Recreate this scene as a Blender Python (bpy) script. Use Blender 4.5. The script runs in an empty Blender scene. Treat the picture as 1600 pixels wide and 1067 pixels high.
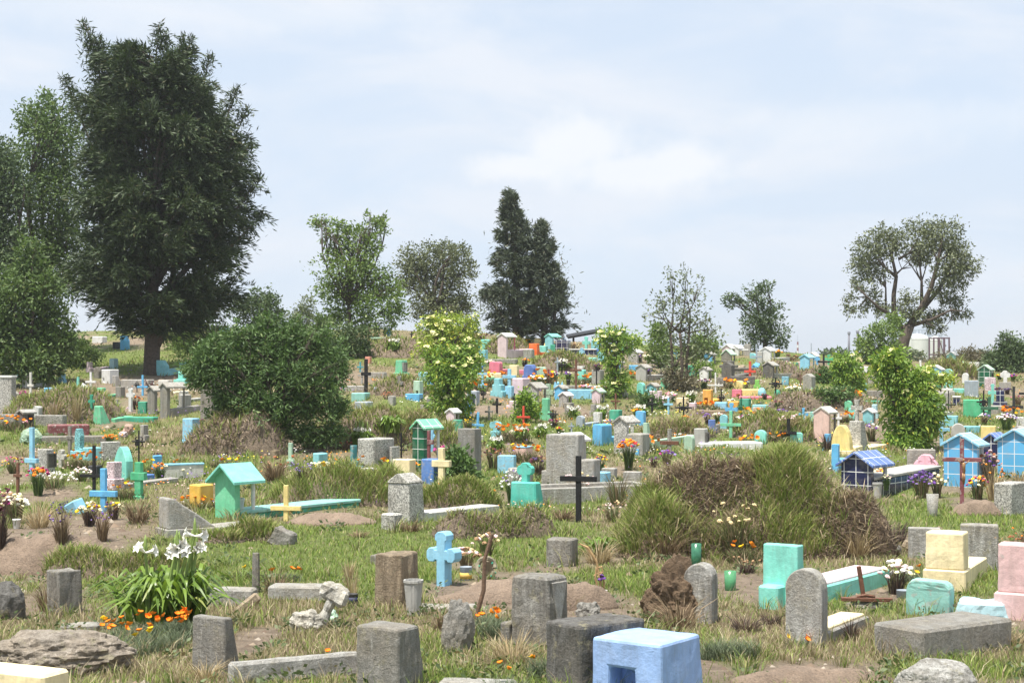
import bpy, bmesh, math, random
import numpy as np
from mathutils import Vector, Matrix, noise as mnoise
random.seed(7)
RNG = np.random.default_rng(11)
sc = bpy.context.scene
COL = sc.collection
R = math.radians

# ---------------------------------------------------------------- camera, sky, sun, exposure
F, HZ, EYE = 2500.0, 560.0, 2.5          # focal length and horizon row for a 1600 px wide frame, eye height in metres
cam_d = bpy.data.cameras.new('camera'); cam = bpy.data.objects.new('camera', cam_d); COL.objects.link(cam)
cam_d.sensor_width = 36.0; cam_d.lens = 36.0 * F / 1600.0
cam_d.shift_y = (HZ - 533.5) / 1600.0
cam_d.clip_start = 0.1; cam_d.clip_end = 8000.0
cam.location = (0, 0, EYE); cam.rotation_euler = (R(90), 0, 0)
sc.camera = cam
sc.view_settings.view_transform = 'Standard'; sc.view_settings.look = 'None'
sc.view_settings.exposure = 0.66; sc.view_settings.gamma = 1.0

SUN_FROM = Vector((-0.20, -0.27, 1.0)).normalized()
sun_d = bpy.data.lights.new('sun', 'SUN'); sun_d.energy = 5.0; sun_d.angle = R(0.6); sun_d.color = (1.0, 0.955, 0.88)
sun = bpy.data.objects.new('sun', sun_d); COL.objects.link(sun)
sun.rotation_euler = SUN_FROM.to_track_quat('Z', 'Y').to_euler(); sun.location = (-10, -10, 40)

world = bpy.data.worlds.new('World'); sc.world = world; world.use_nodes = True
def build_world():
    nt = world.node_tree; N, L = nt.nodes, nt.links; N.clear()
    out = N.new('ShaderNodeOutputWorld'); bg = N.new('ShaderNodeBackground'); bg.inputs['Strength'].default_value = 0.13
    sky = N.new('ShaderNodeTexSky'); sky.sky_type = 'NISHITA'; sky.sun_disc = False
    sky.sun_elevation = math.asin(SUN_FROM.z); sky.sun_rotation = math.atan2(SUN_FROM.x, SUN_FROM.y)
    sky.air_density = 1.0; sky.dust_density = 2.5; sky.ozone_density = 1.5; sky.altitude = 2200
    tc = N.new('ShaderNodeTexCoord')
    mp = N.new('ShaderNodeMapping'); mp.inputs['Scale'].default_value = (1, 1, 2.6); mp.inputs['Location'].default_value = (0.35, 0.1, 0.32)
    L.new(tc.outputs['Generated'], mp.inputs['Vector'])
    n1 = N.new('ShaderNodeTexNoise'); n1.inputs['Scale'].default_value = 3.2; n1.inputs['Detail'].default_value = 7; n1.inputs['Roughness'].default_value = 0.52
    L.new(mp.outputs['Vector'], n1.inputs['Vector'])
    r1 = N.new('ShaderNodeMapRange'); r1.inputs[1].default_value = 0.36; r1.inputs[2].default_value = 0.66; r1.inputs[3].default_value = 0.9; r1.inputs[4].default_value = 1.0
    r1.interpolation_type = 'SMOOTHSTEP'
    L.new(n1.outputs['Fac'], r1.inputs[0])
    haze = N.new('ShaderNodeMix'); haze.data_type = 'RGBA'
    haze.inputs[6].default_value = (0, 0, 0, 1); haze.inputs[7].default_value = (3.5, 4.02, 4.7, 1)
    L.new(sky.outputs['Color'], haze.inputs[6]); L.new(r1.outputs[0], haze.inputs[0])
    n3 = N.new('ShaderNodeTexNoise'); n3.inputs['Scale'].default_value = 5.5; n3.inputs['Detail'].default_value = 8; n3.inputs['Roughness'].default_value = 0.55; n3.inputs['Distortion'].default_value = 0.4
    mp3 = N.new('ShaderNodeMapping'); mp3.inputs['Scale'].default_value = (1, 1, 3.2); mp3.inputs['Location'].default_value = (0.7, 0.3, 0.1); L.new(tc.outputs['Generated'], mp3.inputs['Vector']); L.new(mp3.outputs[0], n3.inputs['Vector'])
    r3 = N.new('ShaderNodeMapRange'); r3.interpolation_type = 'SMOOTHSTEP'; r3.inputs[1].default_value = 0.38; r3.inputs[2].default_value = 0.68; r3.inputs[3].default_value = 0.0; r3.inputs[4].default_value = 0.8; L.new(n3.outputs['Fac'], r3.inputs[0])
    veil = N.new('ShaderNodeMix'); veil.data_type = 'RGBA'; veil.inputs[7].default_value = (4.3, 4.5, 4.85, 1); L.new(haze.outputs[2], veil.inputs[6]); L.new(r3.outputs[0], veil.inputs[0])
    # one cumulus bank low over the hill, seen as direction in the sky
    dirn = N.new('ShaderNodeVectorMath'); dirn.operation = 'NORMALIZE'; L.new(tc.outputs['Generated'], dirn.inputs[0])
    cl = None
    for (px, py, rx, ry) in ((905, 232, 90, 46), (1060, 262, 74, 36), (980, 268, 150, 30), (820, 262, 85, 22), (1400, 190, 240, 34), (300, 20, 420, 30)):
        v = Vector(((px - 800) / F, 1.0, (HZ - py) / F)).normalized()
        sub = N.new('ShaderNodeVectorMath'); sub.operation = 'SUBTRACT'; L.new(dirn.outputs[0], sub.inputs[0]); sub.inputs[1].default_value = v
        n2 = N.new('ShaderNodeTexNoise'); n2.inputs['Scale'].default_value = 34; n2.inputs['Detail'].default_value = 9; n2.inputs['Roughness'].default_value = 0.62
        L.new(dirn.outputs[0], n2.inputs['Vector'])
        mul = N.new('ShaderNodeVectorMath'); mul.operation = 'MULTIPLY'; L.new(sub.outputs[0], mul.inputs[0]); mul.inputs[1].default_value = (F / rx, F / rx, F / ry)
        ln = N.new('ShaderNodeVectorMath'); ln.operation = 'LENGTH'; L.new(mul.outputs[0], ln.inputs[0])
        ad = N.new('ShaderNodeMath'); ad.operation = 'MULTIPLY_ADD'; L.new(n2.outputs['Fac'], ad.inputs[0]); ad.inputs[1].default_value = 1.9; ad.inputs[2].default_value = -0.95
        sm = N.new('ShaderNodeMath'); sm.operation = 'ADD'; L.new(ln.outputs['Value'], sm.inputs[0]); L.new(ad.outputs[0], sm.inputs[1])
        mr = N.new('ShaderNodeMapRange'); mr.interpolation_type = 'SMOOTHSTEP'
        mr.inputs[1].default_value = 0.35; mr.inputs[2].default_value = 1.5; mr.inputs[3].default_value = 0.75 if py > 200 else 0.3; mr.inputs[4].default_value = 0.0
        L.new(sm.outputs[0], mr.inputs[0])
        if cl is None: cl = mr.outputs[0]
        else:
            mx = N.new('ShaderNodeMath'); mx.operation = 'MAXIMUM'; L.new(cl, mx.inputs[0]); L.new(mr.outputs[0], mx.inputs[1]); cl = mx.outputs[0]
    cm = N.new('ShaderNodeMix'); cm.data_type = 'RGBA'; cm.inputs[7].default_value = (4.85, 4.93, 5.05, 1)
    L.new(veil.outputs[2], cm.inputs[6]); L.new(cl, cm.inputs[0])
    L.new(cm.outputs[2], bg.inputs['Color']); L.new(bg.outputs[0], out.inputs['Surface'])
build_world()

# ---------------------------------------------------------------- terrain height
def vnoise(x, y, seed=0):
    x = np.asarray(x, float); y = np.asarray(y, float)
    xi = np.floor(x); yi = np.floor(y); fx = x - xi; fy = y - yi
    fx = fx * fx * (3 - 2 * fx); fy = fy * fy * (3 - 2 * fy)
    def h(a, b):
        s = np.sin(a * 127.1 + b * 311.7 + seed * 74.7) * 43758.5453
        return s - np.floor(s)
    return (h(xi, yi) * (1 - fx) + h(xi + 1, yi) * fx) * (1 - fy) + (h(xi, yi + 1) * (1 - fx) + h(xi + 1, yi + 1) * fx) * fy
def fbm(x, y, seed=0, o=4):
    a, s, t = 0.5, 0.0, 0.0
    for k in range(o):
        s = s + a * vnoise(x * 2 ** k, y * 2 ** k, seed + k); t += a; a *= 0.5
    return s / t
P_Y = np.array([6, 8.5, 11.5, 13.5, 17, 23, 29, 35, 41, 50, 58, 66, 72.0])
P_ROW = np.array([1500, 1265, 1067, 1000, 912, 815, 750, 700, 650, 600, 560, 530, 515.0])
CR_U = np.array([-900, 0, 300, 600, 700, 850, 1000, 1150, 1250, 1400, 1500, 1600, 2400.0])
CR_ROW = np.array([522, 522, 513, 512, 518, 532, 538, 546, 551, 563, 573, 579, 585.0])
def terr(X, Y):
    X = np.asarray(X, float); Y = np.asarray(Y, float)
    u = np.clip(X / np.maximum(Y, 5.0) * F + 800, -900, 2400)
    yc = np.interp(u, CR_U, CR_ROW)
    def base(Yq):
        r = np.interp(Yq, P_Y, P_ROW)
        r = np.where(r < 750, 750 - (750 - r) * (750 - yc) / 235.0, r)
        return EYE - (r - HZ) * Yq / F
    z = base(np.clip(Y, 6, 72))
    zb = z - np.clip(Y - 72, 0, 60) * 0.055
    z = np.where(Y > 72, np.where(Y > 132, np.maximum(zb - (Y - 132) * 0.02, -0.3), zb), z)
    amp = np.clip((Y - 14) / 20, 0.25, 1) * np.clip((140 - Y) / 60, 0, 1)
    z = z + amp * (0.34 * (fbm(X / 3.1, Y / 3.1, 3, 3) - 0.5) + 0.12 * (fbm(X / 0.9, Y / 0.9, 5, 2) - 0.5))
    return z
_YS = np.concatenate([np.arange(7, 40, 0.04), np.arange(40, 90, 0.08)])
def at(px, py):
    """ground point seen at a photo pixel"""
    X = (px - 800) / F * _YS
    d = terr(X, _YS) - (EYE - (py - HZ) / F * _YS)
    k = np.nonzero(d >= 0)[0]
    i = int(k[0]) if len(k) else int(np.argmax(d))
    return Vector((float(X[i]), float(_YS[i]), float(terr(X[i], _YS[i]))))

# ---------------------------------------------------------------- materials
def lin(c):
    if isinstance(c, str):
        c = tuple(int(c[i:i + 2], 16) for i in (0, 2, 4))
    o = []
    for v in c[:3]:
        v = v / 255.0
        o.append(v / 12.92 if v <= 0.04045 else ((v + 0.055) / 1.055) ** 2.4)
    return tuple(o)
def dusty(k, v):
    """sun bleached paint: a little paler and greyer than fresh"""
    if k in NOFADE: return v
    g = 0.3 * v[0] + 0.6 * v[1] + 0.1 * v[2]
    return tuple(min(0.85, (x + (g - x) * 0.08) * 1.0 + 0.01) for x in v)
NOFADE = ('grey', 'lgrey', 'dgrey', 'coal', 'black', 'white', 'offwhite', 'brown', 'rust', 'tan', 'navy', 'dgreen', 'maroon', 'steel', 'red', 'orange', 'pumice')
PAL = {k: dusty(k, lin(v)) for k, v in dict(
    mint='78d2c0', turq='43c0ad', aqua='7cc4cb', sky='86c6e2', azure='55aede', blue='4a7fc8', cobalt='4f72b8', peri='8fb0e2', navy='20264a',
    pink='dda2b0', rose='e07088', palepink='d9c0c6', blush='dcb8aa', cream='ecd9a6', butter='ead27c', yellow='dcb02e', gold='e6a42c', orange='ee6e2a',
    red='d94a35', maroon='7d4044', brown='6b5442', rust='6e4a38', lime='7cc648', green='38ae78', emerald='1f9a78', dgreen='1d5c40', jade='66c494', sage='a9c9ad',
    white='dcdcd8', offwhite='cdcbc2', grey='95928b', lgrey='b0aea8', dgrey='706e6a', coal='2c2c2e', black='161617', steel='9aa4ae', tan='9a8a74', lilac='c3b3cf', purple='6a4a86', teal='2f8f96', salmon='d88a70',
    seafoam='84c0b4', paleblue='a8ced6', pumice='a39a8e', pinkish='d6b0ac',
).items()}
_M = {}
def _mat(key):
    if key in _M: return _M[key], None, None
    m = bpy.data.materials.new(key); m.use_nodes = True; _M[key] = m
    N, L = m.node_tree.nodes, m.node_tree.links
    return m, N, L
def _noise(N, L, vec, scale, detail=4, rough=0.6):
    n = N.new('ShaderNodeTexNoise'); n.inputs['Scale'].default_value = scale; n.inputs['Detail'].default_value = detail; n.inputs['Roughness'].default_value = rough
    L.new(vec, n.inputs['Vector']); return n.outputs['Fac']
def _ramp(N, L, fac, stops):
    r = N.new('ShaderNodeValToRGB'); e = r.color_ramp.elements
    while len(e) < len(stops): e.new(0.5)
    for k, (p, c) in enumerate(stops):
        e[k].position = p; e[k].color = (*c, 1) if len(c) == 3 else c
    L.new(fac, r.inputs[0]); return r.outputs['Color']
def _mix(N, L, fac, a, b, mode='MIX'):
    x = N.new('ShaderNodeMix'); x.data_type = 'RGBA'; x.blend_type = mode
    for sock, v in ((x.inputs[0], fac), (x.inputs[6], a), (x.inputs[7], b)):
        if isinstance(v, (int, float)): sock.default_value = v
        elif isinstance(v, tuple): sock.default_value = (*v[:3], 1)
        else: L.new(v, sock)
    return x.outputs[2]
def _bump(N, L, h, b, strength, dist=0.02):
    u = N.new('ShaderNodeBump'); u.inputs['Strength'].default_value = strength; u.inputs['Distance'].default_value = dist
    L.new(h, u.inputs['Height']); L.new(u.outputs[0], b.inputs['Normal'])
def sc3(c, k): return tuple(min(1, v * k) for v in c)
def _coords(N, L):
    """object coordinates shifted by a per-object random so copies do not repeat"""
    tc = N.new('ShaderNodeTexCoord'); oi = N.new('ShaderNodeObjectInfo')
    mul = N.new('ShaderNodeMath'); mul.operation = 'MULTIPLY'; mul.inputs[1].default_value = 37.0; L.new(oi.outputs['Random'], mul.inputs[0])
    ad = N.new('ShaderNodeVectorMath'); ad.operation = 'ADD'; L.new(tc.outputs['Object'], ad.inputs[0]); L.new(mul.outputs[0], ad.inputs[1])
    return ad.outputs[0]
def paint(c, worn=0.35):
    """old lime or oil paint on cement: chalky patches, chips showing cement, grime runs"""
    key = f'paint_{c}_{worn}'
    m, N, L = _mat(key)
    if N is None: return m
    b = N['Principled BSDF']; b.inputs['Roughness'].default_value = 0.72
    col = PAL[c]; v = _coords(N, L)
    tone = _ramp(N, L, _noise(N, L, v, 5, 5), [(0.3, sc3(col, 0.78)), (0.5, col), (0.7, tuple(x * 0.9 + 0.07 for x in col))])
    mp = N.new('ShaderNodeMapping'); mp.inputs['Scale'].default_value = (9, 9, 1.6); L.new(v, mp.inputs['Vector'])
    grime = _ramp(N, L, _noise(N, L, mp.outputs[0], 1.6, 5, 0.7), [(0.44, (0, 0, 0)), (0.72, (1, 1, 1))])
    t2 = _mix(N, L, grime, tone, tuple(0.55 * x + 0.45 * g * 0.5 for x, g in zip(col, (0.30, 0.27, 0.22))))
    t1 = _mix(N, L, 0.68, tone, t2)
    chip = _ramp(N, L, _noise(N, L, v, 11, 6, 0.68), [(0.70 - worn * 0.16, (0, 0, 0)), (0.74 - worn * 0.16, (1, 1, 1))])
    L.new(_mix(N, L, chip, t1, _mix(N, L, 0.35, (0.36, 0.34, 0.30), col)), b.inputs['Base Color'])
    _bump(N, L, _noise(N, L, v, 30, 6, 0.7), b, 0.3, 0.02)
    return m
def concrete(c='grey', dark=0.5):
    key = f'concrete_{c}_{dark}'
    m, N, L = _mat(key)
    if N is None: return m
    b = N['Principled BSDF']; b.inputs['Roughness'].default_value = 0.93
    col = sc3(PAL[c], 0.95); v = _coords(N, L); warm = (col[0] * 1.03, col[1] * .975, col[2] * .9)
    base = _ramp(N, L, _noise(N, L, v, 2.6, 7, 0.68), [(0.26, sc3(col, 0.62)), (0.42, sc3(warm, .95)), (0.55, col), (0.75, sc3(col, 1.3))])
    mp = N.new('ShaderNodeMapping'); mp.inputs['Scale'].default_value = (8, 8, 1.1); L.new(v, mp.inputs['Vector'])
    run = _ramp(N, L, _noise(N, L, mp.outputs[0], 1.7, 7, 0.72), [(0.40, (0, 0, 0)), (0.62, (1, 1, 1))])
    x = _mix(N, L, dark, base, _mix(N, L, run, base, sc3(warm, 0.45)))
    pale = _ramp(N, L, _noise(N, L, mp.outputs[0], 3.1, 6, 0.7), [(0.56, (0, 0, 0)), (0.70, (.7, .7, .7))])
    x = _mix(N, L, pale, x, sc3(col, 1.55))
    lich = _ramp(N, L, _noise(N, L, v, 8, 8, 0.72), [(0.56, (0, 0, 0)), (0.64, (1, 1, 1))])
    x = _mix(N, L, _mix(N, L, 0.45 + .3 * (dark > .6), (0, 0, 0), lich), x, (0.30, 0.27, 0.17))
    pit = _ramp(N, L, _noise(N, L, v, 55, 3, 0.55), [(0.27, (.4, .39, .37)), (0.36, (1, 1, 1))])
    x = _mix(N, L, .8, x, pit, 'MULTIPLY')
    grain = _ramp(N, L, _noise(N, L, v, 120, 2, 0.6), [(0.36, (0.75, 0.75, 0.75)), (0.62, (1.15, 1.15, 1.15))])
    L.new(_mix(N, L, 0.85, x, grain, 'MULTIPLY'), b.inputs['Base Color'])
    _bump(N, L, _noise(N, L, v, 26, 8, 0.74), b, 0.9, 0.035)
    return m
def terrazzo(c='lgrey'):
    """marble-chip terrazzo: black, grey and white chips"""
    key = f'terrazzo_{c}'
    m, N, L = _mat(key)
    if N is None: return m
    b = N['Principled BSDF']; b.inputs['Roughness'].default_value = 0.7
    v = _coords(N, L); col = PAL[c]
    vo = N.new('ShaderNodeTexVoronoi'); vo.inputs['Scale'].default_value = 62; L.new(v, vo.inputs['Vector'])
    sep = N.new('ShaderNodeSeparateColor'); L.new(vo.outputs['Color'], sep.inputs[0])
    chips = _ramp(N, L, sep.outputs[0], [(0.12, sc3(col, 0.45)), (0.3, sc3(col, 0.8)), (0.6, col), (0.9, sc3(col, 1.55))])
    tone = _ramp(N, L, _noise(N, L, v, 3, 5), [(0.3, (0.68, 0.66, 0.62)), (0.7, (1, 1, 1))])
    L.new(_mix(N, L, 1.0, chips, tone, 'MULTIPLY'), b.inputs['Base Color'])
    _bump(N, L, _noise(N, L, v, 40, 4), b, 0.2, 0.01)
    return m
def tile(c, size=0.2, grout=(0.75, 0.76, 0.74), gl=0.06):
    key = f'tile_{c}_{size}'
    m, N, L = _mat(key)
    if N is None: return m
    b = N['Principled BSDF']; b.inputs['Roughness'].default_value = 0.22
    uv = N.new('ShaderNodeUVMap'); uv.uv_map = 'UVMap'; col = PAL[c]; v = _coords(N, L)
    br = N.new('ShaderNodeTexBrick'); br.offset = 0.0; br.squash = 1.0
    br.inputs['Scale'].default_value = 1.0; br.inputs['Brick Width'].default_value = size; br.inputs['Row Height'].default_value = size
    br.inputs['Mortar Size'].default_value = size * gl * 0.5; br.inputs['Mortar Smooth'].default_value = 0.1
    br.inputs['Color1'].default_value = (*sc3(col, 0.88), 1); br.inputs['Color2'].default_value = (*sc3(col, 1.1), 1); br.inputs['Mortar'].default_value = (*grout, 1)
    L.new(uv.outputs[0], br.inputs['Vector'])
    dust = _ramp(N, L, _noise(N, L, v, 6, 5), [(0.45, (0, 0, 0)), (0.8, (0.35, 0.35, 0.35))])
    L.new(_mix(N, L, dust, br.outputs['Color'], (0.35, 0.31, 0.26)), b.inputs['Base Color'])
    return m
def plain(name, col, rough=0.8, metal=0.0, var=0.25, scale=20, bump=0.2):
    m, N, L = _mat(name)
    if N is None: return m
    b = N['Principled BSDF']; b.inputs['Roughness'].default_value = rough; b.inputs['Metallic'].default_value = metal
    v = _coords(N, L)
    L.new(_ramp(N, L, _noise(N, L, v, scale, 5), [(0.3, sc3(col, 1 - var)), (0.7, sc3(col, 1 + var))]), b.inputs['Base Color'])
    if bump: _bump(N, L, _noise(N, L, v, scale * 2.5, 4), b, bump, 0.02)
    return m
def soil_mat(name='soil', col=(0.19, 0.135, 0.092)):
    m, N, L = _mat(name)
    if N is None: return m
    b = N['Principled BSDF']; b.inputs['Roughness'].default_value = 1.0
    tc = N.new('ShaderNodeTexCoord'); v = tc.outputs['Object']
    a = _ramp(N, L, _noise(N, L, v, 4, 6), [(0.3, sc3(col, 0.78)), (0.7, sc3(col, 1.22))])
    g = _ramp(N, L, _noise(N, L, v, 60, 5, 0.75), [(0.3, (0.5, 0.5, 0.5)), (0.5, (1, 1, 1)), (0.75, (1.5, 1.45, 1.4))])
    L.new(_mix(N, L, 0.8, a, g, 'MULTIPLY'), b.inputs['Base Color'])
    _bump(N, L, _noise(N, L, v, 30, 8, 0.75), b, 0.9, 0.05)
    return m
def leafmat(name, c1, c2, c3=None, trans=0.3, rough=0.6):
    """leaves: each leaf takes its own colour between c1 and c2 (a few c3)"""
    m, N, L = _mat(name)
    if N is None: return m
    b = N['Principled BSDF']; b.inputs['Roughness'].default_value = rough
    g = N.new('ShaderNodeNewGeometry')
    stops = [(0.0, c1), (0.8, c2)] + ([(0.93, c2), (0.97, c3)] if c3 else [])
    col = _ramp(N, L, g.outputs['Random Per Island'], stops)
    L.new(col, b.inputs['Base Color'])
    t = N.new('ShaderNodeBsdfTranslucent'); L.new(_mix(N, L, 0.7, col, (0.9, 1.0, 0.35), 'MULTIPLY'), t.inputs['Color'])
    mx = N.new('ShaderNodeMixShader'); mx.inputs[0].default_value = trans
    L.new(b.outputs[0], mx.inputs[1]); L.new(t.outputs[0], mx.inputs[2]); L.new(mx.outputs[0], N['Material Output'].inputs['Surface'])
    return m
def attrmat(name, trans=0.2):
    m, N, L = _mat(name)
    if N is None: return m
    b = N['Principled BSDF']; b.inputs['Roughness'].default_value = 0.75
    a = N.new('ShaderNodeAttribute'); a.attribute_name = 'Col'
    L.new(a.outputs['Color'], b.inputs['Base Color'])
    t = N.new('ShaderNodeBsdfTranslucent'); L.new(a.outputs['Color'], t.inputs['Color'])
    mx = N.new('ShaderNodeMixShader'); mx.inputs[0].default_value = trans
    L.new(b.outputs[0], mx.inputs[1]); L.new(t.outputs[0], mx.inputs[2]); L.new(mx.outputs[0], N['Material Output'].inputs['Surface'])
    return m

# ---------------------------------------------------------------- object helpers
def tag(o, label=None, cat=None, group=None, kind=None):
    if label: o['label'] = label
    if cat: o['category'] = cat
    if group: o['group'] = group
    if kind: o['kind'] = kind
    return o
def empty(name, loc, yaw=0.0, label=None, cat=None, group=None):
    o = bpy.data.objects.new(name, None); COL.objects.link(o); o.empty_display_size = 0.2
    o.location = loc; o.rotation_euler = (0, 0, R(yaw)); return tag(o, label, cat, group)
def link_mesh(name, me, mat, parent=None):
    o = bpy.data.objects.new(name, me); COL.objects.link(o)
    for mm in (mat if isinstance(mat, (list, tuple)) else [mat]): me.materials.append(mm)
    if parent: o.parent = parent
    return o
def raw_mesh(name, V, loops, sizes, mat, parent=None, col=None, smooth=False, mi=None):
    """fast mesh from numpy arrays"""
    me = bpy.data.meshes.new(name); V = np.asarray(V, np.float32)
    loops = np.asarray(loops, np.int32).ravel(); sizes = np.asarray(sizes, np.int32)
    me.vertices.add(len(V)); me.vertices.foreach_set('co', V.ravel())
    me.loops.add(len(loops)); me.loops.foreach_set('vertex_index', loops)
    me.polygons.add(len(sizes)); st = np.concatenate([[0], np.cumsum(sizes)[:-1]]).astype(np.int32)
    me.polygons.foreach_set('loop_start', st); me.polygons.foreach_set('loop_total', sizes)
    if smooth: me.polygons.foreach_set('use_smooth', np.ones(len(sizes), bool))
    if mi is not None: me.polygons.foreach_set('material_index', np.asarray(mi, np.int32))
    me.update(calc_edges=True)
    if col is not None:
        a = me.color_attributes.new('Col', 'FLOAT_COLOR', 'POINT'); a.data.foreach_set('color', np.c_[col, np.ones(len(col))].astype(np.float32).ravel())
    return link_mesh(name, me, mat, parent)
class MB:
    """collects solids, builds ONE mesh object"""
    def __init__(s): s.v = []; s.f = []
    def add(s, vs, fs):
        o = len(s.v); s.v += [tuple(p) for p in vs]; s.f += [tuple(o + i for i in f) for f in fs]; return s
    def box(s, x0, x1, y0, y1, z0, z1, tx=1.0, yb=None, yf=None, xl=0.0, zs=0.0):
        """tx narrows the top in x, yb / yf move the top's back (-y) and front (+y) edges, xl shifts the top, zs lowers the +x top edge"""
        cx = (x0 + x1) / 2; hw = (x1 - x0) / 2 * tx
        b0 = y0 if yb is None else yb; b1 = y1 if yf is None else yf
        vs = [(x0, y0, z0), (x1, y0, z0), (x1, y1, z0), (x0, y1, z0), (cx - hw + xl, b0, z1), (cx + hw + xl, b0, z1 - zs), (cx + hw + xl, b1, z1 - zs), (cx - hw + xl, b1, z1)]
        return s.add(vs, [(0, 3, 2, 1), (4, 5, 6, 7), (0, 1, 5, 4), (1, 2, 6, 5), (2, 3, 7, 6), (3, 0, 4, 7)])
    def boxhole(s, x0, x1, y0, y1, z0, z1, hx0, hx1, hz0, hz1, dep, face='y', tx=1.0, yb=None, yf=None):
        """a box with a pocket in its back (-y) or right (+x) face"""
        cx = (x0 + x1) / 2
        def w(x, y, z):
            t = (z - z0) / (z1 - z0); k = 1 + (tx - 1) * t
            a = y0 if yb is None else y0 + (yb - y0) * t; b = y1 if yf is None else y1 + (yf - y1) * t
            return (cx + (x - cx) * k, a + (y - y0) / (y1 - y0) * (b - a), z)
        P = [w(x, y, z) for z in (z0, z1) for (x, y) in ((x0, y0), (x1, y0), (x1, y1), (x0, y1))]
        if face == 'y':
            ring = [w(hx0, y0, hz0), w(hx1, y0, hz0), w(hx1, y0, hz1), w(hx0, y0, hz1)]; inn = [w(hx0, y0 + dep, hz0), w(hx1, y0 + dep, hz0), w(hx1, y0 + dep, hz1), w(hx0, y0 + dep, hz1)]
            out = (0, 1, 5, 4); rest = [(1, 2, 6, 5), (2, 3, 7, 6), (3, 0, 4, 7)]
        else:
            ring = [w(x1, hx0, hz0), w(x1, hx1, hz0), w(x1, hx1, hz1), w(x1, hx0, hz1)]; inn = [w(x1 - dep, hx0, hz0), w(x1 - dep, hx1, hz0), w(x1 - dep, hx1, hz1), w(x1 - dep, hx0, hz1)]
            out = (1, 2, 6, 5); rest = [(0, 1, 5, 4), (2, 3, 7, 6), (3, 0, 4, 7)]
        fs = [(0, 3, 2, 1), (4, 5, 6, 7)] + rest
        for k in range(4):
            k2 = (k + 1) % 4
            fs.append((out[k], out[k2], 8 + k2, 8 + k)); fs.append((8 + k, 8 + k2, 12 + k2, 12 + k))
        fs.append((12, 13, 14, 15))
        return s.add(P + ring + inn, fs)
    def prism(s, prof, a, b, axis='y', k=1.0):
        """profile (u,z) extruded along y (or x) from a to b; k scales the far outline"""
        n = len(prof)
        mk = (lambda u, z, t: (u, t, z)) if axis == 'y' else (lambda u, z, t: (t, u, z))
        z0 = min(z for _, z in prof)
        vs = [mk(u, z, a) for u, z in prof] + [mk(u * k, z0 + (z - z0) * k, b) for u, z in prof]
        return s.add(vs, [tuple(range(n)), tuple(range(2 * n - 1, n - 1, -1))] + [(i, n + i, n + (i + 1) % n, (i + 1) % n) for i in range(n)])
    def tube(s, path, rad, n=6, cap=True):
        path = [Vector(p) for p in path]; m = len(path)
        if not isinstance(rad, (list, tuple)): rad = [rad] * m
        o = len(s.v); ref = None
        for i, p in enumerate(path):
            d = (path[min(i + 1, m - 1)] - path[max(i - 1, 0)])
            d = d.normalized() if d.length > 1e-9 else Vector((0, 0, 1))
            if ref is None: ref = d.orthogonal().normalized()
            ref = ref - d * ref.dot(d)
            ref = ref.normalized() if ref.length > 1e-6 else d.orthogonal().normalized()
            q = d.cross(ref)
            for k in range(n):
                a = 2 * math.pi * k / n
                s.v.append(tuple(p + (ref * math.cos(a) + q * math.sin(a)) * rad[i]))
        for i in range(m - 1):
            for k in range(n):
                k2 = (k + 1) % n
                s.f.append((o + i * n + k, o + i * n + k2, o + (i + 1) * n + k2, o + (i + 1) * n + k))
        if cap:
            s.f.append(tuple(o + k for k in range(n - 1, -1, -1))); s.f.append(tuple(o + (m - 1) * n + k for k in range(n)))
        return s
    def lathe(s, prof, n=16, c=(0, 0, 0), wob=None):
        o = len(s.v); m = len(prof)
        for (r, z) in prof:
            for k in range(n):
                a = 2 * math.pi * k / n; rr = r * (wob(k, z) if wob else 1)
                s.v.append((c[0] + rr * math.cos(a), c[1] + rr * math.sin(a), c[2] + z))
        for i in range(m - 1):
            for k in range(n):
                k2 = (k + 1) % n
                s.f.append((o + i * n + k, o + i * n + k2, o + (i + 1) * n + k2, o + (i + 1) * n + k))
        s.f.append(tuple(o + k for k in range(n - 1, -1, -1))); s.f.append(tuple(o + (m - 1) * n + k for k in range(n)))
        return s
    def rock(s, c, r, sub=3, amp=0.25, freq=1.6, seed=0, flat=None):
        bm = bmesh.new(); bmesh.ops.create_icosphere(bm, subdivisions=sub, radius=1.0)
        o = Vector((seed * 7.3, seed * 3.1, seed * 1.7)); vs = []
        for v in bm.verts:
            p = v.co.copy(); n = mnoise.fractal(p * freq + o, 0.7, 2.1, 4)
            n2 = mnoise.cell(p * freq * 1.3 + o) * 0.12
            q = p * (1 + amp * n + amp * n2)
            vs.append((c[0] + q.x * r[0], c[1] + q.y * r[1], c[2] + q.z * r[2]))
        fs = [tuple(v.index for v in f.verts) for f in bm.faces]; bm.free()
        return s.add(vs, fs)
    def build(s, name, mat, parent=None, bev=0.0, seg=1, rough=0.0, cuts=0, smooth=False, freq=5.0):
        me = bpy.data.meshes.new(name); me.from_pydata(s.v, [], s.f)
        bm = bmesh.new(); bm.from_mesh(me)
        bmesh.ops.recalc_face_normals(bm, faces=bm.faces)
        if bev > 0:
            ed = [e for e in bm.edges if len(e.link_faces) == 2 and e.calc_face_angle(0) > 0.5]
            if ed: bmesh.ops.bevel(bm, geom=ed, offset=bev, offset_type='OFFSET', segments=seg, profile=0.5, affect='EDGES', clamp_overlap=True)
        if cuts:
            bmesh.ops.triangulate(bm, faces=[f for f in bm.faces if len(f.verts) > 4])
            for _ in range(cuts):
                long = [e for e in bm.edges if e.calc_length() > 0.05]
                if long: bmesh.ops.subdivide_edges(bm, edges=long, cuts=1, use_grid_fill=True)
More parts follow.
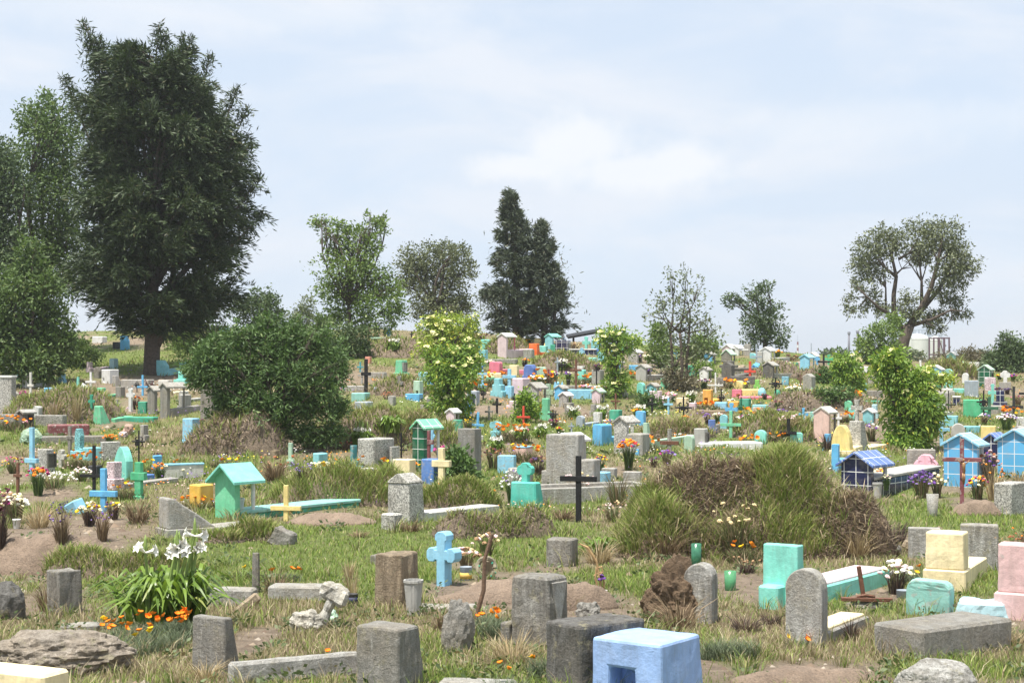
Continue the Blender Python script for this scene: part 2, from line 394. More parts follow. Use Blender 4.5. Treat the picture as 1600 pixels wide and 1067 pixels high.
        if rough > 0:
            bm.normal_update(); o = Vector((random.random() * 50, random.random() * 50, 0))
            for v in bm.verts:
                p = v.co * freq + o
                v.co += v.normal * (mnoise.fractal(p, 0.8, 2.1, 4) * rough) if cuts else Vector(mnoise.noise_vector(p)) * rough
        uv = bm.loops.layers.uv.new('UVMap')
        for f in bm.faces:
            n = f.normal
            if abs(n.z) > 0.98: t = Vector((1, 0, 0))
            else: t = Vector((n.y, -n.x, 0)).normalized()
            if t.x + t.y * 0.5 < 0: t = -t
            w = n.cross(t)
            for l in f.loops: l[uv].uv = (l.vert.co.dot(t), l.vert.co.dot(w))
            f.smooth = smooth
        bm.to_mesh(me); bm.free()
        return link_mesh(name, me, mat, parent)
# ---------------------------------------------------------------- ground cover fields
def patch(px, py, rx, ry):
    c = at(px, py); a = at(px, py - ry); b = at(px, py + ry)
    return (c.x, c.y, max(0.2, rx * c.y / F), max(0.2, (a.y - b.y) / 2))
BARE = [patch(*p) for p in ((90, 850, 150, 46), (850, 930, 150, 22), (720, 925, 70, 18), (905, 965, 90, 16), (1165, 915, 60, 28), (1260, 1052, 110, 24), (500, 800, 90, 12),
    (1530, 795, 46, 12), (395, 1000, 34, 20), (1355, 930, 60, 16), (230, 600, 120, 22), (420, 700, 110, 16), (760, 640, 50, 8), (1290, 632, 80, 8), (690, 690, 40, 6),
    (1590, 860, 40, 14), (610, 1050, 60, 14), (880, 1055, 60, 14), (1110, 1045, 30, 24), (60, 780, 60, 14), (200, 640, 50, 8), (1400, 680, 30, 8))]
LUSH = [patch(*p) for p in ((520, 845, 190, 34), (1480, 815, 110, 16), (520, 770, 120, 34), (700, 775, 80, 20), (330, 805, 60, 22), (860, 850, 70, 22), (620, 640, 60, 14), (960, 612, 70, 14),
    (1000, 905, 80, 26), (1240, 735, 60, 30), (300, 880, 120, 14), (150, 560, 160, 20), (1500, 655, 60, 10), (720, 1010, 60, 20), (1360, 700, 40, 14), (1500, 1040, 120, 16), (870, 790, 80, 20))]
DRY = [patch(*p) for p in ((60, 915, 80, 30), (160, 1045, 90, 26), (320, 1050, 90, 24), (790, 1035, 70, 30), (450, 935, 70, 26), (700, 965, 70, 24), (1170, 985, 60, 24), (1250, 880, 150, 26),
    (1030, 855, 80, 30), (1290, 1005, 110, 16), (1560, 1015, 60, 20), (600, 600, 80, 20), (1060, 665, 90, 12), (860, 655, 60, 8), (1180, 600, 60, 10), (450, 740, 60, 12), (1280, 800, 110, 40), (960, 720, 60, 14))]
def mask(P, X, Y, soft=0.55):
    m = np.zeros_like(X); w = 1.15 * (fbm(X * 1.7, Y * 1.7, 21, 5) - 0.5)
    for (cx, cy, rx, ry) in P:
        r = np.sqrt(((X - cx) / rx) ** 2 + ((Y - cy) / ry) ** 2) + w
        m = np.maximum(m, np.clip((1 + soft / 2 - r) / soft, 0, 1))
    return m
def bareness(X, Y):
    n = fbm(X / 1.7, Y / 2.2, 31, 4)
    return np.clip(np.maximum(mask(BARE, X, Y), np.clip((n - 0.60) / 0.08, 0, 1) * 0.85) - mask(LUSH, X, Y) * 0.8, 0, 1)
def dryness(X, Y):
    n = fbm(X / 2.6, Y / 3.4, 41, 4)
    return np.clip(np.clip((n - 0.42) / 0.16, 0, 1) * 0.95 + mask(DRY, X, Y, 0.9) * 0.7 - mask(LUSH, X, Y, 0.9) * 0.75, 0, 1)

# ---------------------------------------------------------------- the ground: one sheet to the horizon
def build_ground():
    us = np.concatenate([np.linspace(-6000, -700, 40), np.arange(-690, 2300, 8.0), np.linspace(2310, 7600, 40)])
    ys = np.concatenate([np.geomspace(1.2, 6, 12)[:-1], np.geomspace(6, 140, 460), np.geomspace(145, 2000, 36)])
    U, Y = np.meshgrid(us, ys); X = (U - 800) / F * Y
    Z = terr(X, Y); nc = len(us); nr = len(ys)
    V = np.stack([X.ravel(), Y.ravel(), Z.ravel()], 1)
    i = (np.arange(nr - 1)[:, None] * nc + np.arange(nc - 1)[None]).ravel()
    Fq = np.stack([i, i + 1, i + nc + 1, i + nc], 1)
    b = bareness(X, Y).ravel(); d = dryness(X, Y).ravel()
    o = raw_mesh('ground', V, Fq, np.full(len(Fq), 4), ground_mat(), col=np.stack([b, d, np.zeros_like(b)], 1), smooth=True)
    tag(o, kind='structure')
def ground_mat():
    m, N, L = _mat('ground_cover')
    b = N['Principled BSDF']; b.inputs['Roughness'].default_value = 1.0
    tc = N.new('ShaderNodeTexCoord'); v = tc.outputs['Object']
    a = N.new('ShaderNodeAttribute'); a.attribute_name = 'Col'; sp = N.new('ShaderNodeSeparateColor'); L.new(a.outputs['Color'], sp.inputs[0])
    soil = _ramp(N, L, _noise(N, L, v, 7, 8, 0.7), [(0.3, (0.155, 0.115, 0.08)), (0.5, (0.25, 0.19, 0.135)), (0.72, (0.36, 0.285, 0.21))])
    green = _ramp(N, L, _noise(N, L, v, 5, 8, 0.75), [(0.3, (0.09, 0.12, 0.026)), (0.55, (0.16, 0.20, 0.045)), (0.75, (0.24, 0.245, 0.085))])
    straw = _ramp(N, L, _noise(N, L, v, 9, 8, 0.75), [(0.3, (0.13, 0.10, 0.055)), (0.55, (0.25, 0.20, 0.11)), (0.75, (0.37, 0.30, 0.17))])
    x = _mix(N, L, sp.outputs[1], green, straw); x = _mix(N, L, sp.outputs[0], x, soil)
    g = _ramp(N, L, _noise(N, L, v, 45, 6, 0.8), [(0.3, (0.55, 0.55, 0.55)), (0.52, (1, 1, 1)), (0.75, (1.45, 1.42, 1.35))])
    L.new(_mix(N, L, 0.85, x, g, 'MULTIPLY'), b.inputs['Base Color'])
    _bump(N, L, _noise(N, L, v, 22, 9, 0.75), b, 0.9, 0.08)
    return m
build_ground()

# ---------------------------------------------------------------- grass blades
def blade_arrays(P, h, w, lean, az, col, tipk=1.15):
    """five-vertex blades: P base points, heights h, widths w, sideways reach lean towards azimuth az"""
    n = len(P); fa = RNG.uniform(0, 2 * np.pi, n)
    wx = np.cos(fa) * w / 2; wy = np.sin(fa) * w / 2; lx = np.cos(az) * lean; ly = np.sin(az) * lean
    V = np.empty((n, 5, 3), np.float32)
    V[:, 0] = P + np.stack([-wx, -wy, np.zeros(n)], 1); V[:, 1] = P + np.stack([wx, wy, np.zeros(n)], 1)
    mid = P + np.stack([lx * 0.32, ly * 0.32, h * 0.62], 1)
    V[:, 2] = mid + np.stack([wx * .8, wy * .8, np.zeros(n)], 1); V[:, 3] = mid - np.stack([wx * .8, wy * .8, np.zeros(n)], 1)
    V[:, 4] = P + np.stack([lx, ly, h], 1)
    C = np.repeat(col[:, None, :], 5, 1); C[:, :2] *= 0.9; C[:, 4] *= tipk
    i = np.arange(n) * 5
    loops = np.stack([i, i + 1, i + 2, i + 3, i + 3, i + 2, i + 4], 1); sizes = np.tile([4, 3], n)
    return V.reshape(-1, 3), loops, sizes, np.clip(C.reshape(-1, 3), 0, 1)
G_GREEN = np.array([(0.13, 0.21, 0.026), (0.195, 0.285, 0.042), (0.265, 0.335, 0.066), (0.165, 0.235, 0.048), (0.30, 0.31, 0.095)])
G_DRY = np.array([(0.42, 0.345, 0.205), (0.32, 0.25, 0.15), (0.52, 0.445, 0.285), (0.23, 0.17, 0.105), (0.31, 0.29, 0.14)])
def pick(pal, n):
    c = pal[RNG.integers(0, len(pal), n)]; return c * RNG.uniform(0.8, 1.2, (n, 1))
def scatter(n, r0=512, r1=1120, u0=-420, u1=2020):
    row = r0 + (r1 - r0) * RNG.random(n) ** 0.9
    Y = np.interp(-row, -P_ROW, P_Y); u = RNG.uniform(u0, u1, n); Y = Y * RNG.uniform(0.97, 1.03, n)
    X = (u - 800) / F * Y
    return X, Y
def turf():
    n = 420000; X, Y = scatter(n)
    b = bareness(X, Y); d = dryness(X, Y)
    tall = np.clip((fbm(X / 1.1, Y / 1.1, 51, 3) - 0.46) / 0.16, 0, 1)
    k = (RNG.random(n) > b * 0.93); X, Y, b, d, tall = X[k], Y[k], b[k], d[k], tall[k]; n = len(X)
    isdry = RNG.random(n) < (0.08 + 0.68 * d)
    col = np.where(isdry[:, None], pick(G_DRY, n), pick(G_GREEN, n))
    h = (0.03 + 0.045 * RNG.random(n)) * (1 + 1.4 * tall * RNG.random(n)) * (1 - 0.5 * b) * np.clip(Y / 26, 0.9, 1.15)
    w = np.maximum(0.006, 0.00052 * Y) * RNG.uniform(0.7, 1.3, n)
    P = np.stack([X, Y, terr(X, Y) - 0.01], 1)
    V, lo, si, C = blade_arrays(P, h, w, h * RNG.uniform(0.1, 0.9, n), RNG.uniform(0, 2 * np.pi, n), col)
    tag(raw_mesh('turf_grass', V, lo, si, attrmat('grass_blade', 0.25), col=C), kind='stuff')
def tussocks():
    """taller wild grass in tufts, green and straw coloured"""
    nt = 4600; X, Y = scatter(nt, 516, 1100)
    b = bareness(X, Y); d = dryness(X, Y); tl = fbm(X / 1.5, Y / 1.8, 61, 3)
    lush = mask(LUSH, X, Y)
    near_lawn = mask([patch(520, 850, 170, 34), patch(1480, 818, 90, 12)], X, Y)
    k = (RNG.random(nt) > b) & (RNG.random(nt) < np.clip((tl - 0.36) / 0.22, 0.08, 1)) & (RNG.random(nt) > near_lawn * 0.85)
    k &= RNG.random(nt) < np.clip(1.5 - Y / 38, .28, 1)
    X, Y, d = X[k], Y[k], d[k]; m = len(X); q = 34
    cx = np.repeat(X, q); cy = np.repeat(Y, q); dd = np.repeat(d, q); hh = np.repeat(RNG.uniform(0.07, 0.22, m) * np.clip(1.45 - Y / 60, 0.55, 1.0), q); n = m * q
    tuftdry = np.repeat(RNG.random(m) < (0.12 + 0.7 * d), q)
    az = RNG.uniform(0, 2 * np.pi, n); rr = np.abs(RNG.normal(0, 0.07, n)) * np.clip(cy / 22, 0.9, 2.2)
    x = cx + np.cos(az) * rr; y = cy + np.sin(az) * rr
    isdry = np.where(tuftdry, RNG.random(n) < 0.85, RNG.random(n) < 0.22)
    col = np.where(isdry[:, None], pick(G_DRY, n), pick(G_GREEN, n))
    h = hh * RNG.uniform(0.5, 1.1, n); w = np.maximum(0.006, 0.00045 * cy) * RNG.uniform(0.7, 1.3, n)
    P = np.stack([x, y, terr(x, y) - 0.01], 1)
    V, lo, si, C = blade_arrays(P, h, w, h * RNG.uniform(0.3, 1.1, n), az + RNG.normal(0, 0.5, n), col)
    tag(raw_mesh('wild_grass', V, lo, si, attrmat('grass_blade', 0.25), col=C), kind='stuff')
def litter():
    """clods, pebbles and scraps of dead stem on the bare earth"""
    n = 9000; X, Y = scatter(n, 530, 1100); b = bareness(X, Y)
    k = RNG.random(n) < (0.10 + b * 0.9); X, Y = X[k], Y[k]; n = len(X)
    r = (0.008 + 0.045 * RNG.random(n) ** 4) * np.clip(Y / 16, 0.8, 3)
    base = np.array([(1, 0, 0), (-.5, .87, 0), (-.5, -.87, 0), (0.1, 0, 1.0)], float)
    a = RNG.uniform(0, 6.28, n); ca, sa = np.cos(a), np.sin(a); z = terr(X, Y) - 0.003
    V = np.empty((n, 4, 3)); sx = r * RNG.uniform(0.7, 1.6, n)
    for j in range(4):
        bx, by, bz = base[j] ; V[:, j, 0] = X + (bx * ca - by * sa) * sx; V[:, j, 1] = Y + (bx * sa + by * ca) * r; V[:, j, 2] = z + bz * r * 0.8
    i = np.arange(n) * 4; lo = np.stack([i, i + 1, i + 3, i + 1, i + 2, i + 3, i + 2, i, i + 3], 1)
    c = pick(np.array([(0.17, 0.12, 0.08), (0.26, 0.20, 0.14), (0.33, 0.28, 0.22), (0.11, 0.075, 0.05)]), n)
    tag(raw_mesh('earth_clods', V.reshape(-1, 3), lo, np.full(n * 3, 3), attrmat('clod', 0.0), col=np.repeat(c, 4, 0)), kind='stuff')
def weeds():
    """low broad leaved weeds creeping through the grass"""
    nt = 2600; X, Y = scatter(nt, 530, 1110); k = (fbm(X / 1.3, Y / 1.3, 71, 3) > 0.5) & (RNG.random(nt) > bareness(X, Y) * .7) & (RNG.random(nt) > mask(LUSH, X, Y) * .7); X, Y = X[k], Y[k]; q = 14
    cx = np.repeat(X, q); cy = np.repeat(Y, q); n = len(cx); a = RNG.uniform(0, 6.283, n); r = np.abs(RNG.normal(0, .09, n)) * np.clip(cy / 20, .8, 2)
    x = cx + np.cos(a) * r; y = cy + np.sin(a) * r; P = np.stack([x, y, terr(x, y) + RNG.uniform(.0, .09, n)], 1)
    D = np.stack([np.cos(a), np.sin(a), RNG.uniform(.1, .9, n)], 1); ln = RNG.uniform(.03, .075, n) * np.clip(cy / 18, .9, 2.2)
    V, Q = leaf_arrays(P, D, ln, ln * .5, .6)
    tag(raw_mesh('low_weeds', V, Q, np.full(len(Q), 4), leafmat('weed_leaf', (0.06, 0.10, 0.03), (0.15, 0.19, 0.08), (0.26, 0.20, 0.11), .25)), kind='stuff')
turf(); tussocks(); litter()

# ---------------------------------------------------------------- heaps and earth mounds
def lobes_fn(lobes):
    """lobes: (x, y, rx, ry, h) in metres about the heap's base"""
    def fn(x, y):
        z = np.zeros_like(x)
        for (cx, cy, rx, ry, h) in lobes:
            r2 = ((x - cx) / rx) ** 2 + ((y - cy) / ry) ** 2
            z = np.maximum(z, h * np.clip(1 - r2, 0, 1) ** 0.85)
        return z
    return fn
HEAPS = []
def at_top(px, py):
    """ground point seen at a photo pixel, on top of a heap where one stands there"""
    g = at(px, py); X = (px - 800) / F * _YS; zr = EYE - (py - HZ) / F * _YS
    for (p, fn, x0, x1, y0, y1) in HEAPS:
        lx, ly = X - p.x, _YS - p.y; m = (lx > x0) & (lx < x1) & (ly > y0) & (ly < y1) & (_YS < g.y)
        if not m.any(): continue
        hz = fn(lx[m], ly[m]); k = np.nonzero((hz > .05) & (terr(X[m], _YS[m]) + hz >= zr[m]))[0]
        if len(k): i = int(k[0]); return Vector((float(X[m][i]), float(_YS[m][i]), float(zr[m][i])))
    return g
D_BROWN = np.array([(0.20, 0.145, 0.10), (0.34, 0.265, 0.185), (0.11, 0.08, 0.058), (0.52, 0.435, 0.31), (0.28, 0.215, 0.145), (0.43, 0.35, 0.235), (0.17, 0.125, 0.09)])
D_TAN = np.array([(0.36, 0.29, 0.17), (0.27, 0.20, 0.115), (0.20, 0.14, 0.085), (0.43, 0.36, 0.23)])
def heap(px, by, lobes, label, name='debris_heap', cat='heap', lump=0.10, grass=(0, None), bladeh=0.2, col=(0.20, 0.155, 0.112), greenfn=None, group=None, res=70, stalks=0):
    """an earth or dead-weed heap; lobes in photo pixels (dx, width, height, depth offset) about its base"""
    p = at(px, by); s = p.y / F
    L = [(dx * s, dy + w * s * 0.5 * dep, w * s / 2, w * s / 2 * dep, h * s) for (dx, w, h, dy, dep) in lobes]
    fn0 = lobes_fn(L); sd = random.random() * 90
    x0 = min(l[0] - l[2] for l in L); x1 = max(l[0] + l[2] for l in L); y0 = min(l[1] - l[3] for l in L); y1 = max(l[1] + l[3] for l in L)
    def fn(x, y):
        z = fn0(x, y); e = np.clip(z / (0.12 + 0.5 * lump), 0, 1)
        return z + e * lump * 2.6 * (fbm(x * 2.6 + sd, y * 2.6, 7, 4) - 0.45) + e * lump * 1.2 * (fbm(x * 5.5 + sd, y * 5.5, 17, 3) - 0.5) + e * lump * 0.9 * (fbm(x * 11 + sd, y * 11, 9, 3) - 0.5)
    HEAPS.append((p, fn, x0, x1, y0, y1)); nx = int(res * 1.3); ny = res
    gx, gy = np.meshgrid(np.linspace(x0 - .05, x1 + .05, nx), np.linspace(y0 - .05, y1 + .05, ny))
    rise = terr(gx + p.x, gy + p.y) - p.z
    hz = fn(gx, gy); Z = np.where(hz < 0.012, -0.12, hz) + rise
    V = np.stack([gx.ravel(), gy.ravel(), Z.ravel()], 1)
    i = (np.arange(ny - 1)[:, None] * nx + np.arange(nx - 1)[None]).ravel()
    Q = np.stack([i, i + 1, i + nx + 1, i + nx], 1)
    keep = (hz.ravel()[Q].max(1) > 0.012); Q = Q[keep]
    m = soil_mat(f'heap_earth_{col[0]:.2f}_{col[1]:.2f}', col)
    if grass[0] == 0:
        return _one(name, V, Q, m, p, label, cat, group)
    root = empty(name, p, 0, label, cat, group)
    raw_mesh('earth', V, Q, np.full(len(Q), 4), m, root, smooth=True)
    n = grass[0]; pal = grass[1] if grass[1] is not None else D_BROWN
    x = RNG.uniform(x0, x1, n * 2); y = RNG.uniform(y0, y1, n * 2); z = fn(x, y); k = np.nonzero((z > 0.03) & (RNG.random(n * 2) < np.clip((fbm(x * 2.2 + sd, y * 2.2, 33, 3) - .34) / .12, .45, 1)))[0][:n]; x, y, z = x[k], y[k], z[k]; n = len(x)
    e = 0.05; gxx = (fn(x + e, y) - fn(x - e, y)) / (2 * e); gyy = (fn(x, y + e) - fn(x, y - e)) / (2 * e)
    az = np.arctan2(-gyy, -gxx) + RNG.normal(0, 1.5, n); steep = np.clip(np.hypot(gxx, gyy), 0, 1.5)
    g = greenfn(x / max(x1, 1e-6), z, fbm(x * 1.5 + sd, y * 1.5, 3, 3)) if greenfn else np.full(n, 0.15)
    isg = RNG.random(n) < g
    c = np.where(isg[:, None], pick(np.array([(0.15, 0.22, 0.035), (0.22, 0.29, 0.055), (0.30, 0.33, 0.09), (0.36, 0.33, 0.14)]), n), pick(pal, n))
    ll = bladeh * RNG.uniform(0.25, 1.3, n) * (0.45 + 1.1 * fbm(x * 3.1 + sd, y * 3.1, 23, 3)); h = ll * np.where(isg, 0.85, np.clip(0.42 - 0.3 * steep + RNG.normal(0, .28, n), -0.15, 1.0)); lean = ll * np.where(isg, 0.5, 0.85)
    w = max(0.007, 0.00052 * p.y) * RNG.uniform(0.5, 1.7, n)
    P = np.stack([x, y, z + terr(x + p.x, y + p.y) - p.z - 0.01], 1)
    Vb, lo, si, C = blade_arrays(P, h, w, lean, az, c)
    if stalks:
        mbs = MB()
        for k in range(stalks):
            i = RNG.integers(0, n); b = Vector(P[i]); a = az[i] + random.gauss(0, 1); L = random.uniform(.12, .42); r = random.uniform(.003, .007)
            mbs.tube([b, b + Vector((math.cos(a) * L * .4, math.sin(a) * L * .4, L * random.uniform(.0, .35))), b + Vector((math.cos(a) * L * .8, math.sin(a) * L * .8, -L * random.uniform(0, .5)))], [r, r * .9, r * .5], 4)
        tag(mbs.build('loose_stalks', plain('pale_stalk', (.34, .26, .165), var=.5, bump=0), root), kind='stuff')
    raw_mesh('dead_grass' if not greenfn else 'grass_cover', Vb, lo, si, attrmat('grass_blade', 0.25), root, col=C)
    return root
def _one(name, V, Q, m, p, label, cat, group):
    o = raw_mesh(name, V, Q, np.full(len(Q), 4), m, smooth=True); o.location = p
    return tag(o, label, cat, group)

# ---------------------------------------------------------------- foliage
def leaf_arrays(P, D, ln, wd, up=0.35):
    """diamond leaves at P pointing along D"""
    n = len(P)
    D = D / np.maximum(np.linalg.norm(D, axis=1, keepdims=True), 1e-6)
    q = RNG.normal(0, 1, (n, 3)); q[:, 2] *= (1 - up)
    S = np.cross(D, q); S /= np.maximum(np.linalg.norm(S, axis=1, keepdims=True), 1e-6)
    ln = np.broadcast_to(np.asarray(ln, float), (n,))[:, None]; wd = np.broadcast_to(np.asarray(wd, float), (n,))[:, None]
    V = np.stack([P, P + D * ln * .45 + S * wd / 2, P + D * ln, P + D * ln * .45 - S * wd / 2], 1)
    return V.reshape(-1, 3), np.arange(n * 4).reshape(n, 4)
def foliage(name, clumps, n, leaf, mat, parent, twig=16, droop=0.0, spread=0.16, shell=2.0, gap=0.5, up=0.35):
    """clumps: (x, y, z, rx, ry, rz) in metres; leaves sit on twigs through each clump's volume"""
    C = np.array(clumps, float); wgt = (C[:, 3] * C[:, 4] * C[:, 5]) ** (2 / 3); wgt /= wgt.sum()
    nt = max(4, n // twig); ci = RNG.choice(len(C), nt, p=wgt)
    d = RNG.normal(0, 1, (nt, 3)); d /= np.linalg.norm(d, axis=1, keepdims=True)
    r = RNG.random(nt) ** (1 / shell)
    lump = fbm(d[:, 0] * 2.3 + ci * 3.7 + 9, d[:, 2] * 2.3 + d[:, 1] * 1.9 + ci, 13, 3)
    r = r * (1 + gap * 1.5 * (lump - 0.5))
    T = C[ci, :3] + d * r[:, None] * C[ci, 3:]
    size = C[ci, 3:].mean(1)
    P = np.repeat(T, twig, 0) + RNG.normal(0, 1, (nt * twig, 3)) * np.repeat(np.clip(size * spread, leaf[0] * .6, 0.6), twig)[:, None]
    D = RNG.normal(0, 0.7, (nt * twig, 3)) + np.repeat(d, twig, 0) * 0.8; D[:, 2] -= droop
    ln = leaf[0] * RNG.uniform(0.6, 1.25, nt * twig); V, Q = leaf_arrays(P, D, ln, ln * leaf[1], up)
    return raw_mesh(name, V, Q, np.full(len(Q), 4), mat, parent)
BARK = plain('bark', (0.085, 0.066, 0.052), 0.95, var=0.4, scale=14, bump=0.8)
BARKG = plain('pale_bark', (0.17, 0.15, 0.125), 0.95, var=0.35, scale=14, bump=0.8)
def px_clumps(px, by, s, L, dep=0.8, jit=0.25):
    out = []
    for c in L:
        cx, cy, rx, ry = c[:4]; yo = c[4] if len(c) > 4 else random.uniform(-jit, jit) * rx * s * 2
        out.append(((cx - px) * s, yo, (by - cy) * s, rx * s, (rx + ry) / 2 * s * dep, ry * s))
    return out
def limb_path(a, b, bend=0.12, n=5):
    a, b = Vector(a), Vector(b); L = (b - a).length
    o = Vector((random.uniform(-1, 1), random.uniform(-1, 1), random.uniform(-.2, .6))) * L * bend
    return [a.lerp(b, t / n) + o * math.sin(math.pi * t / n) for t in range(n + 1)]
def tree(name, px, by, L, label, leaf=(0.14, 0.5), n=9000, mat=None, trunk=(0.12, 0.45), lean=0.0, bark=None, cat='tree', group=None, Y=None, flowers=None, droop=0.0, stems=1, shoots=0, twig=16, spread=0.16, gap=0.5, shell=2.0, dep=0.8, up=0.35, extra=0):
    """trunk[0] radius in metres, trunk[1] height (fraction of the crown's) where limbs begin"""
    p = at(px, by)
    if Y: p = Vector(((px - 800) / F * Y, Y, float(terr((px - 800) / F * Y, Y))))
    s = p.y / F; by2 = HZ + (EYE - p.z) / s
    root = empty(name, p, 0, label, cat, group)
    cl = px_clumps(px, by2, s, L, dep)
    for _ in range(shoots):            # slender new shoots standing out of the outline
        c = random.choice(cl[:max(3, len(cl) * 2 // 3)]); a = random.uniform(.3, 2.84)
        cl.append((c[0] + math.cos(a) * c[3] * 1.0, c[1] - random.uniform(0, .5) * c[4], c[2] + math.sin(a) * c[5] * 1.1, c[3] * random.uniform(.1, .24), c[4] * .2, c[5] * random.uniform(.35, .75)))
    top = max(c[2] for c in cl[:len(L)]); mb = MB()
    for k in range(stems):
        ox = (k - (stems - 1) / 2) * trunk[0] * 3 if stems > 1 else 0
        fork = Vector((lean * s + ox * 2, 0, top * trunk[1]))
        r = trunk[0]
        pp = limb_path((ox, 0, -0.2), fork, 0.05)
        mb.tube(pp, [r * (1.35 - 0.55 * i / 5) if i else r * 1.7 for i in range(6)], 9)
        for c in cl[k::stems]:
            e = Vector((c[0], c[1], c[2] + c[5] * 0.35)); st = fork if e.z > fork.z * 0.9 else Vector((ox, 0, max(0.05, e.z * 0.5)))
            pth = limb_path(st, e, 0.14); mb.tube(pth, [r * (0.62 - 0.11 * i) for i in range(6)], 6)
            for _ in range(3 + extra):
                d = Vector((random.gauss(0, 1), random.gauss(0, 1), random.gauss(0.2, 1))).normalized()
                tip = Vector((c[0] + d.x * c[3] * .85, c[1] + d.y * c[4] * .85, c[2] + d.z * c[5] * .85))
                mb.tube(limb_path(pth[3], tip, 0.12, 4), [r * .26, r * .2, r * .15, r * .1, r * .05], 5)
    mb.build('trunk', bark or BARK, root, smooth=True)
    foliage('crown', cl, n, leaf, mat, root, twig=twig, droop=droop, spread=spread, gap=gap, shell=shell, up=up)
    if flowers: umbels(root, cl, flowers, s)
    return root
UMB = plain('cream_flower', lin('dcd89a'), 0.8, var=0.15, bump=0)
def umbels(root, cl, num, s):
    """flat cream flower heads on top of an elder's shoots"""
    for k in range(num):
        c = random.choice(cl); a = random.uniform(0, 6.28); t = math.sqrt(random.random())
        e = 0.35 + 0.6 * random.random()
        x = c[0] + math.cos(a) * t * c[3] * .95; y = c[1] - abs(math.sin(a)) * t * c[4] * .95; z = c[2] + c[5] * math.sqrt(max(0.05, 1 - t * t)) * 0.98
        r = random.uniform(0.05, 0.11); mb = MB(); tilt = Vector((random.gauss(0, .3), -0.35 + random.gauss(0, .2), 1)).normalized()
        ux = tilt.orthogonal().normalized(); uy = tilt.cross(ux); cc = Vector((x, y, z))
        rings, seg = 3, 9; vs = [cc + tilt * r * .3]; fs = []
        for i in range(1, rings + 1):
            for q in range(seg):
                aa = q / seg * 6.283 + i * .3; rr = r * i / rings * random.uniform(.8, 1.15)
                vs.append(cc + ux * math.cos(aa) * rr + uy * math.sin(aa) * rr + tilt * (r * .3 * (1 - (i / rings) ** 2) + random.uniform(-.03, .03)))
        for q in range(seg):
            fs.append((0, 1 + q, 1 + (q + 1) % seg))
            for i in range(rings - 1):
                o = 1 + i * seg; fs.append((o + q, o + seg + q, o + seg + (q + 1) % seg, o + (q + 1) % seg))
        mb.add(vs, fs)
        mb.build('flower_cluster', UMB, root)
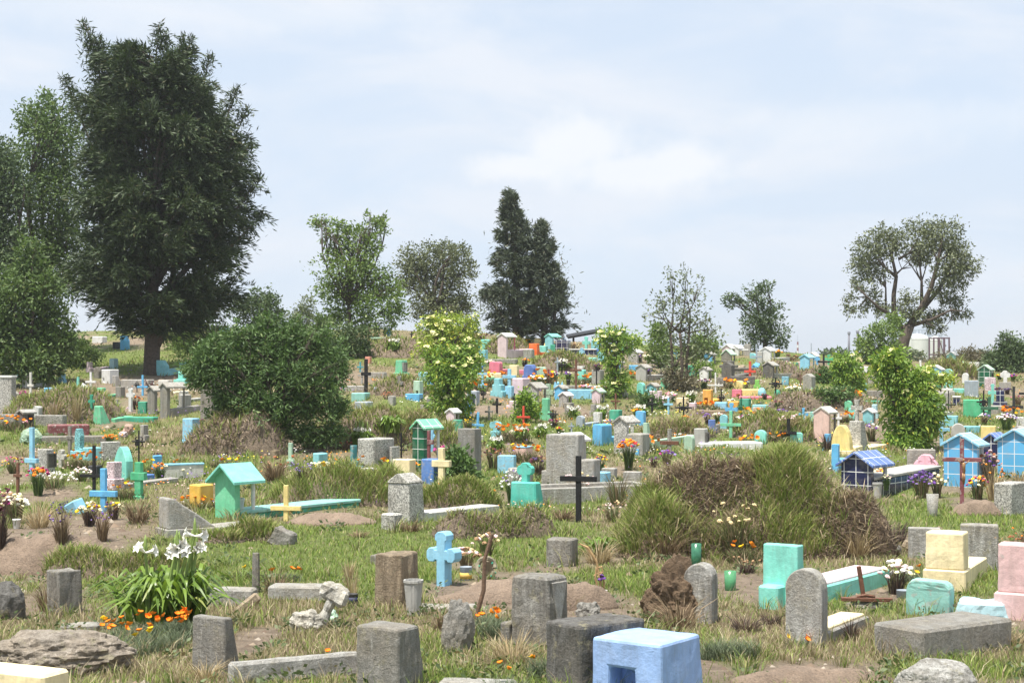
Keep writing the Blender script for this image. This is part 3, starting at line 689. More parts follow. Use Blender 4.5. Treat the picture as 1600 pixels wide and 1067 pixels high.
def conifer(name, px, by, prof, label, leaders, mat, nb=520, per=100, leaf=(0.2, 0.26), trunk_r=0.3, group=None, droop=0.35, up=0.15, yflat=0.9, rag=0.35, sub=(.3, .75)):
    """prof: rows (photo y, left x, right x); every branch a tapering limb feathered with sprays; leaders: extra tips (x, y)"""
    p = at(px, by); s = p.y / F; root = empty(name, p, 0, label, 'tree', group)
    rows = np.array(prof, float); zs = (by - rows[:, 0]) * s; xl = (rows[:, 1] - px) * s; xr = (rows[:, 2] - px) * s
    o = np.argsort(zs); zs, xl, xr = zs[o], xl[o], xr[o]; zmin, zmax = zs[0], zs[-1]
    mb = MB(); H = zmax
    mb.tube([(trunk_r * .3, 0, zmin * .55), (trunk_r * 2.2, .1, zmin * 1.1), (trunk_r * 3.5, .1, zmin + (H - zmin) * .35)], [trunk_r * .75, trunk_r * .6, trunk_r * .3], 8)
    mb.tube([(0, 0, -0.3), (0, 0, 0.1), (0.03, 0, zmin), (-.04, .05, zmin + (H - zmin) * .5), (0, 0, H * .93)], [trunk_r * 1.5, trunk_r * 1.15, trunk_r, trunk_r * .55, 0.02], 10)
    tips = []
    for (tx, ty) in leaders:
        e = Vector(((tx - px) * s, random.uniform(-.5, .5), (by - ty) * s)); st = Vector((0, 0, max(zmin, e.z * 0.35)))
        mb.tube(limb_path(st, e, 0.05), [trunk_r * .5, trunk_r * .4, trunk_r * .3, trunk_r * .2, trunk_r * .12, 0.01], 6); tips.append((st, e))
    PP, DD, LL = [], [], []
    for k in range(nb):
        t = (k + random.random()) / nb; z = zmin + (zmax - zmin) * (t ** 0.95)
        a = random.uniform(0, 2 * math.pi); l, r = float(np.interp(z, zs, xl)), float(np.interp(z, zs, xr))
        cx = (l + r) / 2; hw = (r - l) / 2 * random.uniform(1 - rag, 1.03)
        tip = Vector((cx + math.cos(a) * hw, math.sin(a) * hw * yflat, z + random.gauss(0, .12)))
        ax = Vector((cx * 0.75, 0, max(zmin * .7, z - hw * random.uniform(.1, .5))))
        pth = limb_path(ax, tip, 0.07, 5)
        mb.tube(pth, [0.05, 0.042, 0.034, 0.026, 0.016, 0.006], 4, cap=False)
        out = np.array((tip - ax).normalized()); hw = max(hw, .25); ns = max(5, int(per // 22 * min(1.2, .35 + hw / 2.6))); q = 26
        pa = np.array([tuple(v) for v in pth])
        for j in range(ns):                 # side sprays along the branch, each a feathered drooping shoot
            t0 = 0.3 + 0.7 * ((j + RNG.random()) / ns) ** .8; i0 = min(int(t0 * 5), 4); b0 = pa[i0] + (pa[i0 + 1] - pa[i0]) * (t0 * 5 - i0)
            sd = out * .9 + RNG.normal(0, .55, 3) * np.array([1, 1, .55]); sd /= np.linalg.norm(sd); sl = RNG.uniform(*sub) * min(1.0, .3 + hw / 2.4)
            tt = RNG.random(q); B = b0 + sd * (tt * sl)[:, None] + RNG.normal(0, 1, (q, 3)) * (0.085 * (1.1 - tt))[:, None]
            B[:, 2] += (up * tt - droop * tt ** 2) * sl
            D = sd[None] + RNG.normal(0, .3, (q, 3)); D[:, 2] += up * .5 - droop * tt * .8
            PP.append(B); DD.append(D)
    for (st, e) in tips:
        q = 1300; tt = RNG.random(q) ** .55; B = np.array(st)[None] * (1 - tt[:, None]) + np.array(e)[None] * tt[:, None]
        B = B + RNG.normal(0, 1, (q, 3)) * ((0.05 + 0.62 * (1 - tt) ** .75)[:, None]) * np.array([1, 1, .5]); D = RNG.normal(0, .7, (q, 3)); D[:, 2] += 0.15
        PP.append(B); DD.append(D)
    P = np.concatenate(PP); D = np.concatenate(DD); ln = leaf[0] * RNG.uniform(.6, 1.3, len(P))
    V, Q = leaf_arrays(P, D, ln, ln * leaf[1], 0.2)
    mb.build('trunk', BARK, root, smooth=True)
    raw_mesh('crown', V, Q, np.full(len(Q), 4), mat, root)
    return root
weeds()
# ---------------------------------------------------------------- trees and shrubs
LM_CEDAR = leafmat('cedar_leaf', (0.020, 0.038, 0.013), (0.060, 0.092, 0.030), (0.10, 0.10, 0.04), 0.14)
LM_SPRUCE = leafmat('spruce_leaf', (0.047, 0.065, 0.042), (0.111, 0.137, 0.081), (0.143, 0.130, 0.078), 0.12)
LM_MID = leafmat('broad_leaf', (0.054, 0.097, 0.022), (0.134, 0.206, 0.054), (0.202, 0.242, 0.081), 0.28)
LM_LIGHT = leafmat('light_leaf', (0.094, 0.153, 0.032), (0.216, 0.305, 0.080), (0.316, 0.382, 0.145), 0.34)
LM_DARK = leafmat('dark_leaf', (0.044, 0.076, 0.026), (0.108, 0.162, 0.058), (0.192, 0.230, 0.115), 0.22)
LM_OLIVE = leafmat('olive_leaf', (0.079, 0.097, 0.044), (0.177, 0.200, 0.095), (0.314, 0.343, 0.196), 0.2)
LM_GREYG = leafmat('grey_green_leaf', (0.088, 0.112, 0.055), (0.201, 0.240, 0.121), (0.377, 0.412, 0.242), 0.25)
LM_ELDER = leafmat('elder_leaf', (0.084, 0.178, 0.025), (0.289, 0.418, 0.069), (0.546, 0.547, 0.092), 0.36)
LM_ELDERY = leafmat('yellow_elder_leaf', (0.185, 0.278, 0.037), (0.415, 0.504, 0.081), (0.769, 0.706, 0.108), 0.36)
LM_BUSH = leafmat('bush_leaf', (0.049, 0.096, 0.027), (0.129, 0.215, 0.062), (0.245, 0.312, 0.123), 0.28)
LM_BROWN = leafmat('brown_scrub', (0.102, 0.090, 0.054), (0.204, 0.180, 0.108), (0.288, 0.240, 0.144), 0.2)

# left edge broadleaf trees, behind and beside the cedar
tree('broadleaf_tree', 70, 560, [(60, 190, 36, 34), (95, 215, 52, 60), (60, 270, 46, 60), (105, 300, 50, 50), (85, 350, 52, 44), (60, 390, 46, 40), (120, 390, 40, 40), (75, 165, 12, 22), (100, 440, 44, 34)],
     'tall green broadleaf tree half hidden behind the left side of the dark cypress', leaf=(0.15, 0.45), n=24000, mat=LM_MID, trunk=(0.17, 0.3), Y=61, droop=0.2)
tree('broadleaf_tree', 0, 570, [(-10, 250, 40, 40), (12, 290, 34, 50), (-12, 350, 40, 50), (10, 375, 30, 36), (-5, 420, 40, 40), (-40, 300, 46, 80)],
     'dark green broadleaf tree cut by the left edge, above the lower bushy tree', leaf=(0.15, 0.45), n=18000, mat=LM_DARK, trunk=(0.16, 0.3), Y=58, droop=0.2)
tree('bushy_tree', 45, 600, [(45, 405, 24, 34), (40, 440, 40, 34), (70, 455, 28, 30), (15, 470, 40, 40), (65, 500, 44, 34), (25, 520, 46, 40), (75, 545, 44, 36), (40, 565, 50, 30), (-20, 530, 50, 60), (92, 530, 26, 20), (70, 580, 30, 14)],
     'lighter green bushy tree low at the left edge in front of the dark cypress', leaf=(0.15, 0.42), n=24000, mat=LM_MID, trunk=(0.10, 0.3), Y=50, droop=0.15)
conifer('cypress_tree', 237, 585, [(512, 198, 292), (500, 154, 326), (480, 130, 354), (455, 124, 368), (420, 124, 376), (380, 128, 376), (340, 125, 387), (300, 123, 383), (260, 125, 377), (220, 121, 375), (190, 128, 372), (160, 131, 361), (140, 129, 349), (125, 118, 324), (110, 149, 317), (96, 164, 308), (84, 189, 293)],
     'huge dark cypress with ragged feathery top towering over the left of the graveyard', [(136, 40), (144, 58), (160, 62), (182, 66), (215, 80), (252, 42), (262, 56), (290, 60), (303, 62), (325, 82), (100, 120), (372, 140), (386, 170), (395, 225), (404, 275), (408, 335), (146, 70), (285, 84)],
     LM_CEDAR, nb=240, per=640, leaf=(0.21, 0.19), trunk_r=0.24, droop=0.8, up=0.3, rag=0.42, sub=(.4, 1.05))
tree('dark_tree', 405, 530, [(405, 462, 22, 16), (385, 480, 26, 20), (420, 482, 20, 22), (405, 500, 32, 18), (440, 492, 8, 14)], 'small round dark tree on the crest right of the cypress', leaf=(0.14, 0.5), n=4200, mat=LM_DARK, trunk=(0.09, 0.4), Y=68)
tree('young_tree', 470, 540, [(478, 480, 12, 16), (484, 500, 22, 22), (462, 500, 18, 16), (500, 520, 24, 24), (470, 522, 26, 20)], 'slender pale green young tree left of the airy poplar', leaf=(0.12, 0.4), n=3600, mat=LM_GREYG, trunk=(0.05, 0.4), Y=62, gap=0.8)
tree('airy_tree', 545, 545, [(505, 352, 20, 10), (528, 365, 20, 16), (590, 352, 16, 20), (560, 365, 24, 18), (575, 385, 22, 22), (530, 392, 26, 20), (545, 420, 44, 24), (575, 440, 40, 26), (525, 450, 30, 26), (535, 485, 36, 26), (580, 480, 40, 26), (610, 460, 22, 30), (615, 490, 20, 18), (515, 500, 22, 16), (575, 510, 36, 14), (498, 345, 10, 5), (600, 338, 6, 8)],
     'light green tree with thin airy top, left of the rounded dark tree', leaf=(0.15, 0.45), n=11500, mat=LM_LIGHT, trunk=(0.085, 0.3), Y=63, gap=1.2, spread=0.2, extra=2, shoots=14)
tree('round_tree', 680, 540, [(690, 395, 36, 22), (655, 405, 34, 22), (715, 400, 24, 22), (720, 430, 24, 24), (640, 440, 26, 26), (680, 430, 40, 26), (700, 462, 40, 26), (660, 475, 26, 28), (720, 482, 28, 18), (690, 490, 40, 16), (640, 415, 22, 16)],
     'rounded grey green tree on the skyline between the airy tree and the pair of spruces', leaf=(0.14, 0.5), n=13000, mat=LM_OLIVE, trunk=(0.15, 0.3), Y=74, gap=0.6)
conifer('spruce_tree', 806, 540, [(522, 788, 846), (505, 766, 850), (488, 772, 850), (468, 752, 846), (455, 762, 842), (440, 774, 840), (420, 778, 836), (400, 769, 832), (380, 774, 826), (360, 780, 820), (345, 782, 814), (330, 787, 808), (315, 791, 804), (306, 795, 800)],
    'taller left hand blue green spruce of the close pair on the skyline', [(798, 298), (822, 348), (756, 458)], LM_SPRUCE, nb=105, per=330, leaf=(0.21, 0.2), trunk_r=0.18, droop=0.6, up=0.35, rag=0.42, sub=(.35, .85), group='pair of spruces')
conifer('spruce_tree', 850, 541, [(524, 812, 882), (505, 808, 886), (490, 812, 884), (470, 814, 880), (450, 816, 880), (430, 820, 874), (410, 826, 868), (390, 832, 862), (375, 836, 856), (360, 842, 850), (352, 844, 847)],
    'shorter right hand blue green spruce of the close pair on the skyline', [(846, 346), (866, 412), (878, 440)], LM_SPRUCE, nb=80, per=330, leaf=(0.21, 0.2), trunk_r=0.16, droop=0.6, up=0.35, rag=0.42, sub=(.35, .85), group='pair of spruces')
tree('sapling', 1062, 612, [(1047, 432, 8, 12), (1070, 430, 10, 12), (1062, 460, 26, 18), (1090, 450, 14, 18), (1035, 468, 22, 12), (1065, 490, 36, 18), (1022, 490, 18, 8), (1085, 508, 24, 16), (1050, 515, 30, 16), (1075, 540, 40, 20), (1105, 505, 10, 14), (1118, 520, 14, 10), (1060, 570, 34, 22), (1090, 550, 26, 16)],
     'thin grey leaved sapling with see through crown in the middle distance', leaf=(0.13, 0.42), n=2300, mat=LM_GREYG, trunk=(0.05, 0.5), gap=1.0, spread=0.3, twig=7, stems=3, extra=2)
tree('shrub', 1062, 612, [(1062, 598, 20, 14), (1050, 590, 14, 14), (1078, 596, 12, 14)], 'dark brushy undergrowth round the foot of the grey leaved sapling', leaf=(0.12, 0.3), n=1800, mat=LM_BROWN, trunk=(0.02, 0.3), cat='shrub')
tree('round_tree', 1195, 552, [(1180, 455, 18, 12), (1198, 448, 10, 8), (1150, 472, 20, 8), (1140, 465, 10, 6), (1190, 478, 28, 14), (1205, 500, 20, 24), (1180, 505, 26, 20), (1200, 525, 26, 18), (1170, 528, 14, 14), (1222, 535, 10, 12)],
     'small dark green tree with one stray left branch standing on the skyline', leaf=(0.14, 0.45), n=5600, mat=LM_DARK, trunk=(0.09, 0.3), Y=72, gap=0.8)
# the leaning tree by the tanks
def leaning_tree():
    px, by = 1404, 563; p = at(px, by); s = p.y / F; by = HZ + (EYE - p.z) / s
    root = empty('leaning_tree', p, 0, 'leaning grey leaved tree with forked dark trunk in front of the white tank', 'tree')
    cl = px_clumps(px, by, s, [(1385, 365, 26, 14), (1360, 385, 26, 20), (1400, 380, 26, 20), (1345, 410, 20, 18), (1365, 425, 24, 24), (1340, 445, 18, 12), (1328, 468, 16, 10), (1335, 485, 20, 8), (1365, 470, 16, 18), (1378, 485, 12, 14),
        (1440, 355, 28, 14), (1475, 360, 30, 18), (1455, 385, 40, 22), (1490, 390, 26, 24), (1510, 415, 24, 18), (1480, 420, 32, 20), (1435, 400, 20, 16), (1500, 440, 20, 14), (1470, 450, 20, 16), (1490, 470, 24, 12), (1500, 490, 22, 8), (1465, 490, 20, 12), (1420, 465, 14, 14), (1410, 485, 14, 16), (1455, 505, 16, 14), (1470, 515, 8, 8), (1425, 490, 16, 12), (1375, 400, 20, 14)], 0.8)
    W = lambda x, y, d=0: Vector(((x - px) * s, d, (by - y) * s)); mb = MB()
    fork = W(1421, 508)
    mb.tube([W(1400, 568), W(1404, 560), W(1413, 530), fork], [.42, .34, .26, .24], 10)
    limbs = [([fork, W(1440, 480), W(1452, 450, -.3), W(1462, 410, -.4), W(1468, 370, -.5)], .17), ([fork, W(1445, 482, .4), W(1470, 455, .6), W(1485, 430, .7), W(1500, 400, .8)], .15),
             ([W(1415, 525), W(1398, 490, .2), W(1398, 460, .2), W(1402, 432, .2), W(1396, 400, .3), W(1388, 375, .3)], .15), ([W(1402, 432, .2), W(1385, 420), W(1368, 405, -.3)], .09), ([W(1400, 495, .2), W(1370, 482, -.5), W(1350, 465, -.6), W(1335, 450, -.6)], .09),
             ([W(1402, 428, .2), W(1410, 420, .1), W(1424, 418, 0)], .05), ([W(1404, 405), W(1420, 396), W(1432, 380)], .07), ([fork, W(1450, 500, -.5), W(1480, 485, -.7), W(1500, 488, -.8)], .09), ([W(1440, 480), W(1440, 440), W(1435, 395)], .09), ([W(1384, 490), W(1384, 450), W(1378, 420)], .06), ([W(1425, 510), W(1440, 505, -.3), W(1458, 510, -.3)], .06)]
    for path, r in limbs:
        k = len(path); mb.tube(path, [r * (1 - 0.75 * i / (k - 1)) for i in range(k)], 7)
        for c in sorted(cl, key=lambda c: (Vector(c[:3]) - path[-1]).length)[:3]:
            mb.tube(limb_path(path[-2], c[:3], .15), [r * .4, r * .33, r * .27, r * .2, r * .13, r * .06], 5)
    for c in cl:
        for _ in range(2):
            d = Vector((random.gauss(0, 1), random.gauss(0, 1), random.gauss(.3, 1))).normalized()
            mb.tube(limb_path(Vector(c[:3]) - Vector((0, 0, c[5] * .5)), Vector((c[0] + d.x * c[3] * .8, c[1] + d.y * c[4] * .8, c[2] + d.z * c[5] * .8)), .2, 4), [.03, .025, .018, .012, .006], 4)
    mb.build('trunk', BARK, root, smooth=True)
    foliage('crown', cl, 17000, (0.15, 0.42), LM_OLIVE, root, droop=0.35, gap=0.9, twig=12, spread=.2)
leaning_tree()

# shrubs
tree('large_shrub', 420, 706, [(330, 555, 27, 19), (375, 533, 27, 15), (350, 577, 40, 22), (420, 550, 40, 21), (470, 546, 37, 22), (510, 559, 29, 25), (400, 586, 44, 25), (460, 590, 42, 26), (510, 603, 27, 26), (310, 594, 20, 15), (355, 621, 31, 19), (420, 630, 40, 25), (480, 638, 35, 25), (520, 643, 19, 19), (380, 656, 27, 19), (430, 669, 35, 17), (395, 682, 30, 13), (340, 528, 9, 10), (455, 524, 16, 10), (500, 528, 16, 11), (480, 682, 40, 15), (525, 672, 16, 17), (345, 656, 24, 19), (370, 517, 6, 10), (400, 522, 8, 9), (300, 577, 17, 10), (535, 577, 11, 17), (430, 522, 6, 7), (415, 514, 26, 16), (450, 516, 20, 12)],
     'very large dense dark green shrub in front of the big cypress', leaf=(0.11, 0.28), n=44000, mat=LM_BUSH, trunk=(0.03, 0.25), cat='shrub', gap=1.8, stems=4, dep=0.75, spread=0.15, shoots=60)
tree('large_shrub', 548, 560, [(548, 520, 26, 14), (535, 545, 30, 18), (565, 545, 18, 16)], 'dark shrub on the crest below the airy tree', leaf=(0.13, 0.4), n=3000, mat=LM_DARK, trunk=(0.05, 0.3), cat='shrub')
tree('shrub', 318, 560, [(318, 535, 30, 18), (300, 548, 30, 14), (345, 520, 20, 12)], 'light green shrub in the shade between cypress trunk and large shrub', leaf=(0.12, 0.4), n=2600, mat=LM_LIGHT, trunk=(0.03, 0.3), cat='shrub')
tree('elder_shrub', 705, 580, [(700, 505, 34, 18), (725, 512, 22, 18), (680, 520, 26, 18), (705, 530, 38, 20), (670, 545, 20, 16), (690, 555, 30, 16), (735, 540, 14, 24)], 'yellow green elder in cream flower behind a lower elder, left of centre', leaf=(0.12, 0.4), n=9000, mat=LM_ELDERY, gap=1.1, trunk=(0.05, 0.3), cat='shrub', flowers=46, shoots=14, group='elders in flower', droop=0.5)
tree('elder_shrub', 704, 652, [(700, 555, 34, 16), (725, 570, 22, 18), (685, 580, 24, 20), (710, 590, 34, 22), (705, 615, 32, 20), (715, 635, 22, 16), (690, 630, 18, 14)], 'yellow green elder with pale flower heads, nearest of the two left of centre', leaf=(0.12, 0.38), n=8200, mat=LM_ELDER, gap=1.1, trunk=(0.05, 0.3), cat='shrub', flowers=34, shoots=12, group='elders in flower', droop=0.5)
tree('elder_shrub', 962, 622, [(968, 525, 24, 12), (945, 535, 14, 14), (990, 532, 14, 10), (965, 545, 22, 16), (955, 565, 18, 14), (965, 585, 16, 14), (957, 605, 12, 14), (975, 600, 8, 12)], 'tall narrow elder with cream flowers left of the grey sapling', leaf=(0.12, 0.38), n=4200, mat=LM_ELDER, gap=1.1, trunk=(0.05, 0.35), cat='shrub', flowers=22, shoots=9, group='elders in flower', droop=0.4)
tree('shrub', 1030, 575, [(1030, 520, 14, 14), (1030, 545, 18, 20), (1035, 562, 18, 12)], 'bright green upright bush just behind the grey sapling', leaf=(0.14, 0.45), n=2600, mat=LM_LIGHT, trunk=(0.04, 0.3), cat='shrub')
tree('shrub', 1100, 565, [(1098, 535, 20, 16), (1085, 550, 22, 12), (1112, 548, 10, 14)], 'bright green bush right of the grey sapling', leaf=(0.14, 0.45), n=2200, mat=LM_LIGHT, trunk=(0.04, 0.3), cat='shrub')
tree('elder_shrub', 1415, 705, [(1385, 565, 26, 14), (1400, 580, 26, 18), (1425, 600, 30, 20), (1440, 630, 26, 24), (1415, 625, 26, 22), (1405, 605, 20, 22), (1425, 660, 36, 24), (1412, 690, 30, 16), (1440, 685, 26, 18), (1375, 590, 14, 10), (1452, 650, 16, 30)], 'large bright green elder with hanging leaves beside the granite headstone', leaf=(0.14, 0.32), n=14000, mat=LM_ELDER, trunk=(0.06, 0.3), cat='shrub', flowers=26, shoots=14, group='elders in flower', droop=0.8)
tree('elder_shrub', 1322, 622, [(1322, 562, 18, 10), (1325, 580, 22, 16), (1335, 600, 18, 16), (1318, 604, 14, 10)], 'light green elder in the middle distance left of the large bright elder', leaf=(0.14, 0.36), n=3600, mat=LM_ELDER, trunk=(0.04, 0.3), cat='shrub', flowers=3, group='elders in flower', droop=0.6)
tree('shrub', 1370, 575, [(1375, 520, 26, 18), (1395, 508, 14, 20), (1355, 545, 18, 14), (1385, 545, 26, 14), (1350, 535, 12, 8), (1370, 560, 18, 14)], 'leafy green shrub at the foot of the leaning tree', leaf=(0.14, 0.45), n=5000, mat=LM_LIGHT, trunk=(0.04, 0.3), cat='shrub', Y=66)
tree('elder_shrub', 1470, 622, [(1448, 580, 16, 10), (1470, 592, 26, 8), (1440, 600, 14, 10)], 'yellow tipped low elder beside the small pale blue shrine', leaf=(0.14, 0.36), n=1800, mat=LM_ELDERY, trunk=(0.03, 0.3), cat='shrub', flowers=5, group='elders in flower')
tree('broad_bush', 1575, 598, [(1575, 535, 14, 16), (1560, 552, 20, 12), (1590, 548, 20, 18), (1575, 570, 40, 20), (1600, 565, 30, 30), (1548, 570, 16, 16), (1640, 560, 40, 34)], 'big dark green bush at the right edge below the skyline', leaf=(0.16, 0.45), n=9500, mat=LM_DARK, trunk=(0.06, 0.3), cat='shrub', Y=70)
tree('scrub_hedge', 1500, 580, [(1480, 562, 24, 12), (1510, 560, 26, 14), (1535, 562, 18, 14), (1450, 572, 24, 8), (1495, 568, 30, 12), (1425, 575, 18, 8), (1530, 572, 20, 10)], 'brown dry scrub hedge on the skyline right of the tank scaffold', leaf=(0.18, 0.3), n=7000, mat=LM_BROWN, trunk=(0.03, 0.3), cat='hedge', Y=82)
tree('broad_bush', 720, 760, [(713, 716, 14, 12), (722, 730, 17, 14), (708, 737, 11, 14), (728, 748, 17, 11), (712, 752, 12, 9), (738, 755, 10, 7)], 'dense dark leaved bush beside the tall grey headstone', leaf=(0.10, 0.5), n=4200, mat=LM_BUSH, trunk=(0.03, 0.3), cat='shrub', gap=0.4)
tree('shrub', 823, 660, [(820, 625, 14, 12), (828, 640, 16, 12), (815, 650, 12, 10)], 'light green bush behind the red cross', leaf=(0.11, 0.4), n=1800, mat=LM_ELDER, trunk=(0.02, 0.3), cat='shrub')
tree('shrub', 1040, 640, [(1010, 632, 16, 12), (1030, 640, 16, 12), (1012, 620, 10, 6)], 'dark leafy plant left of the pale pink slab', leaf=(0.16, 0.3), n=1100, mat=LM_BUSH, trunk=(0.02, 0.3), cat='shrub')
tree('shrub', 1300, 600, [(1290, 588, 14, 10), (1310, 585, 14, 8), (1280, 592, 10, 8)], 'low green bush left of the middle distance elder', leaf=(0.13, 0.4), n=1500, mat=LM_BUSH, trunk=(0.02, 0.3), cat='shrub')
tree('shrub', 1285, 640, [(1290, 620, 24, 10), (1315, 615, 20, 8), (1275, 628, 14, 8)], 'spreading green ground bush in front of the middle distance elder', leaf=(0.12, 0.4), n=1800, mat=LM_BUSH, trunk=(0.02, 0.3), cat='shrub')
tree('shrub', 1100, 590, [(1098, 574, 14, 10), (1106, 582, 12, 8)], 'white flowering shrub beside the emerald grave', leaf=(0.1, 0.5), n=1200, mat=leafmat('white_bloom_leaf', (0.105, 0.195, 0.028), (0.230, 0.321, 0.064), (0.786, 0.859, 0.624), 0.3), trunk=(0.02, 0.3), cat='shrub')

tree('shrub', 295, 545, [(285, 520, 24, 18), (310, 508, 22, 14), (270, 535, 20, 12)], 'yellow green shrub between the cypress trunk and the crest stones', leaf=(0.12, 0.4), n=3200, mat=LM_LIGHT, trunk=(0.03, 0.3), cat='shrub', gap=1.1)
tree('shrub', 490, 560, [(470, 535, 26, 16), (505, 525, 24, 22), (525, 545, 22, 18), (450, 548, 20, 12)], 'green shrub behind the right shoulder of the very large shrub', leaf=(0.12, 0.4), n=5200, mat=LM_MID, trunk=(0.03, 0.3), cat='shrub', gap=1.1, shoots=8)
tree('shrub', 400, 545, [(385, 528, 26, 12), (420, 525, 22, 12), (350, 532, 22, 10)], 'low green shrub on the crest behind the very large shrub', leaf=(0.12, 0.4), n=3200, mat=LM_LIGHT, trunk=(0.03, 0.3), cat='shrub', gap=1.1, shoots=6)
tree('shrub', 130, 575, [(120, 540, 20, 16), (135, 555, 18, 14), (110, 565, 20, 12)], 'light green shrub right of the bushy tree at the left edge', leaf=(0.12, 0.4), n=3600, mat=LM_MID, trunk=(0.03, 0.3), cat='shrub', gap=1.1)
# ---------------------------------------------------------------- heaps of cleared weeds and earth
def bigheap_green(x, z, n):
    return np.clip(0.08 + 0.72 * np.exp(-((x - 0.25) / 0.2) ** 2) * (n > 0.36) + 0.8 * np.exp(-((x + 0.75) / 0.25) ** 2) * (z < .75) - 0.3 * (x > 0.6) - 0.2 * (x < .05) * (z > .75) + 0.6 * (n - 0.5), 0.03, 0.92)
heap(1180, 872, [(-75, 280, 142, 0.15, .6), (55, 290, 150, 0.0, .6), (-150, 130, 72, -.25, .7), (150, 160, 96, -.2, .7), (20, 415, 68, -.3, .45), (-20, 130, 152, .4, .6)], 'very large heap of dead weeds and earth overgrown with grass, right of centre', lump=0.10, grass=(46000, np.concatenate([D_BROWN, D_TAN])), bladeh=0.22, col=(0.17, 0.12, 0.08), stalks=200, greenfn=bigheap_green, res=140)
heap(100, 660, [(0, 170, 45, 0, .7), (-55, 110, 32, 0, .7)], 'grass covered earth heap with dead stalks in front of the left edge tree', lump=0.14, grass=(4200, D_TAN), bladeh=0.2, greenfn=lambda x, z, n: np.clip(n * 1.2 - .1, 0, .75), stalks=40)
heap(575, 704, [(0, 170, 58, 0, .7), (70, 150, 40, .3, .7), (-60, 100, 33, .1, .7)], 'brown weedy heap right of the large shrub, above the grey granite blocks', lump=0.14, grass=(7000, D_TAN), bladeh=0.24, greenfn=lambda x, z, n: np.clip(n * 1.1 - .1, 0, .7), stalks=40)
heap(350, 712, [(0, 170, 52, 0, .7), (40, 110, 62, 0.1, .7)], 'brown heap of cut weeds in front of the large shrub', lump=0.12, grass=(5200, D_BROWN), bladeh=0.22, greenfn=lambda x, z, n: np.full_like(x, .12))
heap(625, 620, [(0, 110, 24, 0, .7)], 'small grassy knoll behind the grey cross in the upper middle', lump=0.10, grass=(2200, D_TAN), bladeh=0.18, greenfn=lambda x, z, n: np.clip(n, 0, .7))
heap(615, 560, [(0, 160, 20, 0, .6), (80, 90, 14, 0, .6)], 'grassy earth bank below the crest graves, left of the elders', lump=0.14, grass=(2600, D_TAN), bladeh=0.2, greenfn=lambda x, z, n: np.clip(n, 0, .7))
heap(795, 562, [(0, 80, 30, 1.5, .6)], 'green grassy knoll under the pair of spruces behind the pale pink shrine', lump=0.06, grass=(1500, D_TAN), bladeh=0.18, greenfn=lambda x, z, n: np.full_like(x, .6))
heap(885, 580, [(0, 110, 22, 0, .6)], 'grassy mound behind the black iron cross in the upper middle', lump=0.08, grass=(1700, D_TAN), bladeh=0.2, greenfn=lambda x, z, n: np.full_like(x, .6))
heap(1225, 590, [(0, 90, 22, 0, .6), (50, 60, 19, 0, .6)], 'tangled brown heap left of the striped blue shrine', lump=0.12, grass=(1700, D_BROWN), bladeh=0.2, greenfn=lambda x, z, n: np.full_like(x, .25))
heap(1280, 645, [(-20, 110, 24, 0, .6), (40, 120, 22, .3, .6)], 'dark brown heap of earth and roots behind the pinkish shrine', lump=0.14, grass=(2600, D_BROWN), bladeh=0.2, greenfn=lambda x, z, n: np.full_like(x, .15))
heap(1225, 690, [(0, 150, 35, 0, .6), (-30, 100, 29, .4, .6)], 'green grassy bank behind the black cross and the large heap', lump=0.10, grass=(3600, D_TAN), bladeh=0.24, greenfn=lambda x, z, n: np.full_like(x, .62))
heap(1500, 590, [(0, 90, 19, 0, .6)], 'tall grass knoll right of the small pale blue shrine', lump=0.08, grass=(1700, D_TAN), bladeh=0.4, greenfn=lambda x, z, n: np.full_like(x, .45))
heap(1065, 690, [(0, 130, 22, .6, .6)], 'straw coloured grassy mound behind the mint arched headstone', lump=0.06, grass=(2800, D_TAN), bladeh=0.24, greenfn=lambda x, z, n: np.full_like(x, .2))
heap(775, 842, [(0, 150, 28, 0, .6), (60, 80, 36, .1, .6), (-60, 90, 22, 0, .6)], 'low heap of brown dead stems in front of the turquoise headstone', lump=0.12, grass=(4200, D_BROWN), bladeh=0.16, greenfn=lambda x, z, n: np.clip(n * .6, 0, .5))
heap(220, 905, [(-90, 150, 42, 0, .5), (0, 180, 30, 0, .4)], 'low bank of green grass between the lily clump and the bare grave', lump=0.05, grass=(5200, D_TAN), bladeh=0.16, greenfn=lambda x, z, n: np.full_like(x, .75))
heap(520, 790, [(0, 210, 46, 0, .5), (70, 150, 40, .3, .6)], 'bank of long green grass behind the pale yellow cross', lump=0.08, grass=(7000, D_TAN), bladeh=0.22, greenfn=lambda x, z, n: np.full_like(x, .72))
heap(720, 800, [(0, 130, 40, 0.3, .5)], 'green grassy grave bank right of the terrazzo headstone', lump=0.06, grass=(3600, D_TAN), bladeh=0.16, greenfn=lambda x, z, n: np.full_like(x, .78))
heap(385, 846, [(0, 110, 20, 0.0, .5), (-40, 80, 12, -.2, .5)], 'grassy hump in front of the green shrine', lump=0.06, grass=(4200, D_TAN), bladeh=0.16, greenfn=lambda x, z, n: np.full_like(x, .66))
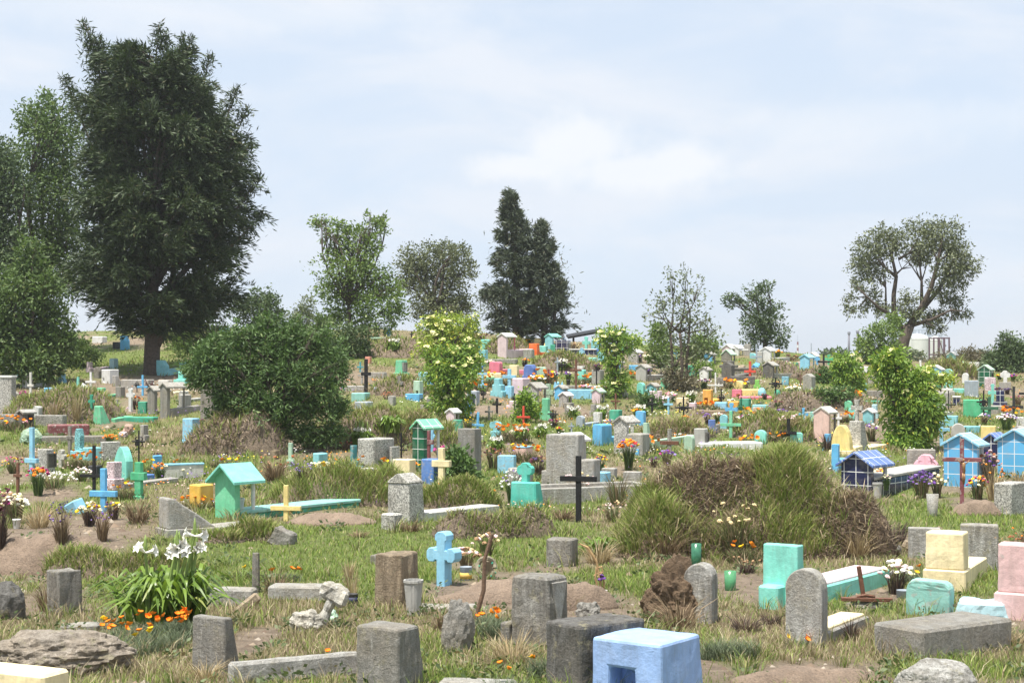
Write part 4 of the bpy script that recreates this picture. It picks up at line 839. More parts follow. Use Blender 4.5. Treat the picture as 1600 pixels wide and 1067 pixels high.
for (px, by, L, lab) in ((90, 900, [(-20, 250, 56, 0, .5), (-80, 140, 52, .2, .5)], 'bare brown earth mound of a fresh grave planted with faded flowers at left'),
        (775, 945, [(0, 210, 24, 0, .5), (-50, 130, 20, 0, .5)], 'bare earth grave mound in front of the light blue ornate cross'),
        (905, 955, [(0, 130, 34, 0, .45)], 'bare earth mound behind the tall cracked concrete block'),
        (515, 822, [(0, 150, 16, 0, .5)], 'low grey earth grave mound beside the pale yellow cross'),
        (1532, 806, [(0, 90, 22, 0, .5)], 'small bare earth mound at the foot of the brown wooden cross'),
        (905, 985, [(40, 150, 14, 0, .5)], 'low bare earth mound with a stone, left of the brown root stump'),
        (1290, 1078, [(0, 250, 20, 0, .4), (-90, 120, 14, 0, .4)], 'bare earth mound at the bottom right of the foreground')):
    heap(px, by, L, lab, name='grave_mound', cat='mound', lump=0.055, grass=(0, None), res=110, col=(0.275, 0.205, 0.15), group='bare earth grave mounds')
# ---------------------------------------------------------------- builders for graves, crosses, flowers and small things
def M(k):
    if not isinstance(k, str): return k
    t, c = k.split(':')
    if t == 'p': return paint(c)
    if t == 'P': return paint(c, 0.9)
    if t == 'n': return paint(c, 0.05)
    if t == 'c': return concrete(c)
    if t == 'C': return concrete(c, 0.9)
    if t == 't': return terrazzo(c)
    if t == 'l': return tile(c, 0.22 if c != 'dgreen' else 0.2)
    if t == 'i': return plain('iron_' + c, PAL[c], 0.6, 0.2, 0.4, 25, 0.4)
    if t == 'w': return plain('wood_' + c, PAL[c], 0.85, 0, 0.35, 30, 0.5)
FEET = []; PLACED = []
DARK = plain('hollow_shade', (0.03, 0.026, 0.022), 1.0, bump=0)  # near black colour standing in for the shade inside hollows
def pxm(p, by):
    """metres per photo pixel at a ground point; far stones stand a little proud of the grass"""
    return p.y / F * (1.14 if by < 668 else 1.0)
def rot(v, yaw):
    a = R(yaw); return Vector((v[0] * math.cos(a) - v[1] * math.sin(a), v[0] * math.sin(a) + v[1] * math.cos(a), 0))
def outline(top, w, H, z0=-0.15):
    h = w / 2
    if top in ('arch', 'gothic', 'round', 'egg'):
        r = {'arch': min(h, H * .6), 'gothic': min(h * 1.5, H * .7), 'round': min(h * .45, H * .35), 'egg': H * .8}[top]; P = []
        for k in range(13):
            a = math.pi * k / 12; x = math.cos(a)
            if top == 'round':
                cx = (h - r) * (1 if a < math.pi / 2 else -1); P.append((cx + r * math.cos(a), H - r + r * math.sin(a)))
            elif top == 'gothic': P.append((h * x, H - r + r * (1 - abs(x) ** 1.7) ** .9))
            else: P.append((h * x, H - r + r * math.sin(a)))
        return [(-h, z0)] + [(h, z0)] + P
    if top == 'gable': return [(-h, z0), (h, z0), (h, H - w * .32), (0, H), (-h, H - w * .32)]
    if top == 'step': return [(-h, z0), (h, z0), (h, H * .42), (h * .58, H * .42), (h * .58, H), (-h * .58, H), (-h * .58, H * .42), (-h, H * .42)]
    if top == 'step3': return [(-h, z0), (h, z0), (h, H * .35), (h * .7, H * .35), (h * .7, H * .68), (h * .42, H * .68), (h * .42, H), (-h * .42, H), (-h * .42, H * .68), (-h * .7, H * .68), (-h * .7, H * .35), (-h, H * .35)]
    if top == 'left': return [(-h, z0), (h, z0), (h, H * .96), (-h * .3, H), (-h * .3, H * .4), (-h, H * .4)]
    if top == 'right': return [(-h, z0), (h, z0), (h, H * .56), (h * .42, H * .56), (h * .42, H), (-h * .82, H), (-h * .82, H * .35), (-h, H * .35)]
    if top == 'slant': return [(-h, z0), (h, z0), (h, H * .62), (h * .2, H), (-h, H)]
    if top == 'bottle': return [(-h, z0), (h, z0), (h, H * .3), (h * .75, H * .35), (h * .8, H * .75), (h * .45, H), (-h * .45, H), (-h * .8, H * .75), (-h * .75, H * .35), (-h, H * .3)]
    return [(-h, z0), (h, z0), (h, H), (-h, H)]
def ornate_outline(w, h, aw, arm, z0=-0.1, end='bud'):
    """cross outline with swelling arm ends"""
    a = aw / 2; W = w / 2; zc = h * arm; b = a * 1.42; e = a * 1.15
    if end == 'bud':
        right = [(a, zc - a), (W - e * 1.7, zc - a), (W - e * 1.5, zc - b), (W - e * .5, zc - b), (W, zc - a * .7), (W, zc + a * .7), (W - e * .5, zc + b), (W - e * 1.5, zc + b), (W - e * 1.7, zc + a), (a, zc + a)]
        topp = [(a, h - e * 1.7), (b, h - e * 1.5), (b, h - e * .6), (a * .7, h), (-a * .7, h), (-b, h - e * .6), (-b, h - e * 1.5), (-a, h - e * 1.7)]
    else:
        right = [(a, zc - a), (W, zc - a * 1.6), (W, zc + a * 1.6), (a, zc + a)]; topp = [(a * 1.5, h), (-a * 1.5, h)]
    left = [(-x, z) for x, z in reversed(right)]
    return [(-a, z0), (a, z0)] + right + topp + left
CROSS_G = 'grave crosses on the hillside'; STONE_G = 'gravestones on the hillside'
def cross_parts(root, w, h, bw, dp, mat, arm, style, z0=-0.12, base=(0, 0, 0), two=None):
    bx, by_, bz = base; m2 = two or mat
    if style == 'plain':
        u = MB().box(bx - bw / 2, bx + bw / 2, by_ - dp / 2, by_ + dp / 2, bz + z0, bz + h).build('upright', mat, root, bev=bw * .06)
        c = MB().box(bx - w / 2, bx + w / 2, by_ - dp / 2 - .012, by_ + dp / 2 - .006, bz + h * arm - bw / 2, bz + h * arm + bw / 2).build('crossbar', m2, root, bev=bw * .06)
    elif style == 'block':
        MB().prism([(bx - bw / 2, bz + z0), (bx + bw / 2, bz + z0), (bx + bw / 2, bz + h), (bx - bw / 2, bz + h)], by_ - dp / 2, by_ + dp / 2).build('upright', mat, root, bev=bw * .05)
        MB().box(bx - w / 2, bx + w / 2, by_ - dp / 2 - .01, by_ + dp / 2 + .004, bz + h * arm - bw * .55, bz + h * arm + bw * .55).build('crossbar', m2, root, bev=bw * .05)
    elif style in ('bud', 'flare'):
        P = [(bx + x, bz + z) for x, z in ornate_outline(w, h, bw, arm, z0, style)]
        MB().prism(P, by_ - dp / 2, by_ + dp / 2).build('cross_body', mat, root, bev=bw * .05)
    elif style == 'iron':
        r = bw / 2
        MB().tube([(bx, by_, bz + z0), (bx, by_, bz + h)], r, 6).build('upright', mat, root)
        MB().tube([(bx - w / 2, by_ - r, bz + h * arm), (bx + w / 2, by_ - r, bz + h * arm)], r, 6).build('crossbar', m2, root)
        sw_ = max(w * .3, r * 4); MB().box(bx - sw_ / 2, bx + sw_ / 2, by_ - r * 2.6, by_ - r * 2, bz + h * (arm - .13), bz + h * (arm + .07)).build('plaque', mat, root, bev=r * .3)
        for sx in (-1, 1):
            P = [(bx + sx * w * (.12 + .16 * math.sin(a)), by_, bz + h * arm + sz * w * (.04 + .13 * (1 - math.cos(a)))) for sz in (1, -1) for a in [k * .5 for k in range(7)]]
            MB().tube(P[:7], r * .7, 5).build('scroll', mat, root); MB().tube(P[7:], r * .7, 5).build('scroll', mat, root)
def stone(ex, by, fw, h, sw, mat, label, top='flat', yaw=-38, tx=1.0, slope=1.0, base=None, slab=None, hole=None, cross=None, rough=None, face=None, name='headstone', cat='gravestone', back=0.0, cap=None, group=STONE_G, niche=None, xs=0.0):
    """a headstone by its near front edge ex and foot by, in photo pixels: fw back face, sw side face;
    slab = (length m, height px, material or None, width factor), base = (overhang px, height px), hole = (face, u0, u1, v0, v1)"""
    p = at(ex, by); s = pxm(p, by); PLACED.append((ex - fw / 2, by, label)); w = fw * s / math.cos(R(yaw)); t = max(0.07, sw * s / max(.12, abs(math.sin(R(yaw))))); H = h * s
    loc = p - rot((w / 2, -t / 2), yaw); root = empty(name if (slab or base or cross or cap or face or niche) else name, loc, yaw, label, cat, group)
    m = M(mat); z0 = -0.2; big = h > 55; mb = MB(); hb = 0.0
    if base:
        o, bh = base[0] * s, base[1] * s; hb = bh
        MB().box(-w / 2 - o, w / 2 + o, -t / 2 - o, t / 2 + o, z0, bh).build('base', M(base[2]) if len(base) > 2 else m, root, bev=min(.015, bh * .1), rough=.003)
        z0 = bh - .004
    if hole:
        f, u0, u1, v0, v1 = hole
        if f == 'y': mb.boxhole(-w / 2, w / 2, -t / 2, t / 2, z0, H, -w / 2 + u0 * w, -w / 2 + u1 * w, v0 * H, v1 * H, min(.22, t * .8), 'y', tx, -t / 2 + back * t, t / 2 - t * (1 - slope - back) if slope < 1 else None)
        else: mb.boxhole(-w / 2, w / 2, -t / 2, t / 2, z0, H, -t / 2 + u0 * t, -t / 2 + u1 * t, v0 * H, v1 * H, min(.25, w * .6), 'x', tx)
    elif top == 'flat':
        mb.box(-w / 2, w / 2, -t / 2, t / 2, z0, H, tx, -t / 2 + back * t, (-t / 2 + t * slope) if slope < 1 else None, xl=xs * w)
    else:
        mb.prism([(x, max(z, z0) if z < 0 else z) for x, z in outline(top, w, H, z0)], -t / 2, t / 2)
    rg = rough if rough is not None else (.006 if big else .004)
    FEET.append((loc.x, loc.y, w, t, yaw))
    body = mb.build('stone', m, root, bev=min(.022, .06 * min(w, t)), seg=2 if big else 1, rough=rg, cuts=(3 if h > 90 else 2) if big else 0, freq=7)
    if face: MB().box(-w * .36, w * .36, t / 2 - .01, t / 2 + .012, H * .3, H * .8).build('inscription_plate', M(face), root)
    if niche:
        z1, z2 = niche[0] * H, niche[1] * H
        fr = MB(); x = w / 2; a, b = -t * .3, t * .3
        fr.box(x - .01, x + .03, a - .025, a, z1, z2).box(x - .01, x + .03, b, b + .025, z1, z2).box(x - .01, x + .032, a - .025, b + .025, z2, z2 + .03)
        fr.box(x - .012, x + .004, a, b, z1, z2).build('niche', M(niche[2]) if len(niche) > 2 else DARK, root)  # flat panel between the frames; the dark default paints a recess in shade
    if cap: 
        o = cap[1] * s; MB().box(-w / 2 * tx - o, w / 2 * tx + o, -t / 2 - o, t / 2 + o, H - .002, H + cap[0] * s).build('cap', M(cap[2]) if len(cap) > 2 else m, root, bev=.008, rough=.002)
    if cross:
        cw, ch, cb, cst = cross[:4]; cz = H - .01
        cross_parts(root, cw * s, ch * s, cb * s, max(cb * s, .06) * 1.1, M(cross[4]) if len(cross) > 4 else m, .62, cst, -.02, (0, -t / 2 + t * min(slope, 1) / 2 if slope < 1 else 0, cz))
    if slab:
        Ls, hs = slab[0], slab[1] * s; ms = M(slab[2]) if len(slab) > 2 and slab[2] else m; wf = slab[3] if len(slab) > 3 else 1.0
        e = root.matrix_basis @ Vector((0, t / 2 + Ls, 0)); dz = float(terr(e.x, e.y)) - loc.z
        dz = max(-.25, min(.25, dz * .6)); W2 = w * wf / 2; y0 = t / 2 + .002
        vs = [(-W2, y0, -.3), (W2, y0, -.3), (W2, y0 + Ls, -.3 + dz), (-W2, y0 + Ls, -.3 + dz), (-W2, y0, hs), (W2, y0, hs), (W2, y0 + Ls, hs + dz), (-W2, y0 + Ls, hs + dz)]
        MB().add(vs, [(0, 3, 2, 1), (4, 5, 6, 7), (0, 1, 5, 4), (1, 2, 6, 5), (2, 3, 7, 6), (3, 0, 4, 7)]).build('grave_slab', ms, root, bev=.012, rough=.004, cuts=2 if Ls / s > 70 else 0)
        if len(slab) > 4:
            W3 = W2 - .03; vs = [(x, y, hs - .01 + (dz * (y - y0) / Ls) + c) for c in (0, .035) for (x, y) in ((-W3, y0 + .03), (W3, y0 + .03), (W3, y0 + Ls - .04), (-W3, y0 + Ls - .04))]
            MB().add(vs, [(0, 3, 2, 1), (4, 5, 6, 7), (0, 1, 5, 4), (1, 2, 6, 5), (2, 3, 7, 6), (3, 0, 4, 7)]).build('slab_cover', M(slab[4]), root, bev=.008, rough=.004)
    return root
def block(*a, **k):
    k.setdefault('name', 'grave_block'); k.setdefault('cat', 'grave'); return stone(*a, **k)
def kerb(ex, by, L, h, mat, label, yaw=-50, wd=0.8, name='grave_kerb', fill=None):
    """open kerb frame or solid slab lying on the ground: near corner ex,by; L metres away along the grave"""
    p = at(ex, by); s = p.y / F; H = h * s; root = empty(name, p - rot((wd / 2, 0), yaw), yaw, label, 'grave', STONE_G); m = M(mat); T = .11
    for nm, b in (('side_kerb', (wd / 2 - T, wd / 2, 0, L)), ('side_kerb', (-wd / 2, -wd / 2 + T, 0, L)), ('end_kerb', (-wd / 2 + T + .002, wd / 2 - T - .002, 0, T)), ('end_kerb', (-wd / 2 + T + .002, wd / 2 - T - .002, L - T, L))):
        MB().box(b[0], b[1], b[2], b[3], -.25, H).build(nm, m, root, bev=.01, rough=.004, cuts=2 if h > 14 else 0)
    if fill: MB().box(-wd / 2 + T, wd / 2 - T, T, L - T, -.2, H * .8).build('cover', M(fill), root)
    return root
def shrine(ex, by, fw, h, rw, wall, roof, label, yaw=-38, pillar='p:white', slab=None, over=.07, pit=.30, closed=False, back_h=None, name='grave_shrine', legs=1, wallside=False):
    """small gabled chapel: gable wall towards us, roof running away, open front on pillars, slab beyond"""
    p = at(ex, by); s = pxm(p, by); PLACED.append((ex - fw / 2, by, label)); w = fw * s / math.cos(R(yaw)); L = max(.2, rw * s / abs(math.sin(R(yaw)))); H = h * s; eave = H - w * pit * 1.15
    loc = p - rot((w / 2, 0), yaw); root = empty(name, loc, yaw, label, 'shrine', 'gabled grave shrines')
    FEET.append((loc.x, loc.y, w, .2, yaw)); mw, mr = M(wall), M(roof); T = min(.1, L * .3); th = .045
    depth = L - .05 if closed else T
    MB().prism([(-w / 2, -.2), (w / 2, -.2), (w / 2, eave - .01), (0, H - th - .005), (-w / 2, eave - .01)], 0, depth).build('back_wall' if not closed else 'wall', mw, root, bev=.006)
    if closed:
        MB().box(-w * .26, w * .26, depth - .01, depth + .01, .02, eave * .8).build('doorway', DARK, root)  # flat dark panel painted as the shaded opening
        MB().box(w / 2 - .01, w / 2 + .012, depth * .45, depth * .85, .1 * H, eave * .78).build('niche', DARK, root)  # no recess cut; the hollow's shade is the panel's colour
    if wallside: MB().box(-w / 2, -w / 2 + .06, T + .002, L * .9, -.2, eave - .02).build('side_wall', mw, root)
    k = (H - eave) / (w / 2); ho = w / 2 + over; ze = H - k * ho
    mb = MB().prism([(-ho, ze), (0, H), (ho, ze), (ho, ze - th), (0, H - th), (-ho, ze - th)], -over, L + over * .5)
    mb.build('roof', mr, root, bev=.005)
    if not closed and pillar:
        for sx in ((1, -1) if legs > 1 else (1,)):
            hp = eave + .0; r = max(.025, w * .06)
            MB().lathe([(r * 1.6, -.2), (r * 1.6, hp * .06), (r, hp * .10), (r * 1.15, hp * .5), (r, hp * .85), (r * 1.7, hp * .93), (r * 1.7, hp - .012)], 10, (sx * (w / 2 - r * 1.8), L - r * 2.2, 0)).build('pillar', M(pillar), root, smooth=False)
    if slab:
        Ls, hs = slab[0], slab[1] * s; e = root.matrix_basis @ Vector((0, Ls, 0)); dz = max(-.25, min(.25, (float(terr(e.x, e.y)) - loc.z) * .6)); W2 = w / 2 * (slab[3] if len(slab) > 3 else 1.0); y0 = T + .003
        z2 = min(hs, .3)
        vs = [(-W2, y0, -.3), (W2, y0, -.3), (W2, y0 + Ls, -.3 + dz), (-W2, y0 + Ls, -.3 + dz), (-W2, y0, z2), (W2, y0, z2), (W2, y0 + Ls, z2 + dz), (-W2, y0 + Ls, z2 + dz)]
        MB().add(vs, [(0, 3, 2, 1), (4, 5, 6, 7), (0, 1, 5, 4), (1, 2, 6, 5), (2, 3, 7, 6), (3, 0, 4, 7)]).build('grave_slab', M(slab[2]) if len(slab) > 2 and slab[2] else mw, root, bev=.01)
        if len(slab) > 4:
            vs = [(a + (.02 if a > 0 else -.02), b + (.03 if b > y0 + .1 else 0), z2 + .003 + (dz if b > y0 + .1 else 0) + c) for c in (0, .05) for (a, b) in ((-W2, y0), (W2, y0), (W2, y0 + Ls), (-W2, y0 + Ls))]
            MB().add(vs, [(0, 3, 2, 1), (4, 5, 6, 7), (0, 1, 5, 4), (1, 2, 6, 5), (2, 3, 7, 6), (3, 0, 4, 7)]).build('slab_top', M(slab[4]), root, bev=.01)
    return root
def cross(px, by, w, h, mat, label, style='plain', bw=None, dp=None, arm=.68, yaw=-18, lean=0, pitch=0, base=None, two=None, group=CROSS_G):
    p = at(px, by); s = pxm(p, by); PLACED.append((px, by, label)); bw = (bw or max(2.5, h * .12)) * s; W = w * s / math.cos(R(yaw)); H = h * s
    root = empty('grave_cross', p, yaw, label, 'cross', group); root.rotation_euler = (R(pitch), R(lean), R(yaw))
    b = (0, 0, 0)
    if base:
        o, bh = base[0] * s, base[1] * s; MB().box(-o, o, -o * .8, o * .8, -.2, bh, .8).build('base', M(base[2]) if len(base) > 2 else M(mat), root, bev=.01, rough=.004); b = (0, 0, bh); H -= bh
    cross_parts(root, W, H, bw, (dp * s if dp else bw * .8), M(mat), arm, style, base=b, two=M(two) if two else None, z0=-.15 if not base else -.02)
    return root
# flowers
def flowermat(c): return plain('petal_' + c, PALF[c], 0.75, 0, 0.2, 40, 0)
PALF = {k: lin(v) for k, v in dict(white='e8e6dc', cream='efe6bd', yellow='f2c518', orange='f58a12', marigold='f07f10', red='b8262c', magenta='a8337a', purple='6b3f92', violet='52357c', pink='d98aa0', rose='c0507a', dried='9a7a58', wine='5a1f33', lav='8d78ad', straw='cdb98a', rust='a0603a', palepink='e6c6c4', dkpurple='45305a').items()}
_B = {}
def bloom_mesh(kind):
    if kind in _B: return _B[kind]
    rnd = random.Random(len(_B)); vs = []; fs = []
    if kind == 'mum':                       # a rounded double flower, one connected lumpy cushion
        n, m = 9, 4; vs.append((0, 0, .62))
        for i in range(1, m + 1):
            for k in range(n):
                a = k / n * 6.283 + i * .35; r = math.sin(i / m * 1.9) * rnd.uniform(.75, 1.15); vs.append((r * math.cos(a), r * math.sin(a), .62 * math.cos(i / m * 1.9) + rnd.uniform(-.12, .12)))
        for k in range(n):
            fs.append((0, 1 + k, 1 + (k + 1) % n))
            for i in range(m - 1): o = 1 + i * n; fs.append((o + k, o + n + k, o + n + (k + 1) % n, o + (k + 1) % n))
    elif kind == 'cup':                     # poppy: four overlapping petals opening upward
        n = 8; vs.append((0, 0, 0))
        for i, (r, z) in enumerate(((.42, .22), (.8, .55), (1.0, .8))):
            for k in range(n): a = k / n * 6.283; q = r * (1 + (.12 if k % 2 else -.08) * (i > 0)); vs.append((q * math.cos(a), q * math.sin(a), z + (.12 if (k % 2 and i == 2) else 0)))
        for k in range(n):
            fs.append((0, 1 + (k + 1) % n, 1 + k))
            for i in range(2): o = 1 + i * n; fs.append((o + k, o + (k + 1) % n, o + n + (k + 1) % n, o + n + k))
    else:                                   # trumpet lily: tube opening in six recurved points
        n = 12; prof = ((.10, 0), (.14, .35), (.2, .7), (.34, 1.0), (.62, 1.22))
        for i, (r, z) in enumerate(prof):
            for k in range(n):
                a = k / n * 6.283; tip = (k % 2 == 0); q = r * ((1.25 if tip else .75) if i == 4 else (1.08 if tip else .95)); vs.append((q * math.cos(a), q * math.sin(a), z - (.10 if (tip and i == 4) else 0)))
        for i in range(4):
            for k in range(n): o = i * n; fs.append((o + k, o + (k + 1) % n, o + n + (k + 1) % n, o + n + k))
        fs.append(tuple(range(n - 1, -1, -1)))
    _B[kind] = (vs, fs); return _B[kind]
_BM = {}
def bloom(kind, c, loc, r, parent, tilt=None, name='flower'):
    key = (kind, c)
    if key not in _BM:
        me = bpy.data.meshes.new(f'{c}_{kind}'); me.from_pydata(*[list(bloom_mesh(kind)[0]), [], list(bloom_mesh(kind)[1])]); me.materials.append(flowermat(c)); _BM[key] = me
    o = bpy.data.objects.new(name, _BM[key]); COL.objects.link(o); o.parent = parent; o.location = loc; o.scale = (r, r, r)
    o.rotation_euler = tilt if tilt else (random.gauss(0, .4), random.gauss(0, .4), random.uniform(0, 6.28)); return o
GREENS = {'green': np.array([(0.07, 0.13, 0.03), (0.12, 0.18, 0.04), (0.05, 0.09, 0.025)]), 'grey': np.array([(0.15, 0.19, 0.11), (0.20, 0.23, 0.14), (0.11, 0.15, 0.075)]), 'dead': np.array([(0.24, 0.17, 0.10), (0.16, 0.11, 0.065), (0.33, 0.25, 0.15)]), 'dark': np.array([(0.09, 0.06, 0.05), (0.14, 0.09, 0.06), (0.06, 0.045, 0.035)]), 'mixed': np.array([(0.10, 0.15, 0.04), (0.22, 0.17, 0.09), (0.15, 0.12, 0.06)]), 'straw': np.array([(0.42, 0.33, 0.18), (0.34, 0.25, 0.13), (0.5, 0.41, 0.25)])}
def stems(root, n, rx, hz, pal, y=1.0, name='stems', w=None, d=20, z0=0.0, spread=1.0, lo=.45, fall=0.0):
    a = RNG.uniform(0, 6.283, n); r = np.sqrt(RNG.random(n)) * rx * .35; h = hz * RNG.uniform(lo, 1.0, n)
    P = np.stack([np.cos(a) * r, np.sin(a) * r * y, np.full(n, z0)], 1); lean = rx * RNG.uniform(.15, .85, n) * spread
    h = h - fall * hz * RNG.random(n) ** 2
    V, lo_, si, C = blade_arrays(P, h, np.full(n, w or max(.006, .0005 * d)) * RNG.uniform(.7, 1.5, n), lean, a + RNG.normal(0, .3, n), pick(GREENS[pal], n))
    return raw_mesh(name, V, lo_, si, attrmat('grass_blade', .25), root, col=C)
def bouquet(px, by, w, h, cols, label, n=10, pal='green', br=None, zmin=.55, group='flowers left on graves', name='bouquet', lift=0.0, up=None, kind='mum', ns=None):
    """cut or planted flowers: stems and separate flower heads"""
    p = at(px, by); s = pxm(p, by); PLACED.append((px, by, label)); W, H = w * s / 2, h * s
    root = empty(name, p + Vector((0, 0, lift * s)), 0, label, 'flowers', group)
    stems(root, ns or int(40 + 60 * min(1, h / 60)), W, H * .95, pal, d=p.y, lo=.5)
    r = (br or max(2.6, w * .14)) * s * .62
    for k in range(n):
        a = k * 2.4; t = math.sqrt((k + .5) / n); x = math.cos(a) * t * W; y = math.sin(a) * t * W * .8
        z = H * (zmin + (1 - zmin) * math.sqrt(max(0, 1 - t * t * .85)) * random.uniform(.75, 1.0)) - r * .4
        bloom(kind, cols[k % len(cols)], (x, y, z), r * random.uniform(.75, 1.2), root)
    return root
def dryplant(px, by, w, h, label, pal='dead', n=90, cols=None, name='dead_plant', cat='plant', nb=14, group='dead and drying plants', fall=0.25, br=None):
    p = at_top(px, by); s = p.y / F; root = empty(name, p, random.uniform(0, 90), label, cat, group)
    stems(root, n, w * s / 2, h * s, pal, d=p.y, lo=.35, fall=fall, spread=1.25, z0=-.02)
    if cols:
        r = (br or max(2.2, w * .07)) * s * .6
        for k in range(nb):
            a = random.uniform(0, 6.28); t = math.sqrt(random.random()); bloom('mum', random.choice(cols), (math.cos(a) * t * w * s / 2, math.sin(a) * t * w * s / 2, h * s * random.uniform(.5, .98)), r * random.uniform(.7, 1.3), root)
    return root
def poppies(px, by, w, h, n, label, c='orange', pal='grey', foliage_n=None, r=4.2, group='orange flower clumps', spread_y=.55):
    """feathery foliage with single cup flowers on thin stalks"""
    p = at(px, by); s = p.y / F; W = w * s / 2; root = empty('flower_clump', p, 0, label, 'flowers', group); m = foliage_n or int(w * 9)
    a = RNG.uniform(0, 6.283, m); rr = np.sqrt(RNG.random(m)); x = np.cos(a) * rr * W; y = np.sin(a) * rr * W * spread_y
    z = terr(x + p.x, y + p.y) - p.z - .01; hh = h * s * RNG.uniform(.35, .8, m)
    V, lo, si, C = blade_arrays(np.stack([x, y, z], 1), hh, np.full(m, max(.006, .0005 * p.y)), hh * .6, RNG.uniform(0, 6.28, m), pick(GREENS[pal], m))
    raw_mesh('foliage', V, lo, si, attrmat('grass_blade', .25), root, col=C)
    for k in range(n):
        aa = random.uniform(0, 6.28); t = math.sqrt(random.random()); xx, yy = math.cos(aa) * t * W, math.sin(aa) * t * W * spread_y
        zz = float(terr(xx + p.x, yy + p.y)) - p.z + h * s * random.uniform(.6, 1.05)
        f = bloom('cup', c if random.random() < .8 or c != 'orange' else 'yellow', (xx, yy, zz), r * s * random.uniform(.8, 1.2), root, (random.gauss(.25, .4), random.gauss(0, .4), random.uniform(0, 6)))
    return root
LILYLEAF = leafmat('strap_leaf', (0.09, 0.16, 0.022), (0.20, 0.30, 0.05), (0.30, 0.33, 0.10), 0.3, 0.4)
def strap_plant(px, by, w, h, label, nleaf=90, flowers=0, c='white', fh=1.4, lw=None, fr=None, cat='plant', name='lily_plant', group='strap leaved lily plants'):
    """arching strap leaves from one crown, with lily flowers on tall stalks"""
    p = at_top(px, by); s = p.y / F; W, H = w * s / 2, h * s; root = empty(name, p, 0, label, cat, group)
    V, Q = [], []; seg = 5; lw = (lw or 5) * s
    for k in range(nleaf):
        a = k * 2.39996 + random.gauss(0, .25); L = random.uniform(.45, 1.08); b = Vector((math.cos(a), math.sin(a) * .8, 0)); sd = Vector((-b.y, b.x, 0)).normalized()
        base = b * W * .12 * random.random() + Vector((random.gauss(0, W * .22), random.gauss(0, W * .18), -.02)); hk = H * random.uniform(.55, 1.05); o = len(V)
        tw = random.gauss(0, .35)
        for i in range(seg + 1):
            t = i / seg; q = base + b * W * L * (t ** 1.15) * .85 + Vector((0, 0, hk * (math.sin(min(1, t * 1.08) * 2.3) * 1.0) * (1 - .15 * L * t)))
            ww = lw * (1 - t ** 2.2) * .5 + lw * .04; sv = (sd * math.cos(tw) + Vector((0, 0, 1)) * math.sin(tw)) * ww
            V += [tuple(q - sv), tuple(q + sv)]
        Q += [(o + 2 * i, o + 2 * i + 1, o + 2 * i + 3, o + 2 * i + 2) for i in range(seg)]
    raw_mesh('leaves', np.array(V), np.array(Q), np.full(len(Q), 4), LILYLEAF, root)
    gm = plain('flower_stalk', (0.20, 0.28, 0.07), .6, bump=0)
    for k in range(flowers):
        x = random.uniform(-.45, .5) * W; y = random.uniform(-.3, .1) * W; z = H * fh * random.uniform(.82, 1.05); b = Vector((x * .5, y * .5, 0)); e = Vector((x, y, z))
        MB().tube(limb_path(b, e, .05, 4), [lw * .45, lw * .42, lw * .38, lw * .34, lw * .3], 5).build('stalk', gm, root)
        for j in range(2 if flowers < 9 else 1):
            ya = random.uniform(-1.5, 1.5); bloom('lily', c, e, (fr or 9) * s * random.uniform(.85, 1.15), root, (random.uniform(.9, 1.6), 0, ya))
        if flowers < 9: MB().lathe([(lw * .1, 0), (lw * .42, lw * 1.0), (lw * .3, lw * 2.6), (lw * .04, lw * 3.8)], 7, tuple(e)).build('bud', gm, root, smooth=True)
    return root
def vessel(px, by, w, h, mat, label, prof=None, name='vase', cat='vase', lift=0.0, flute=0, band=None, lean=0, seg=18, at_xy=None):
    p = at(px, by); s = p.y / F; r = w * s / 2; H = h * s; prof = prof or [(.68, 0), (.72, .06), (.95, .85), (1.05, .9), (1.05, 1.0), (.88, 1.0), (.8, .6), (.6, .12)]
    root = empty(name, p + Vector((0, 0, lift * s)), random.uniform(0, 60), label, cat); root.rotation_euler.x = R(lean)
    n = seg if not flute else flute * 4
    MB().lathe([(a * r, b * H) for a, b in prof], n, wob=(lambda k, z: 1.0 - (.07 if (k % 4) in (0,) else 0)) if flute else None).build('body', M(mat), root, smooth=not flute)
    if band: MB().lathe([(r * band[0], H * band[1]), (r * band[0], H * band[2])], n).build('label_band', M(band[3]), root, smooth=True)
    return root
CAN = [(.95, 0), (1.0, .02), (1.0, .97), (1.03, 1.0), (.94, 1.0), (.92, .7), (.9, .1)]
def boulder(px, by, w, h, mat, label, dep=.8, amp=.22, freq=1.5, sub=4, name='rock', cat='rock', sink=.25, yaw=0):
    p = at(px, by); s = p.y / F; rx = w * s / 2; H = h * s * (1 + sink)
    o = MB().rock((0, 0, 0), (rx, rx * dep, H / 2), sub, amp, freq, random.random() * 9).build(name, M(mat), None)
    o.location = p + Vector((0, rx * dep * .6, H / 2 - h * s * sink)); o.rotation_euler.z = R(yaw); return tag(o, label, cat, 'rocks and rubble')
def rubble(px, by, w, h, d, mat, label, yaw=-30, pitch=0, roll=0, rough=.02, name='broken_slab', cat='rubble', tx=1.0, lift=0, cuts=3):
    """a broken block lying or leaning: w,h,d in photo pixels"""
    p = at(px, by); s = p.y / F
    o = MB().box(-w * s / 2, w * s / 2, -d * s / 2, d * s / 2, -.05, h * s, tx).build(name, M(mat), None, bev=.02, rough=rough, cuts=cuts, freq=6)
    o.location = p + Vector((0, 0, lift * s)); o.rotation_euler = (R(pitch), R(roll), R(yaw)); return tag(o, label, cat, 'rocks and rubble')
